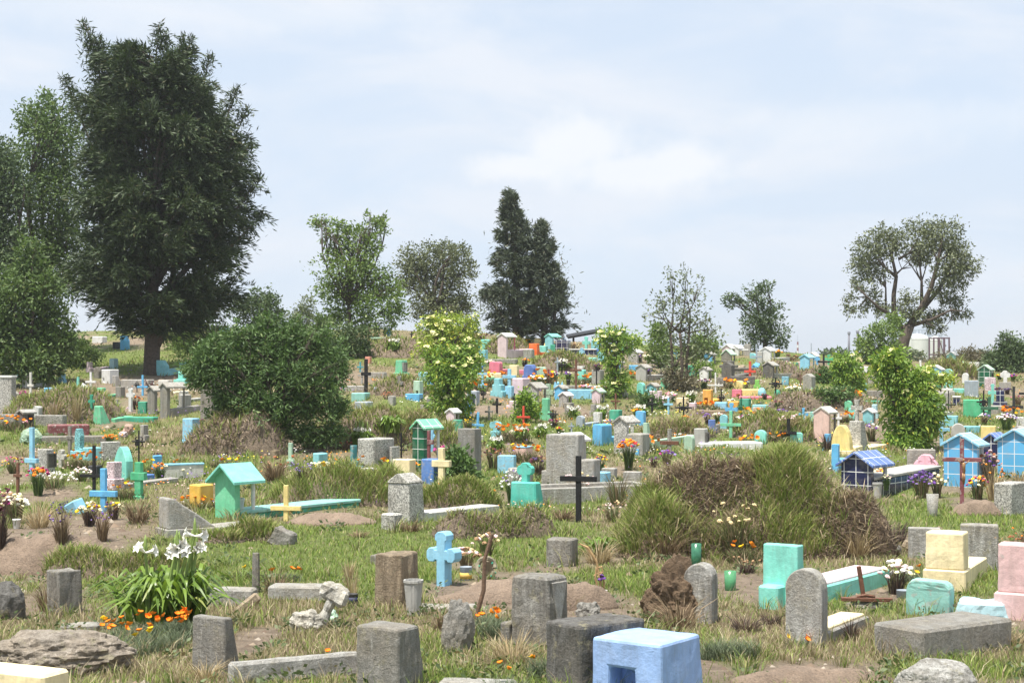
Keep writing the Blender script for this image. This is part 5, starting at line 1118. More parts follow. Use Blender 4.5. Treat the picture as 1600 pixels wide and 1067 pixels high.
def pole(px, by, h, r, mat, label, lean=0, pitch=0, name='post', cat='post', bend=0.0, n=8, yaw=0):
    p = at(px, by); s = p.y / F; H = h * s
    o = MB().tube([(0, 0, -.2), (bend * H * .3, 0, H * .35), (-bend * H * .2, 0, H * .7), (0, 0, H)], [r * s * 1.05, r * s, r * s * .95, r * s * .85], n).build(name, M(mat), None, bev=0, rough=.004)
    o.location = p; o.rotation_euler = (R(pitch), R(lean), R(yaw)); return tag(o, label, cat)
# ---------------------------------------------------------------- foreground, left to right
stone(92, 962, 27, 68, 28, 'C:grey', 'rough grey concrete post with broken corner at the left, behind the fallen slab', yaw=-42, tx=.92, rough=.015, name='stone_post', cat='post')
boulder(8, 968, 58, 56, 'C:dgrey', 'dark boulder cut by the left edge', amp=.16)
boulder(85, 1056, 225, 66, 'C:pumice', 'long rough grey fallen slab covered in lichen at the lower left', dep=.5, amp=.16, freq=2.2, sub=5, name='fallen_slab')
rubble(30, 1120, 150, 75, 62, 'n:cream', 'smooth cream painted block in the bottom left corner', yaw=-25, rough=.002, name='grave_block', cat='grave')
rubble(125, 985, 60, 12, 30, 'c:lgrey', 'small pale broken slab behind the long fallen slab', yaw=12, rough=.01)
stone(352, 1058, 60, 90, 24, 'c:grey', 'grey speckled wedge headstone in front of the lily clump', slope=.42, yaw=-30, tx=.93, rough=.006)
rubble(462, 1060, 214, 34, 20, 'c:lgrey', 'grey kerb wall with weeds behind, joining the wedge headstone', yaw=27, rough=.008, name='grave_kerb', cat='grave')
stone(622, 1094, 72, 108, 46, 'c:grey', 'large plain grey headstone at the bottom, left of centre', slope=.70, tx=.97, yaw=-36, rough=.008)
pole(400, 926, 62, 6.2, 'C:grey', 'thin round concrete post standing in dry grass')
rubble(470, 934, 96, 20, 40, 'c:lgrey', 'pale flat slab sunk in the grass right of the thin post', yaw=-6, rough=.006)
rubble(365, 944, 70, 26, 30, 'c:lgrey', 'pale broken slab corner beside the lily leaves', yaw=-10, rough=.008)
rubble(386, 955, 46, 8, 7, 'w:tan', 'leaning weathered plank in the dry grass', yaw=10, roll=-38, rough=.004, name='plank', cat='plank', lift=10)
def fallen_cross():
    p = at(500, 980); s = p.y / F; root = empty('broken_stone_cross', p, -12, 'broken pale stone cross lying askew in the grass', 'cross', CROSS_G); m = M('C:offwhite'); root.rotation_euler = (R(-8), R(22), R(-12))
    MB().box(-8 * s, 8 * s, -.06, .06, -.05, 62 * s).build('upright', m, root, bev=.02, rough=.03, cuts=3, freq=9)
    MB().box(-24 * s, 24 * s, -.07, .07, 44 * s, 68 * s).build('crossbar', m, root, bev=.025, rough=.035, cuts=3, freq=9)
fallen_cross()
boulder(478, 986, 50, 30, 'C:offwhite', 'pale broken stone lump at the foot of the broken cross', amp=.3, dep=.7)
boulder(515, 972, 26, 18, 'p:sage', 'small greenish stone chip by the broken cross', amp=.3, dep=.7)
vessel(551, 948, 17, 20, 'n:coal', 'dark tin can holding dead stems', CAN, name='tin_can', cat='can', band=(1.01, .3, .75, M('n:navy')))
dryplant(549, 940, 34, 66, 'tall bundle of dead brown stems in the dark tin can', pal='straw', n=70, fall=.1)
stone(628, 950, 45, 82, 23, 'C:tan', 'brown weathered headstone with chipped top behind the fluted vase', tx=.96, yaw=-24, rough=.016, hole=None)
stone(592, 882, 14, 14, 12, 'c:grey', 'small grey stone peeping out behind the brown headstone', yaw=-20)
vessel(646, 962, 31, 56, 'n:lgrey', 'tall grey fluted cement vase in the grass', [(.6, 0), (.66, .04), (.95, .9), (1.02, .93), (1.02, 1.0), (.86, 1.0), (.78, .5), (.5, .1)], flute=8)
boulder(716, 1022, 48, 88, 'c:grey', 'pointed upright grey rock in the foreground', amp=.26, dep=.7, freq=1.3)
rubble(700, 953, 95, 8, 34, 'c:lgrey', 'flat grey slab edge lying under the earth mound', yaw=-4, rough=.006)
cross(694, 914, 45, 84, 'n:aqua' if False else 'n:sky', 'light blue stone cross with scalloped arms on a bare earth mound', 'bud', bw=15, dp=22, arm=.57, yaw=-30)
vessel(728, 906, 19, 21, 'n:steel', 'yellow and blue labelled paint tin with dried flowers', CAN, name='tin_can', cat='can', band=(1.012, .12, .58, M('n:yellow')))
bouquet(728, 890, 44, 38, ['dried', 'palepink', 'straw'], 'dried pale flowers in the yellow and blue tin', n=22, pal='dead', zmin=.35)
vessel(763, 902, 20, 28, 'n:tan', 'tan earthen pot with a green wreath behind the leaning stick', name='pot', cat='pot')
def wreath():
    p = at(760, 903); s = p.y / F; root = empty('wreath', p + Vector((0, -.12, 12 * s)), 0, 'green and grey twisted wreath hung on the tan pot', 'wreath')
    P = [(13 * s * math.cos(a), .02 * math.sin(3 * a), 16 * s * math.sin(a) + 6 * s) for a in [k * .35 for k in range(18)]]
    MB().tube(P, 4 * s, 7).build('ring', plain('wreath_straw', (.25, .22, .15)), root)
    MB().tube([(q[0] + .02 * math.cos(i * 2.2), q[1] + .03 * math.sin(i * 2.2), q[2] + .02 * math.sin(i * 2.2)) for i, q in enumerate(P)], 1.8 * s, 5).build('ribbon', M('n:emerald'), root)
wreath()
pole(741, 968, 136, 3.4, 'w:brown', 'dark bent stick leaning in the earth in front of the blue cross', lean=12, name='stick', cat='stick', bend=.12)
bouquet(760, 870, 44, 40, ['dried', 'straw', 'palepink'], 'dried pale flowers standing in the tan pot', n=18, pal='mixed', zmin=.35)
def cracked_block():
    p = at(857, 1016); s = p.y / F; yaw = -38; root = empty('headstone', p - rot((38 * s, -27 * s), yaw), yaw, 'tall cracked grey concrete block with a pale triangular inset and lower slab', 'gravestone', STONE_G)
    w, t, H = 76 * s, 54 * s, 112 * s; m = M('C:grey')
    MB().box(-w / 2, w / 2, -t / 2, t / 2, -.2, H, .97).build('stone', m, root, bev=.02, rough=.012, cuts=4, freq=6)
    x = w / 2; MB().prism([(-t * .34, H * .93), (t * .38, H * .93), (t * .08, H * .36), (-t * .06, H * .36)], x * .97 - .012, x * .97 + .016, axis='x').build('inset', M('c:lgrey'), root, bev=.006)
    MB().box(-w * .72, -w * .5, -t * .6, t * .5, -.2, H * .32).build('base', m, root, bev=.015, rough=.012, cuts=3)
cracked_block()
block(905, 1092, 52, 112, 110, 'C:dgrey', 'massive dark grey slab block with a blue paint smear, joined to the cracked block', yaw=-52, rough=.014)
stone(1034, 1118, 107, 108, 86, 'n:peri', 'big periwinkle blue block with square hole at the bottom of the view', yaw=-36, slope=.86, tx=.97, hole=('y', .25, .62, .22, .58), name='grave_block', cat='grave', rough=.004)
rubble(745, 1085, 120, 20, 50, 'c:lgrey', 'pale flat slab at the bottom edge left of the blue block', yaw=-8, rough=.004)
boulder(1062, 972, 100, 88, soil_mat('root_stump', (.17, .115, .07)), 'rough brown lump of roots and earth in front of a pale arched stone', amp=.3, freq=2.0, sub=5, dep=.6, name='root_lump')
dryplant(1062, 985, 120, 70, 'brown straw fibres hanging over the lump of roots', pal='dead', n=260, fall=.7, name='dead_fibres')
stone(1112, 975, 42, 92, 14, 'C:lgrey', 'pale grey speckled arched headstone behind the brown lump of roots', top='arch', yaw=-24)
vessel(1088, 884, 16, 35, plain('green_glass', (.04, .16, .09), .25, bump=0), 'tall dark green glass candle holder', [(.9, 0), (1, .02), (1, 1), (.9, 1), (.88, .1)], name='candle_glass', cat='candle')
vessel(1141, 922, 19, 30, plain('green_glass_pale', (.08, .26, .12), .25, bump=0), 'short green glass cup on bare earth', [(.85, 0), (.9, .02), (1, 1), (.9, 1), (.8, .1)], name='cup', cat='cup')
stone(1247, 952, 50, 98, 16, 'n:mint', 'mint green tapered headstone with a cracked face and grave slab', yaw=-36, tx=.96, slope=.8, slab=(2.0, 25, 'n:mint', 1.1, 'P:palepink'), name='headstone')
rubble(1206, 950, 34, 36, 30, 'n:mint', 'low mint plinth at the left foot of the mint headstone', yaw=-36, rough=.003, name='plinth', cat='plinth')
stone(1284, 1012, 52, 120, 15, 'c:lgrey', 'grey arched headstone with tan side standing right of centre foreground', top='arch', yaw=-30, slab=(1.15, 18, 'c:lgrey', .9, 'P:cream'), rough=.004)
dryplant(1338, 906, 26, 54, 'upright brown dead flower spike in the grass', pal='dead', n=60, fall=.05)
def rusty_cross():
    p = at(1352, 950); s = p.y / F; root = empty('fallen_cross', p, 0, 'rusty iron cross fallen on its arms in bare earth', 'cross', CROSS_G); m = M('i:rust')
    MB().box(-3.2 * s, 3.2 * s, -.02, .02, -.1, 66 * s).build('upright', m, root, bev=.004).rotation_euler = (0, R(-9), 0)
    c = MB().box(-40 * s, 40 * s, -.03, .03, -3 * s, 3 * s).build('crossbar', m, root, bev=.004); c.location = (1 * s, -.03, 14 * s); c.rotation_euler = (0, R(1), 0)
    b = MB().tube([(-14 * s, 0, 18 * s), (-2 * s, -.03, 21 * s), (14 * s, 0, 18 * s)], 2.5 * s, 6).build('scroll', m, root); b.location = (0, -.02, 0)
    MB().rock((2 * s, .05, 2 * s), (26 * s, .12, 12 * s), 3, .3).build('foot_stone', M('C:grey'), root)
rusty_cross()
bouquet(1400, 928, 56, 56, ['cream', 'white', 'palepink'], 'spray of white and cream chrysanthemums with dark stems lying by the turquoise stone', n=22, pal='dark', zmin=.3)
vessel(1412, 934, 22, 12, 'n:steel', 'pale blue tin lying under the white chrysanthemums', CAN, name='tin_can', cat='can')
stone(1484, 966, 60, 56, 14, 'P:seafoam', 'worn turquoise low headstone with rounded broken top', yaw=-30, top='round', rough=.012, tx=.9)
rubble(1535, 966, 84, 28, 60, 'P:paleblue', 'rough pale blue sloping slab beside the worn turquoise stone', yaw=-20, rough=.02, tx=.8, name='grave_slab', cat='grave')
stone(1506, 926, 54, 92, 20, 'n:cream', 'tall cream yellow headstone with chipped top and tiled slab', yaw=-26, tx=.97, base=(3, 34), slab=(1.2, 30, 'p:cream', .9), rough=.005)
stone(1470, 872, 48, 46, 4, 'c:lgrey', 'plain grey low headstone just left of the cream yellow headstone', yaw=-12)
stone(1560, 892, 55, 70, 8, 'C:lgrey', 'mossy grey wide headstone just right of the cream yellow headstone', yaw=-16, rough=.01)
stone(1640, 972, 70, 118, 20, 'p:pinkish', 'plain dusty pink headstone cut by the right edge', yaw=-28, base=(5, 42))
block(1441, 1034, 58, 48, 178, 'c:grey', 'long heavy grey tomb slab at the lower right', yaw=-57, rough=.012)
boulder(1470, 1098, 128, 62, 'C:lgrey', 'rounded white and grey stone at the bottom right edge', amp=.12, sub=5, dep=.6)
rubble(1385, 868, 40, 18, 20, 'c:lgrey', 'small broken pale stones behind the rusty cross', yaw=20, pitch=20)
rubble(1425, 862, 34, 8, 8, 'w:tan', 'short pale log lying in weeds right of the large heap', yaw=15, roll=24, name='log', cat='log', lift=6)
rubble(1365, 858, 40, 14, 24, 'p:sage', 'pale greenish slab behind the dead flower spike', yaw=-8, rough=.006)
stone(893, 886, 40, 42, 12, 'C:grey', 'square broken grey stone in grass right of the leaning stick', yaw=-20, rough=.014)
vessel(940, 946, 18, 24, plain('cloudy_plastic', (.5, .47, .42), .3, bump=0), 'cut clear plastic bottle holding withered stems', CAN, name='plastic_bottle', cat='bottle', band=(1.01, .0, .4, M('n:brown')))
def withered():
    p = at(940, 940); s = p.y / F; root = empty('dead_flower', p, 0, 'withered curling straw stems in the plastic bottle', 'plant', 'dead and drying plants'); m = plain('straw_stem', (.40, .26, .12), bump=0)
    MB().tube([(0, 0, 0), (-2 * s, 0, 30 * s), (-8 * s, 0, 62 * s), (-22 * s, 0, 84 * s), (-34 * s, 0, 90 * s)], [2.2 * s, 2 * s, 1.8 * s, 2.4 * s, 1 * s], 6).build('stalk', m, root)
    MB().tube([(0, .01, 0), (-10 * s, 0, 36 * s), (-8 * s, 0, 52 * s), (0, 0, 54 * s), (2 * s, 0, 46 * s), (-6 * s, 0, 38 * s)], 1.7 * s, 6).build('stalk', m, root)
    MB().tube([(2 * s, 0, 0), (4 * s, 0, 30 * s), (-1 * s, 0, 46 * s), (-12 * s, 0, 40 * s)], 1.4 * s, 5).build('stalk', m, root)
    for x, z in ((-3, 34), (3, 36), (0, 40)): bloom('mum', 'purple', (x * s, -.02, z * s), 4 * s, root)
withered()
pole(981, 836, 38, 7.5, 'C:grey', 'short rough concrete stub in front of the large heap', n=9)
boulder(920, 968, 38, 26, 'C:grey', 'rough grey stone on the low earth mound left of the root lump', amp=.35)
stone(263, 840, 24, 60, 68, 'c:lgrey', 'grey wedge headstone with long sloping face at left', slope=.12, yaw=-58, slab=(.55, 12, None, 1.2), rough=.005, base=(4, 12))
rubble(440, 850, 46, 24, 20, 'C:grey', 'grey broken slab tilted in the grass below the green shrine', yaw=-20, roll=22, tx=.7)
rubble(398, 836, 50, 18, 26, 'C:grey', 'mossy grey stone slab at the edge of the grassy hump', yaw=8)
# lilies and poppies in front
strap_plant(258, 985, 222, 104, 'big leafy clump of white lilies in bloom at the left foreground', nleaf=290, flowers=8, fh=1.36, lw=7.5, fr=14.5)
poppies(228, 1006, 140, 40, 30, 'large drift of orange poppies in front of the lily clump', foliage_n=2800, r=5.0, spread_y=2.0)
poppies(270, 1000, 70, 44, 12, 'orange poppies between the lily clump and the wedge headstone', foliage_n=800, r=4.8)
for (px, by, w, h, n, lab) in ((865, 1062, 80, 50, 6, 'few orange poppies at the left side of the blue block'), (790, 1092, 50, 50, 3, 'orange poppies at the bottom edge left of the blue block'), (1252, 1010, 50, 16, 4, 'orange poppies at the foot of the grey arched headstone'),
      (760, 985, 54, 36, 5, 'grey leaved orange poppies right of the pointed rock'), (535, 1046, 60, 26, 1, 'single orange poppy over the grey kerb'), (440, 908, 60, 20, 4, 'orange poppies behind the pale flat slab'), (388, 905, 20, 20, 2, 'orange poppies left of the thin concrete post'),
      (1440, 912, 80, 28, 7, 'orange poppies in front of the cream yellow headstone'), (1140, 1030, 90, 46, 0, 'grey feathery poppy foliage beside the blue block'), (775, 1000, 50, 44, 2, 'grey green poppy foliage left of the cracked block'), (1165, 880, 60, 34, 5, 'orange poppies in weeds behind the mint headstone'),
      (500, 770, 40, 18, 2, 'two orange poppies on the long grass bank'), (745, 786, 60, 20, 14, 'orange poppies on the grassy bank left of the turquoise headstone'), (820, 722, 50, 26, 16, 'orange poppies behind the turquoise headstone'), (310, 800, 60, 28, 14, 'orange poppies in front of the mustard yellow stone'),
      (250, 745, 60, 26, 9, 'orange poppies behind the green cross'), (130, 735, 60, 28, 18, 'orange poppies around the black wooden cross'), (195, 780, 60, 26, 10, 'orange poppies right of the blue wooden cross'), (20, 672, 60, 20, 12, 'orange poppies at the left edge below the granite tomb'),
      (545, 735, 60, 20, 6, 'orange poppies right of the pale blue twin stones'), (350, 730, 50, 16, 6, 'orange poppies behind the green shrine roof'), (800, 690, 60, 26, 22, 'orange poppies among white lilies in the middle'), (605, 730, 24, 14, 7, 'orange poppies left of the cream box'), (652, 736, 20, 12, 5, 'orange poppies right of the cream box'),
      (1165, 665, 50, 26, 10, 'orange poppies behind the pale green iron cross'), (1165, 695, 40, 12, 7, 'orange poppies left of the sunflower stone'), (1215, 690, 30, 14, 5, 'orange poppies left of the black cross on the bank'), (1000, 705, 70, 24, 14, 'orange poppies in front of the grey box shrine'),
      (1330, 628, 40, 16, 14, 'orange poppies beside the small turquoise stone'), (1320, 660, 36, 16, 8, 'orange poppies behind the pinkish shrine'), (1580, 660, 34, 24, 14, 'orange poppies at the right edge among white flowers'), (770, 605, 60, 22, 14, 'orange poppies behind the pale blue stones'),
      (745, 612, 40, 16, 10, 'orange poppies around the pale blue cross base'), (1000, 592, 30, 8, 5, 'orange poppies at the foot of the grey skyline shrine'), (850, 600, 40, 20, 10, 'orange poppies right of the cobalt stone'), (915, 600, 40, 14, 9, 'orange poppies left of the grey twin stones'),
      (1150, 608, 40, 14, 9, 'orange poppies left of the pale yellow stone'), (1105, 640, 40, 12, 12, 'orange poppies left of the golden stone'), (850, 655, 40, 20, 9, 'orange poppies beside the red cross'), (655, 700, 24, 20, 8, 'orange poppies beside the dark green shrine')):
    poppies(px, by, w, h, n, lab, pal='grey' if by > 880 else 'mixed', foliage_n=int(w * (9 if by > 850 else 5)), r=4.6 if by > 850 else 3.0)
# weeds and dead stalks in front
for (px, by, w, h, pal, cols, lab) in ((545, 905, 30, 40, 'straw', None, 'tuft of dry yellow stalks left of the brown headstone'), (1165, 985, 90, 34, 'dark', None, 'flattened dark brown weeds right of the root lump'), (1330, 1000, 40, 46, 'dark', None, 'bare dark twigs in front of the arched headstone'),
      (1480, 1020, 90, 60, 'dark', None, 'withered black brown weeds against the heavy grey slab'), (1400, 1010, 60, 40, 'dead', None, 'brown dry weeds at the left end of the heavy grey slab'), (1580, 1015, 60, 40, 'straw', None, 'straw pile on the right end of the heavy grey slab'),
      (800, 1040, 110, 70, 'straw', None, 'hanging tussock of straw grass left of the blue block'), (170, 1035, 90, 40, 'straw', None, 'dry straw tussock on the fallen slab'), (75, 955, 60, 60, 'dead', None, 'dry weed tussock beside the rough post at left'), (320, 1062, 90, 40, 'straw', None, 'dry straw at the foot of the wedge headstone'),
      (690, 985, 60, 44, 'dead', None, 'tangled dry weeds left of the pointed rock'), (430, 925, 70, 44, 'dead', None, 'dry brown weeds behind the broken cross'), (935, 880, 90, 50, 'straw', None, 'straw tangle at the left foot of the large heap'), (1040, 862, 100, 46, 'dead', None, 'brown dead weeds at the front of the large heap'),
      (1150, 855, 90, 70, 'mixed', ['straw'], 'tall thin wild stems in front of the large heap'), (1165, 895, 50, 26, 'dark', ['dried'], 'small brown bush of dead flowers on bare earth'), (1400, 850, 60, 50, 'dark', None, 'dark dead roots spilling from the right end of the large heap'), (1340, 868, 80, 60, 'straw', None, 'straw and roots at the right foot of the large heap'),
      (1575, 905, 40, 70, 'dark', ['rust', 'dried'], 'dark dried flowers left of the dusty pink headstone'), (1600, 860, 50, 40, 'dead', ['orange', 'rust'], 'rusty dried flowers at the right edge'), (640, 830, 60, 26, 'dead', None, 'reddish dead stems in front of the terrazzo headstone'), (560, 838, 50, 14, 'dead', None, 'reddish dry leaves in the lawn'), (880, 812, 70, 28, 'dead', None, 'dry stems at the foot of the black wooden cross'),
      (1205, 975, 60, 26, 'dark', None, 'dark dry weeds left of the grey arched headstone'), (905, 775, 60, 36, 'dead', ['straw', 'palepink'], 'dried pale flowers behind the black wooden cross foot'), (965, 790, 60, 60, 'mixed', None, 'long yellow green grass tuft at the left end of the large heap')):
    dryplant(px, by, w, h, lab, pal, n=int(60 + w * 1.6), cols=cols, fall=.45)
strap_plant(935, 868, 90, 34, 'small clump of green strap leaves left of the large heap', nleaf=46, lw=4.5)
# ---------------------------------------------------------------- left middle ground
dryplant(0, 855, 40, 95, 'tall dark purple dried flowers at the left edge', 'dark', 140, ['wine', 'magenta', 'wine'], br=6)
vessel(26, 826, 13, 15, 'n:white', 'small white cup with white chrysanthemums')
bouquet(24, 818, 44, 50, ['cream', 'white', 'cream'], 'white chrysanthemums in the white cup at left', n=20, zmin=.3, pal='mixed')
bouquet(8, 805, 40, 40, ['palepink', 'straw', 'dried'], 'pale pink faded flowers at the left edge', n=14, pal='dead')
dryplant(60, 825, 70, 60, 'bunch of dry straw coloured leaves on the bare grave', 'straw', 130, fall=.5)
dryplant(96, 848, 40, 66, 'upright dried purple statice on the bare grave', 'dead', 150, ['purple', 'violet', 'lav', 'dkpurple'], nb=34)
dryplant(160, 846, 36, 60, 'dried purple statice in front of the blue cross', 'dead', 140, ['dkpurple', 'lav', 'purple'], nb=26)
bouquet(140, 822, 40, 40, ['cream', 'cream', 'yellow'], 'cream chrysanthemums at the foot of the blue cross', n=18, zmin=.35, pal='dark')
bouquet(178, 812, 34, 32, ['yellow', 'dried', 'cream'], 'faded yellow flowers right of the blue cross', n=12, zmin=.35, pal='dark')
dryplant(215, 818, 60, 46, 'brown dry bush between blue cross and grey wedge headstone', 'dead', 170, fall=.2)
bouquet(60, 775, 36, 50, ['magenta', 'rose', 'orange', 'marigold'], 'bunch of pink and orange flowers in dark leaves at left', n=18, zmin=.5, pal='green')
cross(28, 795, 13, 72, 'w:rust', 'slim brown wooden cross at the far left', bw=4.4, arm=.72)
cross(50, 740, 22, 72, 'P:sky', 'peeling pale blue wooden cross left of the grey wedge box', bw=7, arm=.28, yaw=-25)
vessel(55, 684, 9, 14, 'p:teal', 'small teal pot on top of the peeling pale blue cross', CAN, name='pot', cat='pot')
stone(72, 738, 18, 36, 12, 't:lgrey', 'grey speckled wedge headstone with tan niche at left', slope=.75, yaw=-36, niche=(.2, .75, 'c:dgrey'))
cross(96, 730, 16, 28, 'c:offwhite', 'small pale stone cross with scalloped arms at left', 'bud', bw=6, dp=7, arm=.58, yaw=-28)
cross(147, 778, 46, 82, 'w:black', 'tall black wooden cross among poppies at left', bw=4.6, arm=.42)
stone(152, 750, 16, 22, 4, 'n:coal', 'small black plaque stone behind the black wooden cross', yaw=-14)
cross(162, 800, 44, 68, 'n:azure', 'bright blue wooden cross on the planted grave at left', bw=9, arm=.42, yaw=-14)
stone(178, 768, 14, 46, 9, 't:palepink', 'pale pink speckled stepped headstone behind the bright blue cross', yaw=-30, base=(3, 20), slab=(1.4, 10, 'c:lgrey', 1.2))
cross(217, 780, 23, 58, 'n:green', 'solid green painted cross with thick arms', 'block', bw=11, dp=9, arm=.58, base=(8, 6))
stone(197, 752, 24, 54, 9, 'n:mint', 'pointed mint headstone with white border front', top='gothic', yaw=-40, slab=(.5, 8, 'n:blue', .8))
rubble(122, 802, 26, 20, 22, 'n:sky', 'tipped over pale turquoise box on the bare grave', yaw=-30, roll=-25, pitch=10, rough=.002, cuts=0, name='fallen_box', cat='box')
stone(126, 716, 13, 46, 5, 't:aqua', 'turquoise mosaic bottle shaped headstone at left', top='bottle', yaw=-30, base=(4, 12, 'p:aqua'))
block(137, 720, 12, 20, 18, 'p:aqua', 'turquoise box tomb left of the grey marigold box', yaw=-50)
block(160, 720, 6, 29, 25, 't:lgrey', 'pale grey granite box with marigolds on top', yaw=-60)
bouquet(172, 697, 24, 14, ['marigold', 'orange'], 'marigolds growing on the grey granite box', n=14, lift=6, zmin=.2)
cross(109, 712, 9, 46, 'c:grey', 'thin grey stone cross behind the turquoise bottle headstone', bw=5, arm=.62)
block(75, 680, 10, 16, 60, 'P:maroon', 'long low maroon kerbed grave at left', yaw=-72)
block(64, 694, 6, 12, 96, 'c:grey', 'low grey wall below the maroon grave', yaw=-76)
boulder(46, 694, 36, 24, 'C:sage', 'greenish grey rounded stone left of the maroon grave', amp=.15)
cross(222, 668, 14, 28, 'C:grey', 'headless weathered stone cross in weeds at left', 'block', bw=9, dp=12, arm=.6) if False else stone(226, 692, 11, 28, 6, 'C:lgrey', 'worn grey stone with broken sides on the left slope', top='step', yaw=-34)
cross(217, 724, 22, 52, 'i:black', 'black iron scroll cross left of the blue chair shaped stone', 'iron', bw=2.6, arm=.66)
stone(241, 738, 5, 26, 9, 'n:azure', 'blue chair shaped grave stone at left', top='left', yaw=-30, slab=(.3, 10, None))
bouquet(248, 722, 18, 16, ['dkpurple', 'wine'], 'dark dried flowers in the blue chair shaped grave', n=8, pal='dark')
block(252, 750, 4, 22, 60, 'P:offwhite', 'whitewashed box tomb with pale blue rim right of the blue chair stone', yaw=-62, cap=(3, 1, 'p:sky'))
bouquet(250, 752, 26, 30, ['marigold', 'orange', 'cream'], 'orange and cream flowers in front of the whitewashed box tomb', n=13, pal='green')
stone(300, 694, 18, 40, 10, 'P:sky', 'worn sky blue box headstone beside the large shrub', yaw=-36, face=None, base=(2, 6))
bouquet(316, 680, 14, 14, ['wine', 'magenta'], 'dark red flowers on the worn sky blue headstone', n=8, lift=12)
stone(312, 800, 20, 42, 18, 'p:yellow', 'mustard yellow stone left of the green shrine', yaw=-38)
shrine(367, 812, 37, 87, 31, 'n:jade', 'n:mint', 'bright green gabled shrine with white pillar and long turquoise slab', pillar='p:white', slab=(2.4, 7, 'n:emerald', 1.0, 'n:seafoam'), over=.10, pit=.34, yaw=-40, legs=1)
vessel(374, 808, 16, 28, 'p:white', 'white tapered vase with brown stripes inside the green shrine', lift=2)
block(398, 806, 8, 12, 56, 'n:gold', 'low golden yellow slab behind the pale yellow cross', yaw=-72)
cross(447, 814, 48, 56, 'n:butter', 'pale yellow wooden cross on a low grave', bw=7, arm=.36, yaw=-10)
dryplant(446, 800, 22, 20, 'dark dried flower bunch tied to the pale yellow cross', 'dark', 60, fall=.4)
block(498, 734, 16, 26, 12, 'p:aqua', 'pale blue stepped twin stones in front of the large shrub', top='left', yaw=-30)
cross(454, 728, 12, 36, 'p:sage', 'pale sage green cross with broken arms before the large shrub', bw=6, arm=.2)
block(430, 718, 9, 14, 5, 'c:tan', 'small tan stone in weeds before the large shrub', yaw=-25)
dryplant(430, 752, 60, 44, 'large brown dead bush right of the green shrine', 'dead', 260, ['dried', 'rust'], fall=.2)
dryplant(475, 752, 40, 30, 'faded purple statice right of the brown dead bush', 'dark', 120, ['purple', 'lav'], nb=22)
bouquet(505, 745, 50, 24, ['white', 'cream', 'yellow'], 'white daisies and yellow flowers by the pale blue twin stones', n=16, pal='mixed')
stone(553, 738, 8, 42, 6, 'P:teal', 'teal cross shaped stone with pot left of the granite blocks', top='step', yaw=-30, base=(6, 10))
block(584, 730, 28, 44, 30, 't:lgrey', 'wide light granite block tapering downward, left of centre', yaw=-38)
block(612, 728, 4, 30, 12, 't:lgrey', 'granite block standing close right of the wider granite block', yaw=-50)
block(572, 742, 10, 10, 18, 'c:white', 'low white slab below the granite blocks', yaw=-60)
block(568, 692, 8, 10, 14, 'c:lgrey', 'low grey slab behind the granite blocks under lily leaves', yaw=-50)
cross(617, 700, 12, 34, 'c:lgrey', 'grey stone cross with a purple ribbon behind the granite blocks', bw=5, arm=.6)
cross(627, 722, 20, 46, 'i:black', 'thin black iron cross left of the dark green shrine', bw=2.2, arm=.42)
shrine(662, 735, 19, 80, 27, 'l:dgreen', 'l:jade', 'dark green tiled shrine with pale green tiled roof', yaw=-40, pillar='p:white', over=.04, pit=.38, legs=1, slab=(1.2, 14, 'l:dgreen', 1.0))
cross(669, 722, 17, 50, 'P:maroon', 'peeling maroon wooden cross in front of the dark green shrine', bw=7, arm=.62)
cross(675, 706, 9, 36, 'n:sky', 'small bright blue scalloped cross inside the dark green shrine', 'bud', bw=4, dp=4)
stone(677, 758, 20, 40, 12, 'P:blue', 'peeling blue box stone with white patches in front of the dark green shrine', yaw=-30, base=None)
bouquet(690, 725, 30, 30, ['magenta', 'wine', 'rose'], 'dark pink dried flowers beside the maroon cross', n=16, pal='dark')
stone(640, 744, 28, 26, 9, 'n:cream', 'cream box headstone left of the peeling blue box', yaw=-24)
cross(690, 768, 28, 68, 'n:cream', 'cream painted stone cross beside the dark leaved bush', 'block', bw=9, dp=8, arm=.64, yaw=-22)
stone(741, 758, 26, 88, 11, 'c:grey', 'tall flat topped grey headstone left of centre', yaw=-28, tx=1.04)
cross(746, 672, 20, 28, 'n:azure', 'blue painted cross on top of the tall grey headstone, leaning', bw=3.6, arm=.28, lean=3)
kerb(690, 690, 1.0, 8, 'p:offwhite', 'low white bench like slab left of the tall grey headstone', yaw=-70)
def terrazzo_house():
    r = stone(640, 818, 37, 62, 24, 't:lgrey', 'terrazzo gabled headstone with square hole and long slab', yaw=-34, slope=.84, tx=.95, hole=('y', .3, .52, .04, .24), slab=(1.9, 13, 'c:white', .9))
    s = at(640, 818).y / F; w = 37 * s / math.cos(R(34)) * .96; t = 24 * s / math.sin(R(34)); H = 62 * s
    MB().prism([(-w / 2, H - .003), (w / 2, H - .003), (w / 2 * .98, H + 3 * s), (w * .06, H + 15 * s), (-w * .06, H + 15 * s), (-w / 2 * .98, H + 3 * s)], -t / 2 - .01, t * .34).build('gable', M('t:lgrey'), r, bev=.01, rough=.003)
terrazzo_house()
rubble(612, 826, 26, 24, 24, 't:lgrey', 'low terrazzo plinth at the left foot of the terrazzo headstone', yaw=-34, rough=.002, cuts=0, name='plinth', cat='plinth')
stone(838, 796, 42, 42, 17, 'n:turq', 'turquoise green headstone topped with a chunky scalloped cross', yaw=-28, slope=.55, tx=.92, cross=(26, 31, 10, 'bud', 'n:turq'), rough=.01)
stone(825, 770, 32, 38, 8, 'c:lgrey', 'plain pale grey stone behind the turquoise cross headstone', yaw=-20)
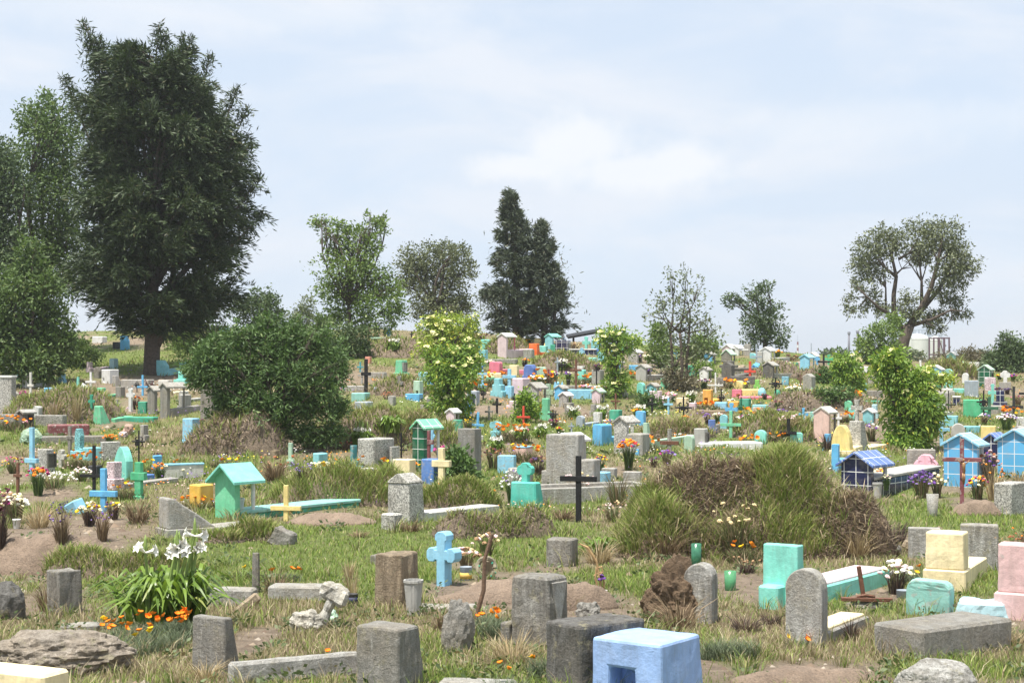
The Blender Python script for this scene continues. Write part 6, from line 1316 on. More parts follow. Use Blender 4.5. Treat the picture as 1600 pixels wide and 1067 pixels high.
block(790, 712, 30, 16, 8, 'p:blush', 'pinkish low box with blue top behind the turquoise headstone', yaw=-24, cap=(3, 1, 'n:sky')) if False else block(822, 716, 20, 16, 11, 'p:blush', 'pinkish box stone with blue side in the middle', yaw=-30, cap=(2, .5, 'n:sky'))
block(803, 740, 26, 28, 4, 'P:sky', 'worn pale blue box with small holes left of the turquoise cross headstone', yaw=-16)
stone(928, 768, 82, 88, 12, 'c:lgrey', 'massive plain grey stepped headstone in the centre', yaw=-22, top='right', rough=.003)
kerb(842, 790, 2.2, 26, 'c:lgrey', 'long plain grey raised grave slab behind the black wooden cross', yaw=-66, wd=.9, fill='c:grey')
cross(904, 816, 56, 104, 'w:black', 'large black wooden cross in the centre foreground', bw=8, arm=.655, yaw=-16, dp=7)
block(946, 762, 22, 24, 10, 'n:sky', 'pale blue box on the long grey slab beside the black cross', yaw=-26)
bouquet(802, 790, 44, 60, ['white', 'white', 'lav'], 'tall white daisies left of the turquoise cross headstone', n=34, br=3.4, pal='green', zmin=.25)
bouquet(842, 750, 30, 40, ['wine', 'dkpurple', 'dried'], 'dark dried flowers behind the turquoise cross headstone', n=14, pal='dark')
shrine(893, 748, 26, 71, 28, 't:lgrey', 'p:white', 'grey shrine with wide white roof behind the massive grey headstone', yaw=-46, pillar='p:lgrey', pit=.2, legs=2, over=.05)
vessel(898, 715, 8, 26, 'n:lgrey', 'slim grey vase with dark purple flowers on the massive headstone')
bouquet(898, 696, 14, 14, ['violet', 'purple'], 'dark purple flowers in the slim grey vase', n=9, pal='dark')
cross(893, 678, 9, 18, 'n:steel', 'thin pale blue cross on the grassy mound in the middle', bw=2.4)
stone(940, 697, 14, 34, 18, 'n:azure', 'rounded bright blue headstone with a white lily relief', top='round', yaw=-36, slab=(.5, 12))
bouquet(951, 692, 20, 34, ['purple', 'orange', 'dried'], 'faded purple and orange bouquet leaning on the bright blue headstone', n=14, pal='straw', lift=4)
shrine(979, 708, 19, 58, 22, 't:lgrey', 't:lgrey', 'grey granite shrine with stone cross in front', yaw=-38, pit=.29, pillar=None, over=.03)
cross(988, 690, 9, 42, 'c:offwhite', 'pale stone cross standing in front of the grey granite shrine', bw=5)
stone(1004, 712, 24, 34, 14, 'c:lgrey', 'rust streaked grey box in front of the grey granite shrine', yaw=-28)
vessel(1006, 700, 9, 22, 'p:white', 'white carved vase on the rust streaked grey box')
stone(1011, 703, 6, 42, 12, 'p:sage', 'pale sage slanted headstone right of the grey granite shrine', slope=.3, yaw=-40, slab=(1.6, 14, 'p:sage', 1.0))
cross(1046, 708, 28, 38, 'C:lgrey', 'weathered grey cross with rusty brown crossbar', bw=6, arm=.42, two='w:rust')
stone(1082, 708, 13, 28, 6, 'p:sage', 'mint green arched headstone left of the pale grey twin slab', top='arch', yaw=-20)
stone(1101, 698, 16, 28, 8, 'p:lgrey', 'pale grey open book headstone beside the mint arch', yaw=-30, slope=.8, niche=(.25, .7, 'c:dgrey'))
block(1095, 700, 8, 8, 100, 'p:white', 'long thin pale slab right of the open book headstone', yaw=-80)
bouquet(938, 745, 22, 36, ['red', 'yellow', 'yellow', 'violet'], 'red and yellow bouquet left of the tall orange bouquet', n=16)
bouquet(982, 735, 34, 52, ['orange', 'yellow', 'marigold', 'red', 'purple'], 'tall orange and yellow bouquet behind the pale blue box', n=26)
bouquet(1042, 728, 26, 26, ['magenta', 'lav', 'purple'], 'pinkish purple flowers at the edge of the large heap', n=14, pal='mixed')
bouquet(1022, 730, 20, 16, ['purple', 'wine'], 'small dark purple flowers left of the pinkish purple flowers', n=8, pal='dark')
stone(998, 712, 6, 10, 6, 'n:azure', 'tiny bright blue chair stone among the bouquets', top='left', yaw=-20)
block(1000, 762, 26, 24, 4, 'c:lgrey', 'plain grey block at the left end of the large heap', yaw=-16)
block(960, 750, 20, 18, 6, 'c:lgrey', 'grey low block between pale blue box and large heap', yaw=-20)
for (px, by, w, h, cols, n, lab) in ((85, 764, 70, 28, ['white'], 44, 'bed of small white daisies at left in front of the grey wedge box'), (128, 752, 40, 22, ['white', 'palepink'], 24, 'white and pale pink flowers left of the black wooden cross'), (285, 746, 50, 22, ['white', 'cream'], 26, 'white daisies in front of the whitewashed box tomb'),
      (20, 740, 36, 30, ['yellow', 'rose', 'wine'], 16, 'mixed yellow and pink flowers at the far left behind the slim brown cross'), (70, 730, 36, 22, ['wine', 'palepink', 'lav'], 18, 'wine and pale pink dried flowers left of the grey scalloped cross'), (545, 748, 50, 18, ['white', 'dkpurple', 'cream'], 20, 'white and dark purple flowers below the teal stone'),
      (960, 815, 60, 34, ['straw', 'palepink', 'dried'], 24, 'large bunch of dried pale flowers right of the black wooden cross foot'), (690, 672, 18, 16, ['white'], 10, 'white flowers at the right foot of the dark green shrine'), (770, 735, 36, 40, ['wine', 'dried', 'rust'], 18, 'wine red dried flowers right of the tall grey headstone'), (620, 690, 18, 14, ['orange', 'purple'], 9, 'orange and purple flowers by the thin iron cross'),
      (1185, 760, 30, 20, ['cream'], 3, 'pale wild flowers on the large heap'), (1060, 690, 40, 14, ['white', 'orange'], 14, 'white and orange flowers behind the large heap')):
    bouquet(px, by, w, h, cols, lab, n=n, br=3.2, pal='mixed', zmin=.3)
# ---------------------------------------------------------------- right middle ground
shrine(1361, 780, 40, 74, 42, 'l:navy', 'l:cobalt', 'navy tiled shrine with blue tiled roof and long tiled tomb', yaw=-40, pillar='p:white', pit=.28, over=.07, legs=1, slab=(2.5, 30, 'l:navy', 1.0, 'p:lgrey'))
vessel(1371, 784, 15, 26, 'n:lgrey', 'grey fluted vase of white flowers inside the navy shrine', lift=4, flute=5)
bouquet(1374, 766, 28, 30, ['cream', 'white', 'yellow', 'orange'], 'white and yellow flowers in the vase inside the navy shrine', n=20, lift=6, zmin=.35)
bouquet(1385, 778, 18, 26, ['cream', 'cream', 'palepink'], 'cream flowers at the pillar of the navy shrine', n=12, lift=12)
vessel(1457, 806, 26, 34, 'c:lgrey', 'square grey cement vase in front of the navy tomb', [(.72, 0), (.75, .03), (1.0, 1.0), (.88, 1.0), (.6, .1)], seg=4)
bouquet(1440, 778, 46, 46, ['purple', 'violet', 'lav'], 'purple statice in the square grey vase', n=46, br=4, pal='mixed', zmin=.2)
bouquet(1464, 778, 30, 40, ['cream', 'cream', 'straw'], 'cream chrysanthemums in the square grey vase', n=18, zmin=.3, pal='mixed')
stone(1462, 748, 42, 45, 4, 'c:lgrey', 'plain grey double slab headstone behind the pink cross', yaw=-12)
cross(1447, 752, 33, 42, 'n:pink', 'pink ribbed concrete cross behind the statice', 'bud', bw=16, dp=16, arm=.52, yaw=-24)
cross(1503, 790, 57, 104, 'P:maroon', 'tall brown wooden cross with a small hanging figure', bw=6.4, arm=.69, yaw=-14)
def figure():
    p = at(1503, 790); s = p.y / F; root = empty('figurine', p + Vector((0, -.09, 48 * s)), 0, 'small golden brown figure with arms raised, hung on the tall brown cross', 'figurine'); m = plain('bronze_figure', (.30, .17, .08), .5, .3, bump=.1)
    MB().tube([(0, 0, 0), (1 * s, -.01, 6 * s), (0, -.015, 12 * s), (0, -.01, 18 * s), (0, -.012, 20 * s)], [1.2 * s, 2.0 * s, 2.6 * s, 3.2 * s, 1.4 * s], 8).build('body', m, root, smooth=True)
    MB().rock((0, -.015, 23.4 * s), (1.9 * s, 1.9 * s, 2.3 * s), 2, .05).build('head', m, root, smooth=True)
    for sx in (-1, 1):
        MB().tube([(sx * 2.4 * s, -.01, 17.6 * s), (sx * 6 * s, -.012, 20 * s), (sx * 9 * s, -.012, 24 * s)], [1.1 * s, .9 * s, .7 * s], 6).build('arm', m, root, smooth=True)
        MB().tube([(sx * 1.2 * s, -.005, 3 * s), (sx * 1.4 * s, -.02, -5 * s), (sx * .6 * s, -.008, -14 * s)], [1.5 * s, 1.2 * s, .8 * s], 6).build('leg', m, root, smooth=True)
figure()
shrine(1527, 762, 44, 85, 25, 'l:azure', 'l:sky', 'sky blue tiled shrine behind the tall brown cross', yaw=-36, pillar='p:white', pit=.25, over=.05, legs=1)
shrine(1612, 748, 44, 78, 28, 'l:azure', 'l:sky', 'sky blue tiled shrine cut by the right edge', yaw=-36, pillar='p:white', pit=.25, over=.05, legs=1)
shrine(1562, 728, 22, 52, 24, 'l:navy', 'l:cobalt', 'small navy tiled shrine between the two sky blue ones', yaw=-38, pillar='p:white', pit=.34, over=.04, legs=1)
bouquet(1545, 760, 36, 60, ['dried', 'rust', 'palepink', 'purple'], 'tall dried bouquet in front of the small navy shrine', n=24, pal='dead', zmin=.3)
bouquet(1528, 780, 34, 40, ['yellow', 'magenta', 'orange', 'cream'], 'bright yellow, magenta and orange bouquet by the brown cross foot', n=18, pal='mixed', zmin=.3)
dryplant(1553, 782, 40, 60, 'tall straw leaves and orange flowers right of the brown cross', 'straw', 120, ['orange', 'marigold', 'rust'], nb=12)
block(1580, 806, 22, 50, 40, 't:lgrey', 'pale grey granite box at the right edge with dead leaves on top', yaw=-40)
dryplant(1592, 758, 44, 30, 'dry brown leaves lying on the pale grey granite box', 'straw', 130, fall=.5)
dryplant(1570, 805, 12, 12, 'dead weed at the foot of the granite box', 'dark', 40)
bouquet(1505, 745, 30, 26, ['wine', 'dried', 'palepink'], 'dried red and pink flowers on dark stems right of the sky blue shrine wall', n=12, pal='dark')
cross(1471, 694, 24, 38, 'P:sky', 'pale blue grey wooden cross beside the big bright elder', bw=5.5, arm=.6)
block(1494, 666, 14, 14, 5, 'p:aqua', 'small turquoise box stone behind the arched grey stone', yaw=-24, tx=1.15)
stone(1508, 684, 20, 22, 4, 'P:lgrey', 'grey arched stone with carved pattern behind the sky blue shrine', top='arch', yaw=-16)
block(1513, 676, 6, 10, 22, 'p:aqua', 'low pale turquoise slab right of the carved arched stone', yaw=-68)
block(1532, 668, 3, 12, 10, 'C:dgrey', 'small dark block behind the low turquoise slab', yaw=-50) if False else None
block(1555, 692, 20, 26, 6, 'n:butter', 'pale yellow box stone behind the small navy shrine', yaw=-22)
stone(1298, 704, 10, 26, 3, 'n:azure', 'bright blue small headstone left of the yellow arch', yaw=-20, tx=.85, base=(2, 4))
stone(1310, 738, 10, 44, 4, 'n:azure', 'bright blue seat shaped stone with rounded back beside the navy roof', top='round', yaw=-24, slab=(.45, 18, None, 1.4))
stone(1328, 712, 27, 48, 9, 'n:butter', 'yellow pointed arch headstone with dark red edge', top='egg', yaw=-26, slab=(.6, 12, 'n:cream', 1.3), rough=.003, base=(3, 8, 'n:cream'))
stone(1345, 708, 16, 50, 22, 't:lgrey', 'granite sloping headstone with thin stone cross on top', yaw=-34, slope=.4, cross=(18, 34, 5, 'flare'), slab=(.9, 8, 'n:cream', 1.3))
shrine(1295, 692, 21, 57, 19, 'p:blush', 'p:offwhite', 'pinkish concrete shrine above the yellow arch', yaw=-36, pillar='c:grey', pit=.28, over=.02, legs=1)
stone(1337, 658, 9, 18, 2, 'n:mint', 'small mint rounded stone right of the pinkish shrine', top='round', yaw=-16)
cross(1232, 690, 24, 36, 'w:black', 'black wooden cross on the green bank with straw behind', bw=5, arm=.38)
stone(1254, 692, 20, 16, 3, 'n:mint', 'mint rounded box stone right of the black cross on the bank', top='round', yaw=-14)
stone(1196, 694, 16, 22, 5, 'n:mint', 'turquoise arched stone with moulded flower relief', top='arch', yaw=-22, rough=.012)
dryplant(1232, 668, 44, 24, 'dry straw flower tuft on the green bank', 'straw', 100, ['straw', 'palepink'])
bouquet(1275, 690, 14, 18, ['purple', 'violet'], 'purple flowers left of the bright blue small headstone', n=9, pal='dark')
bouquet(1259, 684, 8, 12, ['magenta'], 'magenta flower right of the mint rounded box', n=4)
bouquet(1362, 690, 26, 30, ['white', 'purple', 'white'], 'white and purple flowers right of the granite sloping headstone', n=12, pal='mixed')
dryplant(1292, 705, 30, 40, 'dead brown stems in front of the pinkish shrine', 'dark', 60)
dryplant(1350, 720, 20, 24, 'dark dead twigs in front of the granite sloping headstone', 'dark', 50)
# ---------------------------------------------------------------- upper left slope
stone(18, 652, 30, 54, 3, 't:lgrey', 'tall speckled granite headstone with white top cut by the left edge', yaw=-14, cap=(3, 1, 'p:white'))
block(24, 668, 26, 20, 4, 't:grey', 'speckled granite wall left of the niche house', yaw=-14)
block(98, 669, 46, 20, 3, 't:grey', 'long speckled granite wall right of the niche house', yaw=-12)
shrine(36, 670, 12, 30, 15, 'c:dgrey', 'c:lgrey', 'small grey niche house with pale flat roof on the granite wall', yaw=-40, pit=.2, closed=True, over=.03)
bouquet(40, 670, 8, 14, ['palepink', 'pink'], 'pale pink vase like flowers in the niche house', n=6)
bouquet(36, 630, 12, 18, ['wine', 'magenta'], 'dark pink flowers in a pot left of the grassy heap', n=9, pal='dark')
cross(48, 616, 9, 30, 'p:offwhite', 'slim white and rust cross behind the grassy heap', bw=3, arm=.4)
pole(122, 605, 16, 2.4, 'n:mint', 'short turquoise post behind the grassy heap')
cross(142, 609, 15, 24, 'n:white', 'plain white cross on the left slope', bw=2.8, arm=.45)
boulder(130, 613, 13, 13, 'n:white', 'white sack like stone beside the turquoise post', sub=3)
stone(171, 600, 14, 20, 10, 'p:white', 'white box headstone with small dark hole under the cypress', yaw=-36, hole=('y', .2, .34, .15, .4))
stone(180, 604, 6, 15, 14, 'c:lgrey', 'grey sloping stone right of the white box headstone', slope=.2, yaw=-50)
stone(154, 592, 8, 16, 3, 'c:grey', 'grey pointed stone left of the white box headstone', top='gothic', yaw=-20)
block(232, 606, 40, 11, 4, 'c:lgrey', 'long low grey kerb below the cypress', yaw=-12)
cross(223, 618, 15, 28, 'n:azure', 'slim blue cross on bare earth below the cypress', bw=2.6, arm=.42)
cross(214, 613, 9, 15, 'i:black', 'tiny black iron cross left of the slim blue cross', 'iron', bw=1.4)
cross(204, 643, 11, 32, 'n:white', 'white and blue scalloped cross on the left slope', 'bud', bw=4, dp=4, arm=.7)
block(228, 646, 12, 16, 3, 'n:emerald', 'emerald box left of the twin grey shrines', yaw=-16)
block(240, 660, 60, 7, 3, 'n:emerald', 'long turquoise slab right of the mint sloped stone', yaw=-10)
stone(158, 664, 16, 26, 14, 'P:jade', 'mint sloped stone with grey worn patch at left', slope=.3, tx=.6, yaw=-36, slab=(.6, 8))
cross(143, 660, 9, 38, 'n:emerald', 'turquoise cross with white flower, left of the mint sloped stone', 'bud', bw=3, dp=3, arm=.75)
shrine(241, 648, 12, 40, 18, 'c:grey', 'c:lgrey', 'grey cement shrine, left one of the twin pair', yaw=-42, pillar='c:grey', pit=.29, over=.03, legs=1)
shrine(261, 654, 12, 50, 22, 'c:grey', 'c:lgrey', 'grey cement shrine, right and taller of the twin pair', yaw=-42, pillar='c:grey', pit=.29, over=.03, legs=1, slab=(1.0, 12))
block(284, 646, 8, 26, 10, 'c:lgrey', 'pale grey seat shaped stone right of the twin shrines', top='left', yaw=-30)
stone(331, 665, 18, 67, 8, 'c:grey', 'very tall grey concrete pillar stone half hidden by the large shrub', yaw=-30)
stone(258, 588, 14, 22, 4, 'n:aqua', 'turquoise scalloped headstone in the shade of the cypress', top='slant', yaw=-24, slab=(.8, 8))
stone(288, 600, 12, 17, 4, 'n:mint', 'bright mint stepped headstone right of the shaded turquoise one', top='step', yaw=-20, base=(3, 6))
block(30, 578, 36, 9, 3, 'p:white', 'white low wall under the bushy tree at the left edge', yaw=-10)
block(31, 594, 10, 18, 5, 'P:teal', 'grey teal box under the bushy tree at the left edge', yaw=-26)
boulder(200, 680, 16, 18, 'C:blush', 'pinkish grey stone with a red ring in weeds at left', sub=3, amp=.3)
boulder(192, 684, 14, 10, 'C:palepink', 'small pink stone left of the pinkish grey stone', sub=3, amp=.3)
stone(195, 547, 8, 20, 5, 'n:azure', 'blue stone in deep shade left of the cypress trunk', top='slant', yaw=-30)
block(184, 546, 8, 10, 3, 'n:coal', 'dark stone beside the blue stone in deep shade', yaw=-20)
stone(350, 534, 8, 18, 6, 'n:sky', 'pale blue white stone on the crest above the large shrub', yaw=-30)
block(160, 536, 16, 9, 4, 'p:white', 'small white block on the crest left of the cypress trunk', yaw=-20)
stone(460, 530, 5, 14, 4, 'n:sky', 'small pale blue stone on the crest over the large shrub', yaw=-26)
dryplant(235, 610, 22, 16, 'dark red flowers behind the slim blue cross', 'dark', 60, ['wine'], nb=8)
dryplant(85, 650, 40, 40, 'dead white branches on the grassy heap at left', 'straw', 60)
dryplant(120, 655, 30, 56, 'bleached leaning stalks on the right of the grassy heap', 'straw', 50)
bouquet(212, 640, 18, 20, ['wine', 'dried', 'orange'], 'dark dried flowers right of the white scalloped cross', n=9, pal='dark')
# ---------------------------------------------------------------- upper middle, left of the elders
cross(572, 616, 13, 48, 'w:black', 'tall thin black cross right of the large shrub', bw=4.4, arm=.58)
block(600, 592, 22, 9, 3, 'c:lgrey', 'low grey kerb right of the tall thin black cross', yaw=-12)
block(569, 612, 28, 8, 3, 'c:lgrey', 'low pale slab left of the tall thin black cross', yaw=-12)
stone(628, 588, 10, 22, 7, 'P:jade', 'turquoise tapered headstone with grey plate on the upper slope', yaw=-32, tx=.85, niche=(.3, .8, 'c:lgrey'), base=(2, 5))
cross(624, 617, 10, 26, 'c:grey', 'grey scalloped cross on the small knoll', 'bud', bw=3.6, dp=3.6, arm=.6)
stone(656, 619, 10, 21, 5, 'p:sage', 'pale mint headstone with small dark hole below the elders', yaw=-30, tx=.85, hole=('y', .45, .75, .1, .35))
cross(563, 582, 9, 14, 'n:teal', 'small teal cross left of the tall thin black cross', bw=2.2, arm=.5)
cross(537, 610, 5, 8, 'n:emerald', 'tiny emerald cross at the right edge of the large shrub', bw=1.8, arm=.6)
block(685, 592, 28, 9, 3, 'P:aqua', 'faded turquoise low slab behind the nearest elder', yaw=-10)
cross(660, 655, 14, 20, 'C:lgrey', 'grey cross with dark brown bar above the dark green shrine', bw=4.5, arm=.6, two='w:brown')
boulder(671, 646, 14, 14, 'C:dgrey', 'dark grey boulder right of the grey cross above the green shrine', sub=3)
strap_plant(608, 674, 56, 28, 'patch of green lily leaves above the dark green shrine', nleaf=80, lw=4.2)
strap_plant(565, 694, 48, 24, 'white flowering lily patch behind the granite blocks', nleaf=70, flowers=5, lw=4, fr=4, fh=1.0)
dryplant(604, 624, 18, 12, 'reddish dry flowers on the slope below the black cross', 'dead', 60, ['rust'])
dryplant(540, 704, 22, 14, 'reddish dead leaves at the right of the large shrub', 'dead', 60, ['rust'])
cross(578, 551, 6, 16, 'c:lgrey', 'thin grey cross below the crest table stone', bw=1.8, arm=.65)
cross(576, 541, 8, 26, 'w:brown', 'thin brown cross at the foot of the airy tree', bw=1.8, arm=.8)
stone(609, 533, 5, 17, 2, 'n:azure', 'slim bright blue rounded stone on the crest', top='arch', yaw=-16)
block(599, 543, 10, 12, 3, 'c:grey', 'grey table like stone on the crest left of the lilies', yaw=-16, cap=(2, 6, 'p:sage'))
block(612, 548, 14, 5, 3, 'n:jade', 'left mint slab under the crest lilies', yaw=-14)
block(630, 548, 14, 5, 3, 'n:mint', 'right pale mint slab under the crest lilies', yaw=-14)
strap_plant(615, 546, 30, 14, 'white lilies in flower on the crest', nleaf=40, flowers=9, lw=3, fr=3.2, fh=1.05)
stone(646, 548, 7, 17, 4, 'c:lgrey', 'pale grey stone with dark slit left of the upper elder', yaw=-26)
cross(643, 531, 5, 11, 'w:black', 'tiny black cross on the crest left of the upper elder', bw=1.5)
cross(622, 533, 4, 8, 'w:black', 'tiny dark cross among the crest lilies', bw=1.5)
bouquet(588, 531, 12, 8, ['orange', 'marigold', 'white'], 'orange flowers on the crest by the airy tree', n=8)
block(578, 569, 7, 10, 2, 'P:salmon', 'salmon pink slab on the earth bank below the crest', yaw=-20)
# ---------------------------------------------------------------- middle
stone(720, 681, 14, 25, 3, 'P:emerald', 'worn turquoise upright box behind the tall grey headstone', yaw=-14)
dryplant(731, 672, 22, 22, 'dry plant with yellow flowers right of the worn turquoise box', 'mixed', 90, ['yellow'], nb=10)
stone(780, 686, 14, 12, 3, 'n:aqua', 'pale turquoise scalloped cross stone among white lilies', yaw=-16, cross=(18, 16, 7, 'bud'))
cross(818, 664, 18, 26, 'n:red', 'bright red wooden cross in the middle', bw=2.6, arm=.42)
boulder(824, 676, 6, 7, 'n:rose', 'small pink ball beside the red cross', sub=2, amp=.02)
for (px, by, w, h, lab) in ((815, 690, 44, 20, 'white lilies below the red cross'), (845, 684, 34, 18, 'white lilies right of the red cross'), (775, 708, 44, 22, 'white lilies and leaves right of the tall grey headstone'), (895, 656, 30, 18, 'lily leaves left of the grassy mound in the middle'), (940, 657, 30, 20, 'flowering lily patch left of the emerald box'), (885, 634, 30, 14, 'white lilies below the angel statue'), (1080, 628, 22, 14, 'lily leaves between cream block and golden stone'), (965, 690, 14, 20, 'white lilies beside the bright blue headstone'), (1000, 650, 30, 14, 'pale lily patch right of the emerald box'), (905, 700, 26, 14, 'pale lilies beside the white shrine roof'), (880, 577, 26, 12, 'white lilies around the black iron cross on the mound')):
    strap_plant(px, by, w, h, lab, nleaf=44, flowers=11, lw=3.4, fr=3.6, fh=1.05)
bouquet(866, 668, 20, 14, ['wine', 'magenta', 'dried'], 'dark pink dried flowers by the iron cross beside the jade stone', n=12, pal='dark')
bouquet(873, 680, 12, 14, ['red', 'yellow'], 'red and yellow flowers behind the white shrine roof', n=9)
cross(864, 668, 16, 28, 'i:coal', 'dark iron cross right of the jade stepped stone', 'iron', bw=2.2, arm=.75)
stone(860, 658, 15, 31, 3, 'n:jade', 'jade green stepped stone in the middle', top='step', yaw=-14)
cross(857, 634, 13, 30, 'C:sage', 'old grey green cross above the jade stepped stone', 'block', bw=6, dp=5, arm=.6)
shrine(839, 638, 17, 36, 15, 'c:lgrey', 'c:lgrey', 'grey cement shrine above the red cross', yaw=-36, pillar='c:grey', pit=.29, over=.03, legs=1)
stone(817, 622, 15, 27, 10, 'p:palepink', 'pale lilac pink box headstone left of the grey cement shrine', yaw=-32)
block(806, 638, 14, 10, 4, 'p:palepink', 'low pale pink step stone left of the red cross', yaw=-20, top='left')
cross(804, 642, 9, 24, 'i:black', 'black iron cross in front of the low pale pink step stone', 'iron', bw=1.8, arm=.7)
stone(786, 622, 18, 27, 5, 'p:aqua', 'sky blue stepped stone with wide base in the middle', top='step3', yaw=-20)
block(799, 623, 9, 17, 4, 'p:sky', 'pale blue box right of the sky blue stepped stone', yaw=-24, hole=('y', .15, .45, .05, .3))
cross(754, 610, 13, 28, 'n:sky', 'pale blue cross on a small blue base', bw=2.6, arm=.72, base=(6, 8))
cross(796, 606, 18, 26, 'n:sky', 'sky blue cross above the pale lilac box', bw=4.4, arm=.58)
block(745, 634, 14, 20, 4, 'p:steel', 'dark fronted pale stone with purple flowers beside the nearest elder', yaw=-18, hole=('y', .2, .8, .15, .75))
bouquet(742, 632, 12, 14, ['purple', 'wine'], 'purple flowers before the dark fronted pale stone', n=8, pal='dark')
cross(755, 626, 10, 20, 'i:black', 'black iron cross with basket below the pale blue cross', 'iron', bw=2.2, arm=.5)
block(784, 599, 49, 14, 3, 'n:cream', 'long cream tomb below the pink headstone', yaw=-8)
block(746, 585, 12, 12, 8, 'n:blue', 'blue stepped block left of the pink headstone', yaw=-30, top='left')
block(771, 600, 11, 9, 3, 'n:jade', 'small emerald box on the long cream tomb', yaw=-16)
stone(781, 587, 15, 19, 4, 'n:rose', 'bright pink headstone with round top and flowers', yaw=-18, top='round', slab=(.9, 8))
stone(808, 589, 11, 16, 3, 'n:cream', 'cream box headstone with dark stain right of the pink headstone', yaw=-18, face=None)
stone(836, 595, 18, 22, 5, 'n:cobalt', 'cobalt blue round topped headstone on a wide base', top='bottle', yaw=-18)
block(840, 588, 26, 9, 3, 'n:rose', 'pink low slab behind the cobalt headstone', yaw=-8)
stone(851, 594, 14, 18, 3, 'p:sage', 'sage green headstone with a small black pot', yaw=-16, top='round')
cross(857, 600, 9, 20, 'w:maroon', 'dark brown cross right of the sage headstone', bw=2.4, arm=.6)
cross(871, 588, 7, 26, 'p:steel', 'tall thin grey blue cross on the mound', bw=2, arm=.75)
cross(878, 585, 13, 20, 'i:black', 'black leafy iron cross on the mound', 'iron', bw=2.4, arm=.65)
vessel(888, 605, 7, 12, 'n:coal', 'dark vase of purple flowers left of the tall brown thin cross')
bouquet(888, 598, 12, 16, ['violet', 'purple', 'cream'], 'purple flowers in the dark vase', n=12)
bouquet(866, 598, 18, 16, ['magenta', 'purple', 'white'], 'magenta and white flowers left of the dark vase', n=12)
bouquet(838, 606, 26, 18, ['orange', 'white', 'yellow'], 'orange and white flowers below the cobalt headstone', n=16)
bouquet(765, 572, 16, 8, ['cream', 'palepink'], 'pale flowers on top of the pink headstone', n=8)
bouquet(820, 580, 14, 12, ['dkpurple', 'dried', 'orange'], 'dry purple flowers behind the cobalt headstone', n=9, pal='dark', lift=6)
def angel():
    p = at(872, 622); s = p.y / F; root = empty('angel_statue', p, -20, 'pale blue angel statue with folded wings on a tomb', 'statue', 'statues'); m = M('p:sky')
    MB().lathe([(6 * s, -.1), (6.5 * s, 2 * s), (5 * s, 8 * s), (3.4 * s, 15 * s), (3.6 * s, 18 * s), (1.2 * s, 20.4 * s)], 12).build('robe', m, root, smooth=True)
    MB().rock((0, 0, 22.6 * s), (2.2 * s, 2.2 * s, 2.6 * s), 2, .05).build('head', m, root, smooth=True)
    for sx in (-1, 1): MB().prism([(sx * 2 * s, 8 * s), (sx * 7 * s, 9 * s), (sx * 8.6 * s, 17 * s), (sx * 6 * s, 26 * s), (sx * 3 * s, 19 * s)], 2 * s, 4 * s).build('wing', m, root, bev=.01)
    for sx in (-1, 1): MB().tube([(sx * 3 * s, -1 * s, 17 * s), (sx * 3.6 * s, -4 * s, 14 * s), (sx * .6 * s, -5.4 * s, 16 * s)], [1.2 * s, 1.0 * s, .7 * s], 6).build('arm', m, root, smooth=True)
angel()
block(925, 624, 42, 13, 3, 'p:sky', 'long pale blue tomb right of the angel statue', yaw=-8)
block(934, 612, 50, 8, 3, 'c:grey', 'long grey slab behind the pale blue tomb', yaw=-8)
cross(900, 622, 15, 52, 'w:rust', 'tall thin brown cross in front of the pale blue tomb', bw=2.8, arm=.72)
stone(912, 596, 8, 16, 4, 'n:mint', 'mint stone with rounded top left of the grey twin stones', top='round', yaw=-26, slab=(.6, 5))
stone(938, 601, 12, 20, 6, 'c:lgrey', 'pale grey twin stones with a dark wreath on top', yaw=-26)
cross(932, 602, 8, 26, 'i:black', 'thin black cross in front of the grey twin stones', bw=1.6, arm=.78)
bouquet(934, 582, 14, 10, ['dkpurple', 'wine'], 'dark wreath of dried flowers on the grey twin stones', n=8, pal='dark', lift=2)
bouquet(915, 618, 20, 16, ['orange', 'pink', 'white'], 'pink and orange flowers on the pale blue tomb', n=14)
bouquet(940, 620, 26, 16, ['white', 'cream', 'orange'], 'white daisies left of the tall narrow elder', n=18, br=3)
stone(975, 621, 9, 15, 7, 'c:lgrey', 'small grey box with dark hole right of the tall narrow elder', yaw=-32, hole=('y', .2, .6, .2, .6))
shrine(1009, 596, 13, 24, 10, 'p:lgrey', 'c:lgrey', 'pale grey shrine with purple flowers left of the grey sapling', yaw=-36, pillar='p:lgrey', pit=.25, over=.025, legs=1, slab=(1.2, 8, 'c:lgrey'))
bouquet(1014, 590, 9, 12, ['purple', 'dkpurple'], 'purple flowers inside the pale grey shrine', n=7, pal='dark')
cross(1033, 593, 9, 16, 'i:black', 'small black cross right of the pale grey shrine', bw=1.8, arm=.5)
cross(962, 642, 13, 24, 'w:rust', 'rusty cross in front of the tall narrow elder', bw=2.2, arm=.55)
stone(1031, 634, 14, 20, 4, 'p:palepink', 'pale pink headstone with pale pink slab left of the cream block', yaw=-24, slab=(1.2, 9, None, 1.0))
block(967, 660, 13, 17, 6, 'n:emerald', 'emerald box with open lid in the middle', yaw=-24)
block(1072, 634, 13, 11, 5, 'n:cream', 'cream block behind the black feathery cross', yaw=-24)
block(1086, 640, 8, 9, 4, 'p:palepink', 'small pink box right of the cream block', yaw=-20)
cross(1068, 654, 22, 30, 'i:black', 'large black feathery iron cross in the middle right', 'iron', bw=2.6, arm=.5)
bouquet(1048, 628, 22, 14, ['cream', 'pink', 'white'], 'cream and pink flowers on the pale pink slab', n=12)
bouquet(1070, 660, 14, 10, ['orange', 'marigold'], 'orange marigolds in front of the black feathery cross', n=12)
bouquet(1082, 667, 10, 12, ['purple', 'violet'], 'purple flowers right of the orange marigolds', n=9, pal='dark')
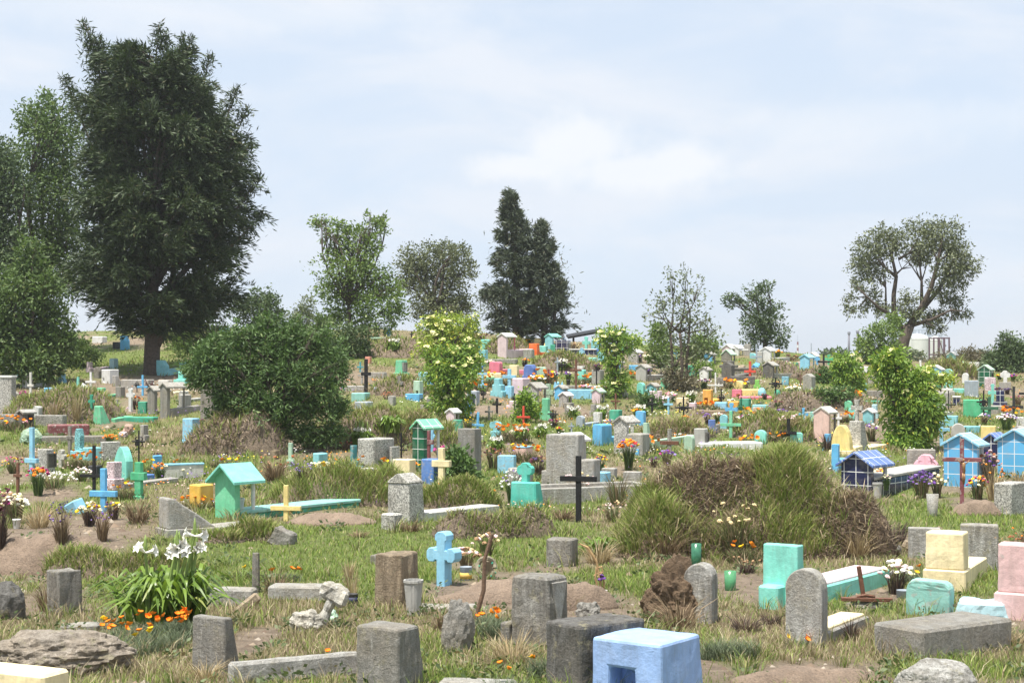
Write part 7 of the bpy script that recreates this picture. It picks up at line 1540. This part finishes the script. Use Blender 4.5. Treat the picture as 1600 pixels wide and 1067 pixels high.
# ---------------------------------------------------------------- right of the sapling
stone(1087, 588, 11, 15, 4, 'n:dgreen' if False else 'n:emerald', 'deep emerald headstone right of the grey sapling', yaw=-24, slab=(.8, 5, 'n:dgreen'))
cross(1073, 594, 9, 24, 'w:rust', 'brown wooden cross against the sapling trunk', bw=2.6, arm=.5)
stone(1080, 600, 4, 11, 2, 'w:rust', 'small rust coloured stump right of the sapling', yaw=-20, tx=.6)
stone(1143, 597, 13, 28, 6, 'c:dgrey', 'dark grey gabled headstone with long stepped tomb', top='gable', yaw=-30, slab=(1.6, 8))
block(1180, 602, 34, 12, 3, 'c:dgrey', 'dark grey long tomb below the orange red cross', yaw=-8)
block(1182, 586, 34, 8, 3, 'c:grey', 'grey stepped tomb behind the orange red cross', yaw=-8, cap=(2, 1))
cross(1172, 592, 15, 24, 'n:orange' if False else 'n:red', 'orange red cross on the dark grey tomb', bw=3.2, arm=.42)
boulder(1184, 580, 18, 12, 'n:azure', 'crumpled bright blue tarpaulin bundle behind the orange red cross', sub=3, amp=.4, name='tarpaulin_bundle', cat='tarpaulin')
shrine(1208, 592, 13, 24, 10, 'c:dgrey', 'c:lgrey', 'dark grey shrine with little white railing', yaw=-38, pillar='p:lgrey', pit=.25, over=.025, legs=2, slab=(1.6, 7, 'c:lgrey'))
block(1232, 602, 9, 12, 2, 't:sky', 'blue mosaic box on the grey slab', yaw=-14)
stone(1188, 608, 9, 13, 2, 'n:lime', 'lime green headstone in the middle right', yaw=-16, top='step', slab=None)
stone(1160, 610, 13, 13, 6, 'p:butter', 'pale yellow worn arched stone with dark middle', top='arch', yaw=-24)
cross(1118, 614, 20, 28, 'n:white', 'thin white cross left of the grey slanted stone', bw=2, arm=.38)
stone(1131, 606, 9, 14, 4, 'C:grey', 'grey slanted stone below the dark gabled headstone', yaw=-28, slope=.6)
block(1158, 621, 12, 11, 4, 'n:rose', 'coral pink box left of the pale yellow slab', yaw=-24, hole=('y', .5, .85, .1, .4))
block(1206, 624, 44, 4, 3, 'n:rose', 'long thin coral slab right of the coral pink box', yaw=-8)
block(1187, 619, 26, 9, 3, 'p:butter', 'pale yellow low slab right of the coral pink box', yaw=-10)
boulder(1191, 620, 13, 14, 'n:aqua', 'pale blue ball shaped stone on the yellow slab', sub=3, amp=.1)
boulder(1215, 619, 10, 10, 'n:emerald', 'turquoise ball shaped stone behind the tall black cross', sub=3, amp=.1)
cross(1212, 629, 18, 34, 'i:black', 'tall black iron cross with dark wreath, middle right', 'iron', bw=2.2, arm=.75)
stone(1111, 635, 11, 23, 4, 'n:gold', 'golden yellow headstone with soot stain and yellow slab', yaw=-24, slab=(.8, 7), top='flat', hole=('y', .2, .6, .02, .5))
cross(1127, 630, 11, 20, 'i:black', 'black iron cross with dark flowers right of the golden headstone', 'iron', bw=2.2, arm=.4)
block(1135, 639, 16, 9, 3, 'n:sky', 'pale blue box right of the golden slab', yaw=-14)
block(1154, 638, 14, 9, 3, 'n:gold', 'yellow low wall left of the teal box', yaw=-12)
block(1170, 639, 12, 14, 5, 'n:emerald', 'teal box with pale carved front', yaw=-26, face='p:sage')
cross(1158, 650, 11, 26, 'i:dgreen', 'dark green cross left of the teal box', 'iron', bw=2.2, arm=.45)
cross(1143, 650, 17, 18, 'n:azure', 'bright blue small cross with white flowers', 'bud', bw=4, dp=4, arm=.5)
stone(1192, 656, 13, 17, 3, 't:blush', 'pink speckled square stone left of the bright blue tilted cross', yaw=-16)
cross(1196, 663, 17, 18, 'n:azure', 'bright blue cross on the green bank', bw=4, arm=.42)
cross(1142, 684, 31, 42, 'P:jade', 'pale green wide armed iron cross with flowers', bw=4.6, arm=.48)
stone(1117, 679, 10, 23, 2, 'n:cobalt', 'cobalt blue headstone with slanting foot between bouquets', yaw=-16, slab=(.4, 8))
stone(1136, 670, 11, 22, 3, 'p:aqua', 'turquoise half round stone behind the pale green cross', top='arch', yaw=-16)
vessel(1122, 676, 7, 13, 'c:lgrey', 'grey vase right of the cobalt blue headstone')
bouquet(1122, 662, 16, 16, ['white', 'cream', 'palepink'], 'white flowers in the grey vase', n=12)
bouquet(1105, 668, 12, 24, ['purple', 'lav'], 'purple flowers left of the cobalt blue headstone', n=10, pal='dark')
bouquet(1168, 672, 36, 26, ['white', 'purple', 'magenta', 'white', 'lav'], 'white, purple and magenta flower bed right of the pale green cross', n=36, br=3.2)
bouquet(1172, 682, 40, 22, ['wine', 'dkpurple'], 'dark leafy plant below the white and purple flower bed', n=5, pal='green', ns=160)
block(1140, 646, 42, 4, 2, 'c:tan', 'low brown kerb below the golden slab', yaw=-6)
bouquet(1100, 607, 20, 14, ['pink', 'white', 'wine', 'lav'], 'pink and white flowers left of the thin white cross', n=14)
bouquet(1143, 632, 12, 8, ['white', 'cream'], 'white flowers above the bright blue small cross', n=8)
bouquet(1195, 624, 9, 8, ['wine'], 'wine red flowers under the pale blue ball', n=6, pal='dark')
bouquet(1240, 616, 22, 12, ['white', 'cream'], 'white flowers on the grey kerb right of the tall black cross', n=10)
# ---------------------------------------------------------------- right
shrine(1264, 583, 11, 26, 12, 'p:sky', 'n:sky', 'pale blue striped shrine on the right skyline', yaw=-36, pillar='p:sky', pit=.25, over=.03, legs=1)
block(1247, 578, 6, 10, 2, 'n:emerald', 'small green box left of the striped blue shrine', yaw=-16)
block(1253, 578, 6, 11, 2, 'p:blush', 'small tan box left of the striped blue shrine', yaw=-16)
cross(1287, 577, 16, 20, 'w:black', 'black cross on the right skyline', bw=2.6, arm=.5)
cross(1295, 570, 13, 14, 'n:green', 'green scalloped cross right of the skyline black cross', 'bud', bw=3, dp=3, arm=.55)
stone(1268, 612, 11, 25, 8, 'c:lgrey', 'grey sloping gabled stone with white face, right of the brown heap', top='gable', yaw=-34, slope=1)
boulder(1300, 595, 8, 9, 'n:azure', 'small blue plastic bundle right of the gabled stone', sub=3, amp=.4, name='plastic_bundle', cat='bundle')
bouquet(1283, 598, 14, 14, ['orange', 'red', 'white'], 'orange and white flowers behind the gabled stone', n=12)
block(1345, 622, 13, 8, 4, 'n:emerald', 'small turquoise fallen stone left of the big bright elder', yaw=-20)
block(1380, 632, 26, 5, 3, 'n:emerald', 'turquoise slab behind the big bright elder', yaw=-8)
cross(1371, 634, 6, 18, 'c:grey', 'thin grey cross by the turquoise slab', bw=1.8, arm=.7)
cross(1438, 586, 13, 20, 'n:white', 'white cross left of the small pale blue shrine', bw=2.8, arm=.55)
cross(1411, 590, 9, 18, 'n:white', 'small white cross beside the leaning tree shrub', bw=2, arm=.5)
cross(1467, 580, 9, 18, 'w:tan', 'tan wooden cross behind the small pale blue shrine', bw=2.6, arm=.7)
shrine(1471, 593, 16, 20, 8, 'n:sky', 'p:white', 'small pale blue closed shrine with white roof', yaw=-30, closed=True, pit=.25, over=.03)
shrine(1508, 578, 10, 12, 8, 'p:sage', 'p:sage', 'sunken shrine with sage green roof in front of the scrub hedge', yaw=-36, pillar='p:sage', pit=.25, over=.06, legs=1)
shrine(1548, 606, 15, 32, 9, 'l:dgreen', 'p:sage', 'dark green shrine with arched recess beside the broad bush', yaw=-34, closed=True, pit=.3, over=.025)
stone(1556, 612, 14, 19, 2, 't:palepink', 'small pink speckled headstone before the dark green closed shrine', yaw=-14)
stone(1580, 613, 15, 14, 2, 'c:lgrey', 'grey pedestal with a white scalloped cross at right', yaw=-14, cross=(13, 16, 5, 'bud', 'n:white'))
bouquet(1583, 596, 12, 8, ['purple', 'magenta'], 'purple flowers right of the white scalloped cross', n=8, lift=2)
bouquet(1562, 596, 10, 8, ['orange', 'yellow'], 'orange flowers left of the white scalloped cross', n=7, lift=2)
stone(1529, 621, 18, 23, 3, 'p:steel', 'plain blue grey headstone with white slab at right', yaw=-16, slab=(.8, 7, 'p:white'))
stone(1489, 608, 12, 11, 2, 'n:mint', 'mint rounded headstone behind a small white cross', top='round', yaw=-16, slab=(.6, 5))
cross(1480, 617, 14, 15, 'n:white', 'small white cross in front of the mint rounded headstone', bw=2.4, arm=.5)
block(1492, 618, 28, 6, 3, 'c:lgrey', 'low grey slab under the small white cross', yaw=-8)
block(1507, 615, 14, 7, 3, 'n:mint', 'mint low slab right of the small white cross', yaw=-12)
block(1470, 608, 8, 7, 2, 'n:emerald', 'small emerald box behind the yellow tipped elder', yaw=-14)
block(1485, 638, 22, 22, 4, 'c:lgrey', 'square grey wall block with thin black iron frame', yaw=-16)
cross(1482, 640, 18, 26, 'i:black', 'thin black iron frame cross on the square grey wall block', bw=1.4, arm=.25)
block(1500, 634, 9, 11, 3, 'l:navy', 'small navy tiled box with white rim beside the grey wall block', yaw=-20, cap=(2, 1, 'p:white'))
stone(1533, 653, 21, 25, 9, 'n:green', 'bright green box headstone at right', yaw=-34, slab=(.4, 9))
cross(1551, 634, 12, 30, 'n:mint', 'turquoise scalloped cross above the dark green cross', 'bud', bw=3.6, dp=4, arm=.6)
cross(1546, 660, 22, 35, 'n:dgreen', 'dark green cross in front of the bright green box', bw=4, arm=.55)
cross(1537, 658, 18, 42, 'i:black', 'black iron lantern cross left of the dark green cross', 'iron', bw=2.2, arm=.62)
stone(1574, 640, 18, 26, 4, 'l:navy', 'navy tiled stepped headstone at right', top='step', yaw=-18)
block(1583, 648, 32, 12, 3, 'c:lgrey', 'long grey slab below the navy stepped headstone', yaw=-8)
cross(1584, 650, 24, 40, 'w:coal', 'dark brown cross at the right edge with dried flowers', bw=3.6, arm=.3)
cross(1602, 626, 16, 24, 'w:black', 'black cross cut by the right edge', bw=3, arm=.4)
bouquet(1560, 616, 12, 9, ['dkpurple', 'wine'], 'dark dried bouquet with blue paper, left of the pair on the navy headstone', n=8, pal='dark')
bouquet(1574, 616, 12, 9, ['dkpurple', 'dkpurple'], 'dark dried bouquet with blue paper, right of the pair on the navy headstone', n=8, pal='dark')
bouquet(1590, 634, 20, 16, ['pink', 'dried', 'wine'], 'pinkish dried flowers at the right edge', n=12, pal='dead')
stone(1604, 668, 14, 16, 2, 't:white', 'white mosaic stone cut by the right edge', yaw=-12)
bouquet(1572, 672, 34, 26, ['white', 'white', 'lav', 'palepink'], 'white and lilac flower bed at the right', n=30, br=3.2)
strap_plant(1566, 658, 18, 14, 'small green agave like plant before the navy stepped headstone', nleaf=30, lw=2.6)
shrine(1600, 684, 18, 18, 14, 'c:grey', 'c:lgrey', 'grey cement gable behind the small navy shrine at the right edge', yaw=-36, pillar='c:grey', pit=.3, over=.025)
bouquet(1538, 664, 16, 16, ['palepink', 'white', 'lav'], 'pale faded flowers below the iron lantern cross', n=10, pal='dead')
# ---------------------------------------------------------------- skyline graves, centre
block(747, 549, 11, 15, 3, 'n:jade', 'jade green block on the skyline beside the elder', yaw=-16)
block(770, 549, 17, 16, 3, 'n:mint', 'wide mint block on the skyline', yaw=-14)
block(779, 554, 14, 8, 3, 'n:mint', 'lower mint slab right of the wide mint block', yaw=-12)
stone(758, 564, 9, 15, 4, 'p:aqua', 'worn blue box stone with small hole below the mint blocks', yaw=-24, hole=('y', .4, .7, .15, .35))
block(806, 569, 46, 7, 3, 't:grey', 'long grey mosaic kerb below the pale pink shrine', yaw=-8)
shrine(791, 560, 12, 35, 14, 'p:palepink', 'p:white', 'pale pink gabled shrine with white roof on a pink tomb', yaw=-38, pillar='n:rose', pit=.25, over=.03, legs=1, slab=(1.6, 12, 'p:palepink'))
block(832, 561, 13, 13, 3, 'C:lgrey', 'rough grey slab right of the pale pink tomb', yaw=-14)
block(808, 549, 12, 7, 3, 'n:cream', 'pale yellow box inside the pale pink shrine', yaw=-14)
stone(839, 555, 11, 16, 5, 'n:orange', 'bright orange headstone with orange slab', yaw=-30, slab=(.6, 4), slope=.7)
block(853, 552, 10, 10, 3, 'n:mint', 'turquoise block right of the bright orange headstone', yaw=-16)
shrine(829, 540, 9, 12, 9, 'p:offwhite', 'p:sage', 'little shrine with yellow flowers on the skyline', yaw=-38, pillar='p:white', pit=.3, over=.025, legs=1)
bouquet(827, 540, 9, 7, ['yellow'], 'yellow flowers in the little skyline shrine', n=6, lift=2)
stone(844, 543, 8, 13, 2, 'n:cream', 'cream stone on the skyline left of the mint shrine', yaw=-14, top='round')
shrine(863, 546, 10, 22, 12, 'p:aqua', 'n:mint', 'mint gabled shrine on the skyline below the pair of spruces', yaw=-38, pillar='p:sage', pit=.25, over=.03, legs=1)
block(869, 552, 8, 12, 3, 'n:emerald', 'emerald box below the mint skyline shrine', yaw=-16)
block(888, 552, 18, 18, 4, 'l:navy', 'navy tiled box tomb on the skyline', yaw=-14)
boulder(854, 545, 10, 9, 'n:butter', 'crumpled yellow tarpaulin on the skyline', sub=3, amp=.4, name='tarpaulin_bundle', cat='tarpaulin')
cross(881, 538, 6, 9, 'n:azure', 'tiny blue cross above the navy tiled box tomb', bw=1.8)
cross(916, 550, 10, 21, 'n:mint', 'mint scalloped cross on the skyline under the dark canopy', 'bud', bw=3.4, dp=3.4, arm=.6)
stone(936, 552, 11, 20, 4, 'p:aqua', 'mint arched stone right of the dark canopy', top='arch', yaw=-18)
block(936, 555, 9, 9, 3, 'n:blue', 'blue block in front of the mint arched stone', yaw=-14)
block(931, 555, 36, 7, 3, 'l:navy', 'navy tiled low tomb with white rim under the canopy', yaw=-6, cap=(1.5, 1, 'p:white'))
cross(909, 561, 8, 15, 'n:sky', 'pale blue doll shaped cross below the navy low tomb', 'bud', bw=3, dp=3, arm=.6)
block(930, 568, 11, 8, 3, 'n:mint', 'turquoise box below the navy low tomb', yaw=-14)
block(944, 565, 9, 13, 3, 'p:aqua', 'pale turquoise box left of the narrow elder', yaw=-16)
rubble(856, 562, 14, 12, 6, 'p:sky', 'pale blue slanted slab right of the orange slab', yaw=-20, roll=30, rough=.003, cuts=0)
dryplant(899, 550, 18, 16, 'mass of dried flowers under the dark canopy', 'dead', 80, ['dried', 'straw', 'rust'])
dryplant(752, 532, 22, 12, 'dark red dried bush on the skyline right of the elder', 'dark', 80, ['wine', 'rust'])
shrine(996, 568, 12, 20, 9, 't:lgrey', 'c:white', 'granite gabled shrine on the skyline right of the narrow elder', yaw=-36, pillar='c:lgrey', pit=.25, over=.025, legs=1)
bouquet(1000, 565, 9, 10, ['violet', 'cream'], 'violet flowers in the granite skyline shrine', n=7)
bouquet(1011, 563, 11, 8, ['cream', 'white'], 'cream flowers right of the granite skyline shrine', n=8)
bouquet(1025, 563, 11, 8, ['cream', 'straw'], 'second cream flower bunch below the upright bush', n=8)
block(1040, 571, 26, 7, 3, 't:grey', 'grey mosaic slab left of the sapling stems', yaw=-8)
shrine(1143, 556, 12, 16, 10, 'p:palepink', 'p:white', 'pinkish shrine with bright white roof on the right skyline', yaw=-36, pillar='p:white', pit=.29, over=.03, legs=1)
shrine(1154, 556, 10, 15, 10, 'p:white', 'p:white', 'white roofed shrine right of the pinkish skyline shrine', yaw=-36, pillar='p:white', pit=.29, over=.03, legs=1)
block(1172, 556, 8, 16, 3, 'c:lgrey', 'grey box stone right of the white roofed shrine', yaw=-16)
cross(1165, 556, 8, 12, 'n:white', 'small white cross before the grey box stone on the skyline', bw=2)
shrine(1142, 566, 12, 18, 9, 'c:grey', 'p:sage', 'open grey arched shrine above the dark grey tomb', yaw=-36, pillar='c:grey', pit=.38, over=.025, legs=1)
shrine(1204, 569, 13, 24, 10, 'p:white', 'p:white', 'tall white gabled shrine with white slab on the right skyline', yaw=-36, pillar='p:white', pit=.25, over=.03, legs=1, slab=(1.6, 8, 'p:lgrey'))
cross(1182, 574, 14, 32, 'p:steel', 'tall thin grey cross left of the tall white shrine', bw=2, arm=.45)
block(1191, 569, 8, 17, 3, 'p:lgrey', 'grey block left of the tall white shrine', yaw=-16)
block(1152, 575, 24, 10, 4, 'c:dgrey', 'dark grey stepped tomb above the gabled headstone', yaw=-12, top='step')
block(1181, 561, 8, 8, 3, 'n:aqua', 'small turquoise roofed box left of the tall thin grey cross', yaw=-20, top='slant')
shrine(1275, 565, 11, 13, 7, 'c:lgrey', 'p:offwhite', 'low grey shrine on the skyline behind the striped blue shrine', yaw=-36, closed=True, pit=.3, over=.025)
cross(1277, 570, 7, 11, 'n:azure', 'small blue cross right of the striped blue shrine', 'bud', bw=2.4, dp=2.4)
dryplant(1237, 564, 26, 12, 'pile of dried flowers right of the tall white shrine', 'dead', 90, ['rust', 'dried', 'wine'], nb=12)
bouquet(1228, 578, 16, 12, ['pink', 'magenta', 'white'], 'pink and magenta flowers below the white slab', n=12)
boulder(1160, 578, 14, 8, 'n:tan', 'tan earth lump above the dark grey tomb', sub=3)

# ---------------------------------------------------------------- the many small graves packed between the others
def small_graves():
    rnd = random.Random(5); pal = ['c:lgrey', 'c:grey', 'p:white', 'c:lgrey', 'p:offwhite', 'p:aqua', 'p:sky', 'n:mint', 'p:palepink', 'c:white', 'p:seafoam', 'p:paleblue', 'p:cream', 'p:steel', 't:lgrey', 'n:azure', 'p:jade']
    word = {'lgrey': 'pale grey', 'grey': 'grey', 'white': 'white', 'offwhite': 'off white', 'aqua': 'faded turquoise', 'sky': 'pale blue', 'mint': 'mint green', 'palepink': 'pale pink', 'seafoam': 'sea green', 'paleblue': 'chalky blue', 'cream': 'cream', 'steel': 'blue grey', 'azure': 'bright blue', 'jade': 'jade green'}
    n, tries = 0, 0; base = list(PLACED); used = set()
    STOP = ('in', 'on', 'at', 'by', 'below', 'above', 'behind', 'left', 'right', 'from', 'before', 'under', 'beside', 'between', 'among', 'over', 'around', 'inside', 'across', 'below', 'standing', 'near')
    while n < 118 and tries < 6000:
        tries += 1; px = rnd.uniform(560, 1598) if rnd.random() < .86 else rnd.uniform(5, 290); by = rnd.uniform(541 + max(0, px - 850) * .035, 668)
        if by < 575 and px < 700: continue
        if any(abs(px - a) < 19 and abs(by - b) < 9 for a, b, _ in PLACED): continue
        near = min(base, key=lambda q: (q[0] - px) ** 2 + ((q[1] - by) * 2.2) ** 2)
        w = near[2].split(); cut = next((i for i, t in enumerate(w) if i > 2 and t.rstrip(',') in STOP), len(w)); core = ' '.join(w[:min(cut, 9)]).rstrip(',')
        rel = ('behind' if near[1] > by else 'in front of') if abs(near[0] - px) < 10 else ('right of' if px > near[0] else 'left of')
        m = rnd.choice(pal); c = word[m.split(':')[1]]; k = rnd.random(); dx = rnd.uniform(.8, 1.15)
        q = by / 640
        if (c, rel, core) in used or (k >= .62 and (rel, core) in used): continue
        used.add((c, rel, core)); used.add((rel, core))
        if k < .34: stone(px, by, 9 * dx * q, 17 * dx * q, 4 * q, m, f'small {c} headstone {rel} the {core}', top=rnd.choice(['flat', 'arch', 'step', 'round']), yaw=rnd.uniform(-36, -18), slab=(.7, 5) if rnd.random() < .5 else None)
        elif k < .62: block(px, by, 18 * dx * q, 10 * dx * q, 5 * q, m, f'low {c} tomb {rel} the {core}', yaw=rnd.uniform(-30, -10))
        elif k < .8: cross(px, by, 11 * dx * q, 20 * dx * q, rnd.choice(['n:white', 'w:brown', 'w:black', 'n:sky', 'c:lgrey', 'n:azure']), f'little cross {rel} the {core}', bw=2.6 * q, arm=.6, style=rnd.choice(['plain', 'plain', 'bud']))
        elif k < .9: shrine(px, by, 11 * q, 22 * q, 9 * q, m, rnd.choice(['p:white', 'c:lgrey', 'p:sage']), f'tiny {c} shrine {rel} the {core}', yaw=-36, pillar='c:lgrey', pit=.27, over=.025, legs=1)
        else: bouquet(px, by, 16 * q, 12 * q, rnd.choice([['white', 'cream'], ['orange', 'yellow'], ['pink', 'white'], ['purple', 'lav'], ['dried', 'wine']]), f'small bunch of flowers {rel} the {core}', n=9)
        n += 1
small_graves()
# ---------------------------------------------------------------- beyond the hill
def far_at(px, Y): X = (px - 800) / F * Y; return Vector((X, Y, float(terr(X, Y))))
def canopy():
    Y = 74; s = Y / F; X0, X1 = (888 - 800) * s, (944 - 800) * s; zt = EYE - (526 - HZ) * s; g = float(terr((X0 + X1) / 2, Y)); root = empty('canopy', (X0, Y, g), 0, 'dark sloping canopy on posts behind the skyline graves', 'canopy')
    MB().add([(0, 0, zt - g - .1), (X1 - X0, 0, zt - g + .2), (X1 - X0, 3, zt - g + .35), (0, 3, zt - g + .05), (0, 0, zt - g), (X1 - X0, 0, zt - g + .3), (X1 - X0, 3, zt - g + .45), (0, 3, zt - g + .15)], [(0, 3, 2, 1), (4, 5, 6, 7), (0, 1, 5, 4), (1, 2, 6, 5), (2, 3, 7, 6), (3, 0, 4, 7)]).build('roof', M('i:black'), root)
    for x in (.25, X1 - X0 - .25): MB().tube([(x, .3, -.2), (x, .3, zt - g - .05)], .05, 6).build('post', M('i:coal'), root)
canopy()
TANKM = plain('tank_white', (.58, .60, .57), .6, 0, .10, .35, 0)
for (px, w, top, Y, lab) in ((1432, 42, 527, 205, 'wide white storage tank, leftmost of the group behind the leaning tree'), (1438, 27, 529, 195, 'middle white storage tank with railing behind the leaning tree'), (1461, 22, 531, 204, 'right white storage tank beside the steel scaffold')):
    p = far_at(px, Y); s = Y / F; H = EYE - (top - HZ) * s - p.z; r = w * s / 2; root = empty('storage_tank', p, 0, lab, 'tank', 'white storage tanks')
    MB().lathe([(r, -1), (r, H - .15), (r * 1.015, H - .12), (r * 1.015, H), (r * .5, H + .35), (.1, H + .5)], 40).build('shell', TANKM, root)
    rb = MB()
    for zz in (1.0,): rb.tube([(r * .97 * math.cos(a * .1963), r * .97 * math.sin(a * .1963), H + zz) for a in range(33)], .022, 4, cap=False)
    for a in range(16): rb.tube([(r * .97 * math.cos(a * .3927), r * .97 * math.sin(a * .3927), H), (r * .97 * math.cos(a * .3927), r * .97 * math.sin(a * .3927), H + 1.0)], .022, 4)
    rb.build('railing', M('i:steel'), root)
def scaffold():
    Y = 185; s = Y / F; p = far_at(1459, Y); root = empty('steel_scaffold', p, 0, 'rusty purple steel scaffold frame right of the white tanks', 'scaffold'); m = plain('scaffold_paint', (.11, .06, .08), .7, bump=0); W = 24 * s; H = EYE - (527 - HZ) * s - p.z; D = 2.0
    for x in (0, W * .3, W * .66, W):
        for y in (0, D): MB().box(x - .08, x + .08, y - .08, y + .08, -1, H).build('post', m, root)
    for z in (H - .1, H * .62, H * .3):
        for y in (0, D): MB().box(0, W, y - .06, y + .06, z - .08, z + .08).build('beam', m, root)
    for (x0, z0, x1, z1) in ((W * .3, H, W * .66, H * .62), (W * .3, H * .3, W * .66, H * .62), (W * .66, H * .3, W, H * .62)):
        MB().tube([(x0, -.05, z0), (x1, -.05, z1)], .07, 4).build('brace', m, root)
scaffold()
for (px, top, w, Y, lab) in ((1326.5, 518, 3.6, 320, 'tall dark factory chimney, leftmost of three'), (1340, 516, 4.0, 315, 'tall dark factory chimney, middle of three'), (1359.5, 519, 3.2, 330, 'dark factory chimney half hidden by the shrub under the leaning tree')):
    p = far_at(px, Y); s = Y / F; H = EYE - (top - HZ) * s - p.z; r = w * s / 2; root = empty('chimney_stack', p, 0, lab, 'chimney', 'factory chimneys')
    MB().lathe([(r * 1.1, -1), (r, H * .6), (r * .92, H * .93)], 14).build('shaft', plain('stack_steel', (.16, .16, .19), .7, 0, .2, 1.0, 0), root, smooth=True)
    MB().lathe([(r * 1.15, H * .93), (r * 1.35, H * .95), (r * 1.35, H * .985), (r * 1.1, H)], 14).build('rim', plain('stack_rim', (.22, .23, .27), .7, bump=0), root)
def lattice():
    Y = 420; s = Y / F; px = 1246.5; p = far_at(px, Y); root = empty('radio_mast', p, 0, 'red and white banded radio mast far behind the right skyline', 'mast'); H = EYE - (534 - HZ) * s - p.z; r = 1.5 * s
    for k in range(9):
        MB().lathe([(r * (1.25 - .05 * k), H * k / 9), (r * (1.2 - .05 * k), H * (k + 1) / 9)], 8).build('band', M('n:maroon') if k % 2 == 0 else M('n:white'), root)
    MB().tube([(0, 0, H), (0, 0, H + 10.5 * s)], .22 * s, 5).build('antenna', M('i:steel'), root)
lattice()
o = MB().tube([(0, 0, 0), (0, 0, 14)], [.16, .08], 5).build('antenna_pole', M('i:steel')); pp = far_at(1267.5, 300); o.location = (pp.x, pp.y, EYE - (552 - HZ) * 300 / F - 12); o.location.z = pp.z - 1
o.scale.z = (EYE - (536 - HZ) * 300 / F - pp.z + 1) / 14; tag(o, 'thin antenna pole far behind the right skyline', 'antenna')
for (px, Y, L, lab) in ((1300, 140, [(1292, 556, 14, 5), (1306, 555, 10, 6), (1318, 557, 10, 4)], 'far dark tree clump between radio mast and chimneys'), (1425, 150, [(1420, 558, 14, 8), (1434, 560, 12, 6)], 'grey green bushes at the foot of the white tanks')):
    tree('far_trees', px, 570, L, lab, leaf=(.35, .5), n=900, mat=LM_DARK if px < 1400 else LM_GREYG, trunk=(.08, .3), Y=Y)
tree('far_trees', 1575, 560, [(1560, 560, 60, 7), (1650, 558, 60, 9), (1480, 562, 40, 5)], 'low dark tree line far away at the right horizon', leaf=(.6, .5), n=2600, mat=LM_DARK, trunk=(.1, .3), Y=260)
# ---------------------------------------------------------------- unmown grass standing round the feet of the stones
def foot_grass():
    xs, ys, hs = [], [], []
    for (x, y, w, t, yaw) in FEET:
        if y > 60: continue
        n = int(np.clip(1500 / y, 18, 110) * (w + t) * 1.1); k = RNG.random(n); side = RNG.integers(0, 4, n); o = RNG.uniform(.0, .07, n)
        lx = np.where(side < 2, (k - .5) * w, np.where(side == 2, w / 2 + o, -w / 2 - o)); ly = np.where(side == 0, -t / 2 - o, np.where(side == 1, t / 2 + o, (k - .5) * t))
        a = R(yaw); cl = vnoise(lx * 4 + x, ly * 4 + y, 3)
        xs.append(x + lx * math.cos(a) - ly * math.sin(a)); ys.append(y + lx * math.sin(a) + ly * math.cos(a)); hs.append(RNG.uniform(.05, .2, n) * np.clip(cl * 1.8, .25, 1.2))
    x = np.concatenate(xs); y = np.concatenate(ys); h = np.concatenate(hs); n = len(x); d = dryness(x, y); isdry = RNG.random(n) < .25 + .5 * d
    col = np.where(isdry[:, None], pick(G_DRY, n), pick(G_GREEN, n))
    V, lo, si, C = blade_arrays(np.stack([x, y, terr(x, y) - .01], 1), h, np.maximum(.006, .00045 * y) * RNG.uniform(.7, 1.3, n), h * RNG.uniform(.1, .8, n), RNG.uniform(0, 6.28, n), col)
    tag(raw_mesh('edge_grass', V, lo, si, attrmat('grass_blade', .25), col=C), kind='stuff')
foot_grass()

def wild_flowers():
    """specks of small wild bloom all over the slope"""
    nc = 380; X, Y = scatter(nc, 535, 800); q = 9; x = np.repeat(X, q) + RNG.normal(0, .28, nc * q); y = np.repeat(Y, q) + RNG.normal(0, .35, nc * q); n = len(x)
    C = np.array([lin('f58a12'), lin('f29a20'), lin('ecebe2'), lin('ecebe2'), lin('e8d84a'), lin('8a64b0'), lin('e6c6c4')]); c = C[np.repeat(RNG.integers(0, len(C), nc), q)]
    r = RNG.uniform(.008, .02, n) * np.clip(y / 28, .8, 1.5); z = terr(x, y) + RNG.uniform(.05, .16, n)
    o = np.array([(1, 0, 0), (0, 1, 0), (-1, 0, 0), (0, -1, 0), (0, 0, .8)]); V = np.stack([x, y, z], 1)[:, None] + o[None] * r[:, None, None]
    i = np.arange(n) * 5; lo = np.stack([i, i + 1, i + 4, i + 1, i + 2, i + 4, i + 2, i + 3, i + 4, i + 3, i, i + 4], 1)
    tag(raw_mesh('wild_flowers', V.reshape(-1, 3), lo, np.full(n * 4, 3), attrmat('wild_bloom', .2), col=np.repeat(c, 5, 0)), kind='stuff')
wild_flowers()

# ---------------------------------------------------------------- the dusty midday air
def haze():
    m = bpy.data.materials.new('haze_air'); m.use_nodes = True; N, L = m.node_tree.nodes, m.node_tree.links; N.remove(N['Principled BSDF'])
    v = N.new('ShaderNodeVolumePrincipled'); v.inputs['Density'].default_value = 0.00045; v.inputs['Color'].default_value = (.95, .975, 1.0, 1); v.inputs['Anisotropy'].default_value = 0.3
    L.new(v.outputs[0], N['Material Output'].inputs['Volume'])
    o = MB().box(-5400, 5600, -20, 2020, -4, 30).build('haze', m); tag(o, kind='stuff')
haze()
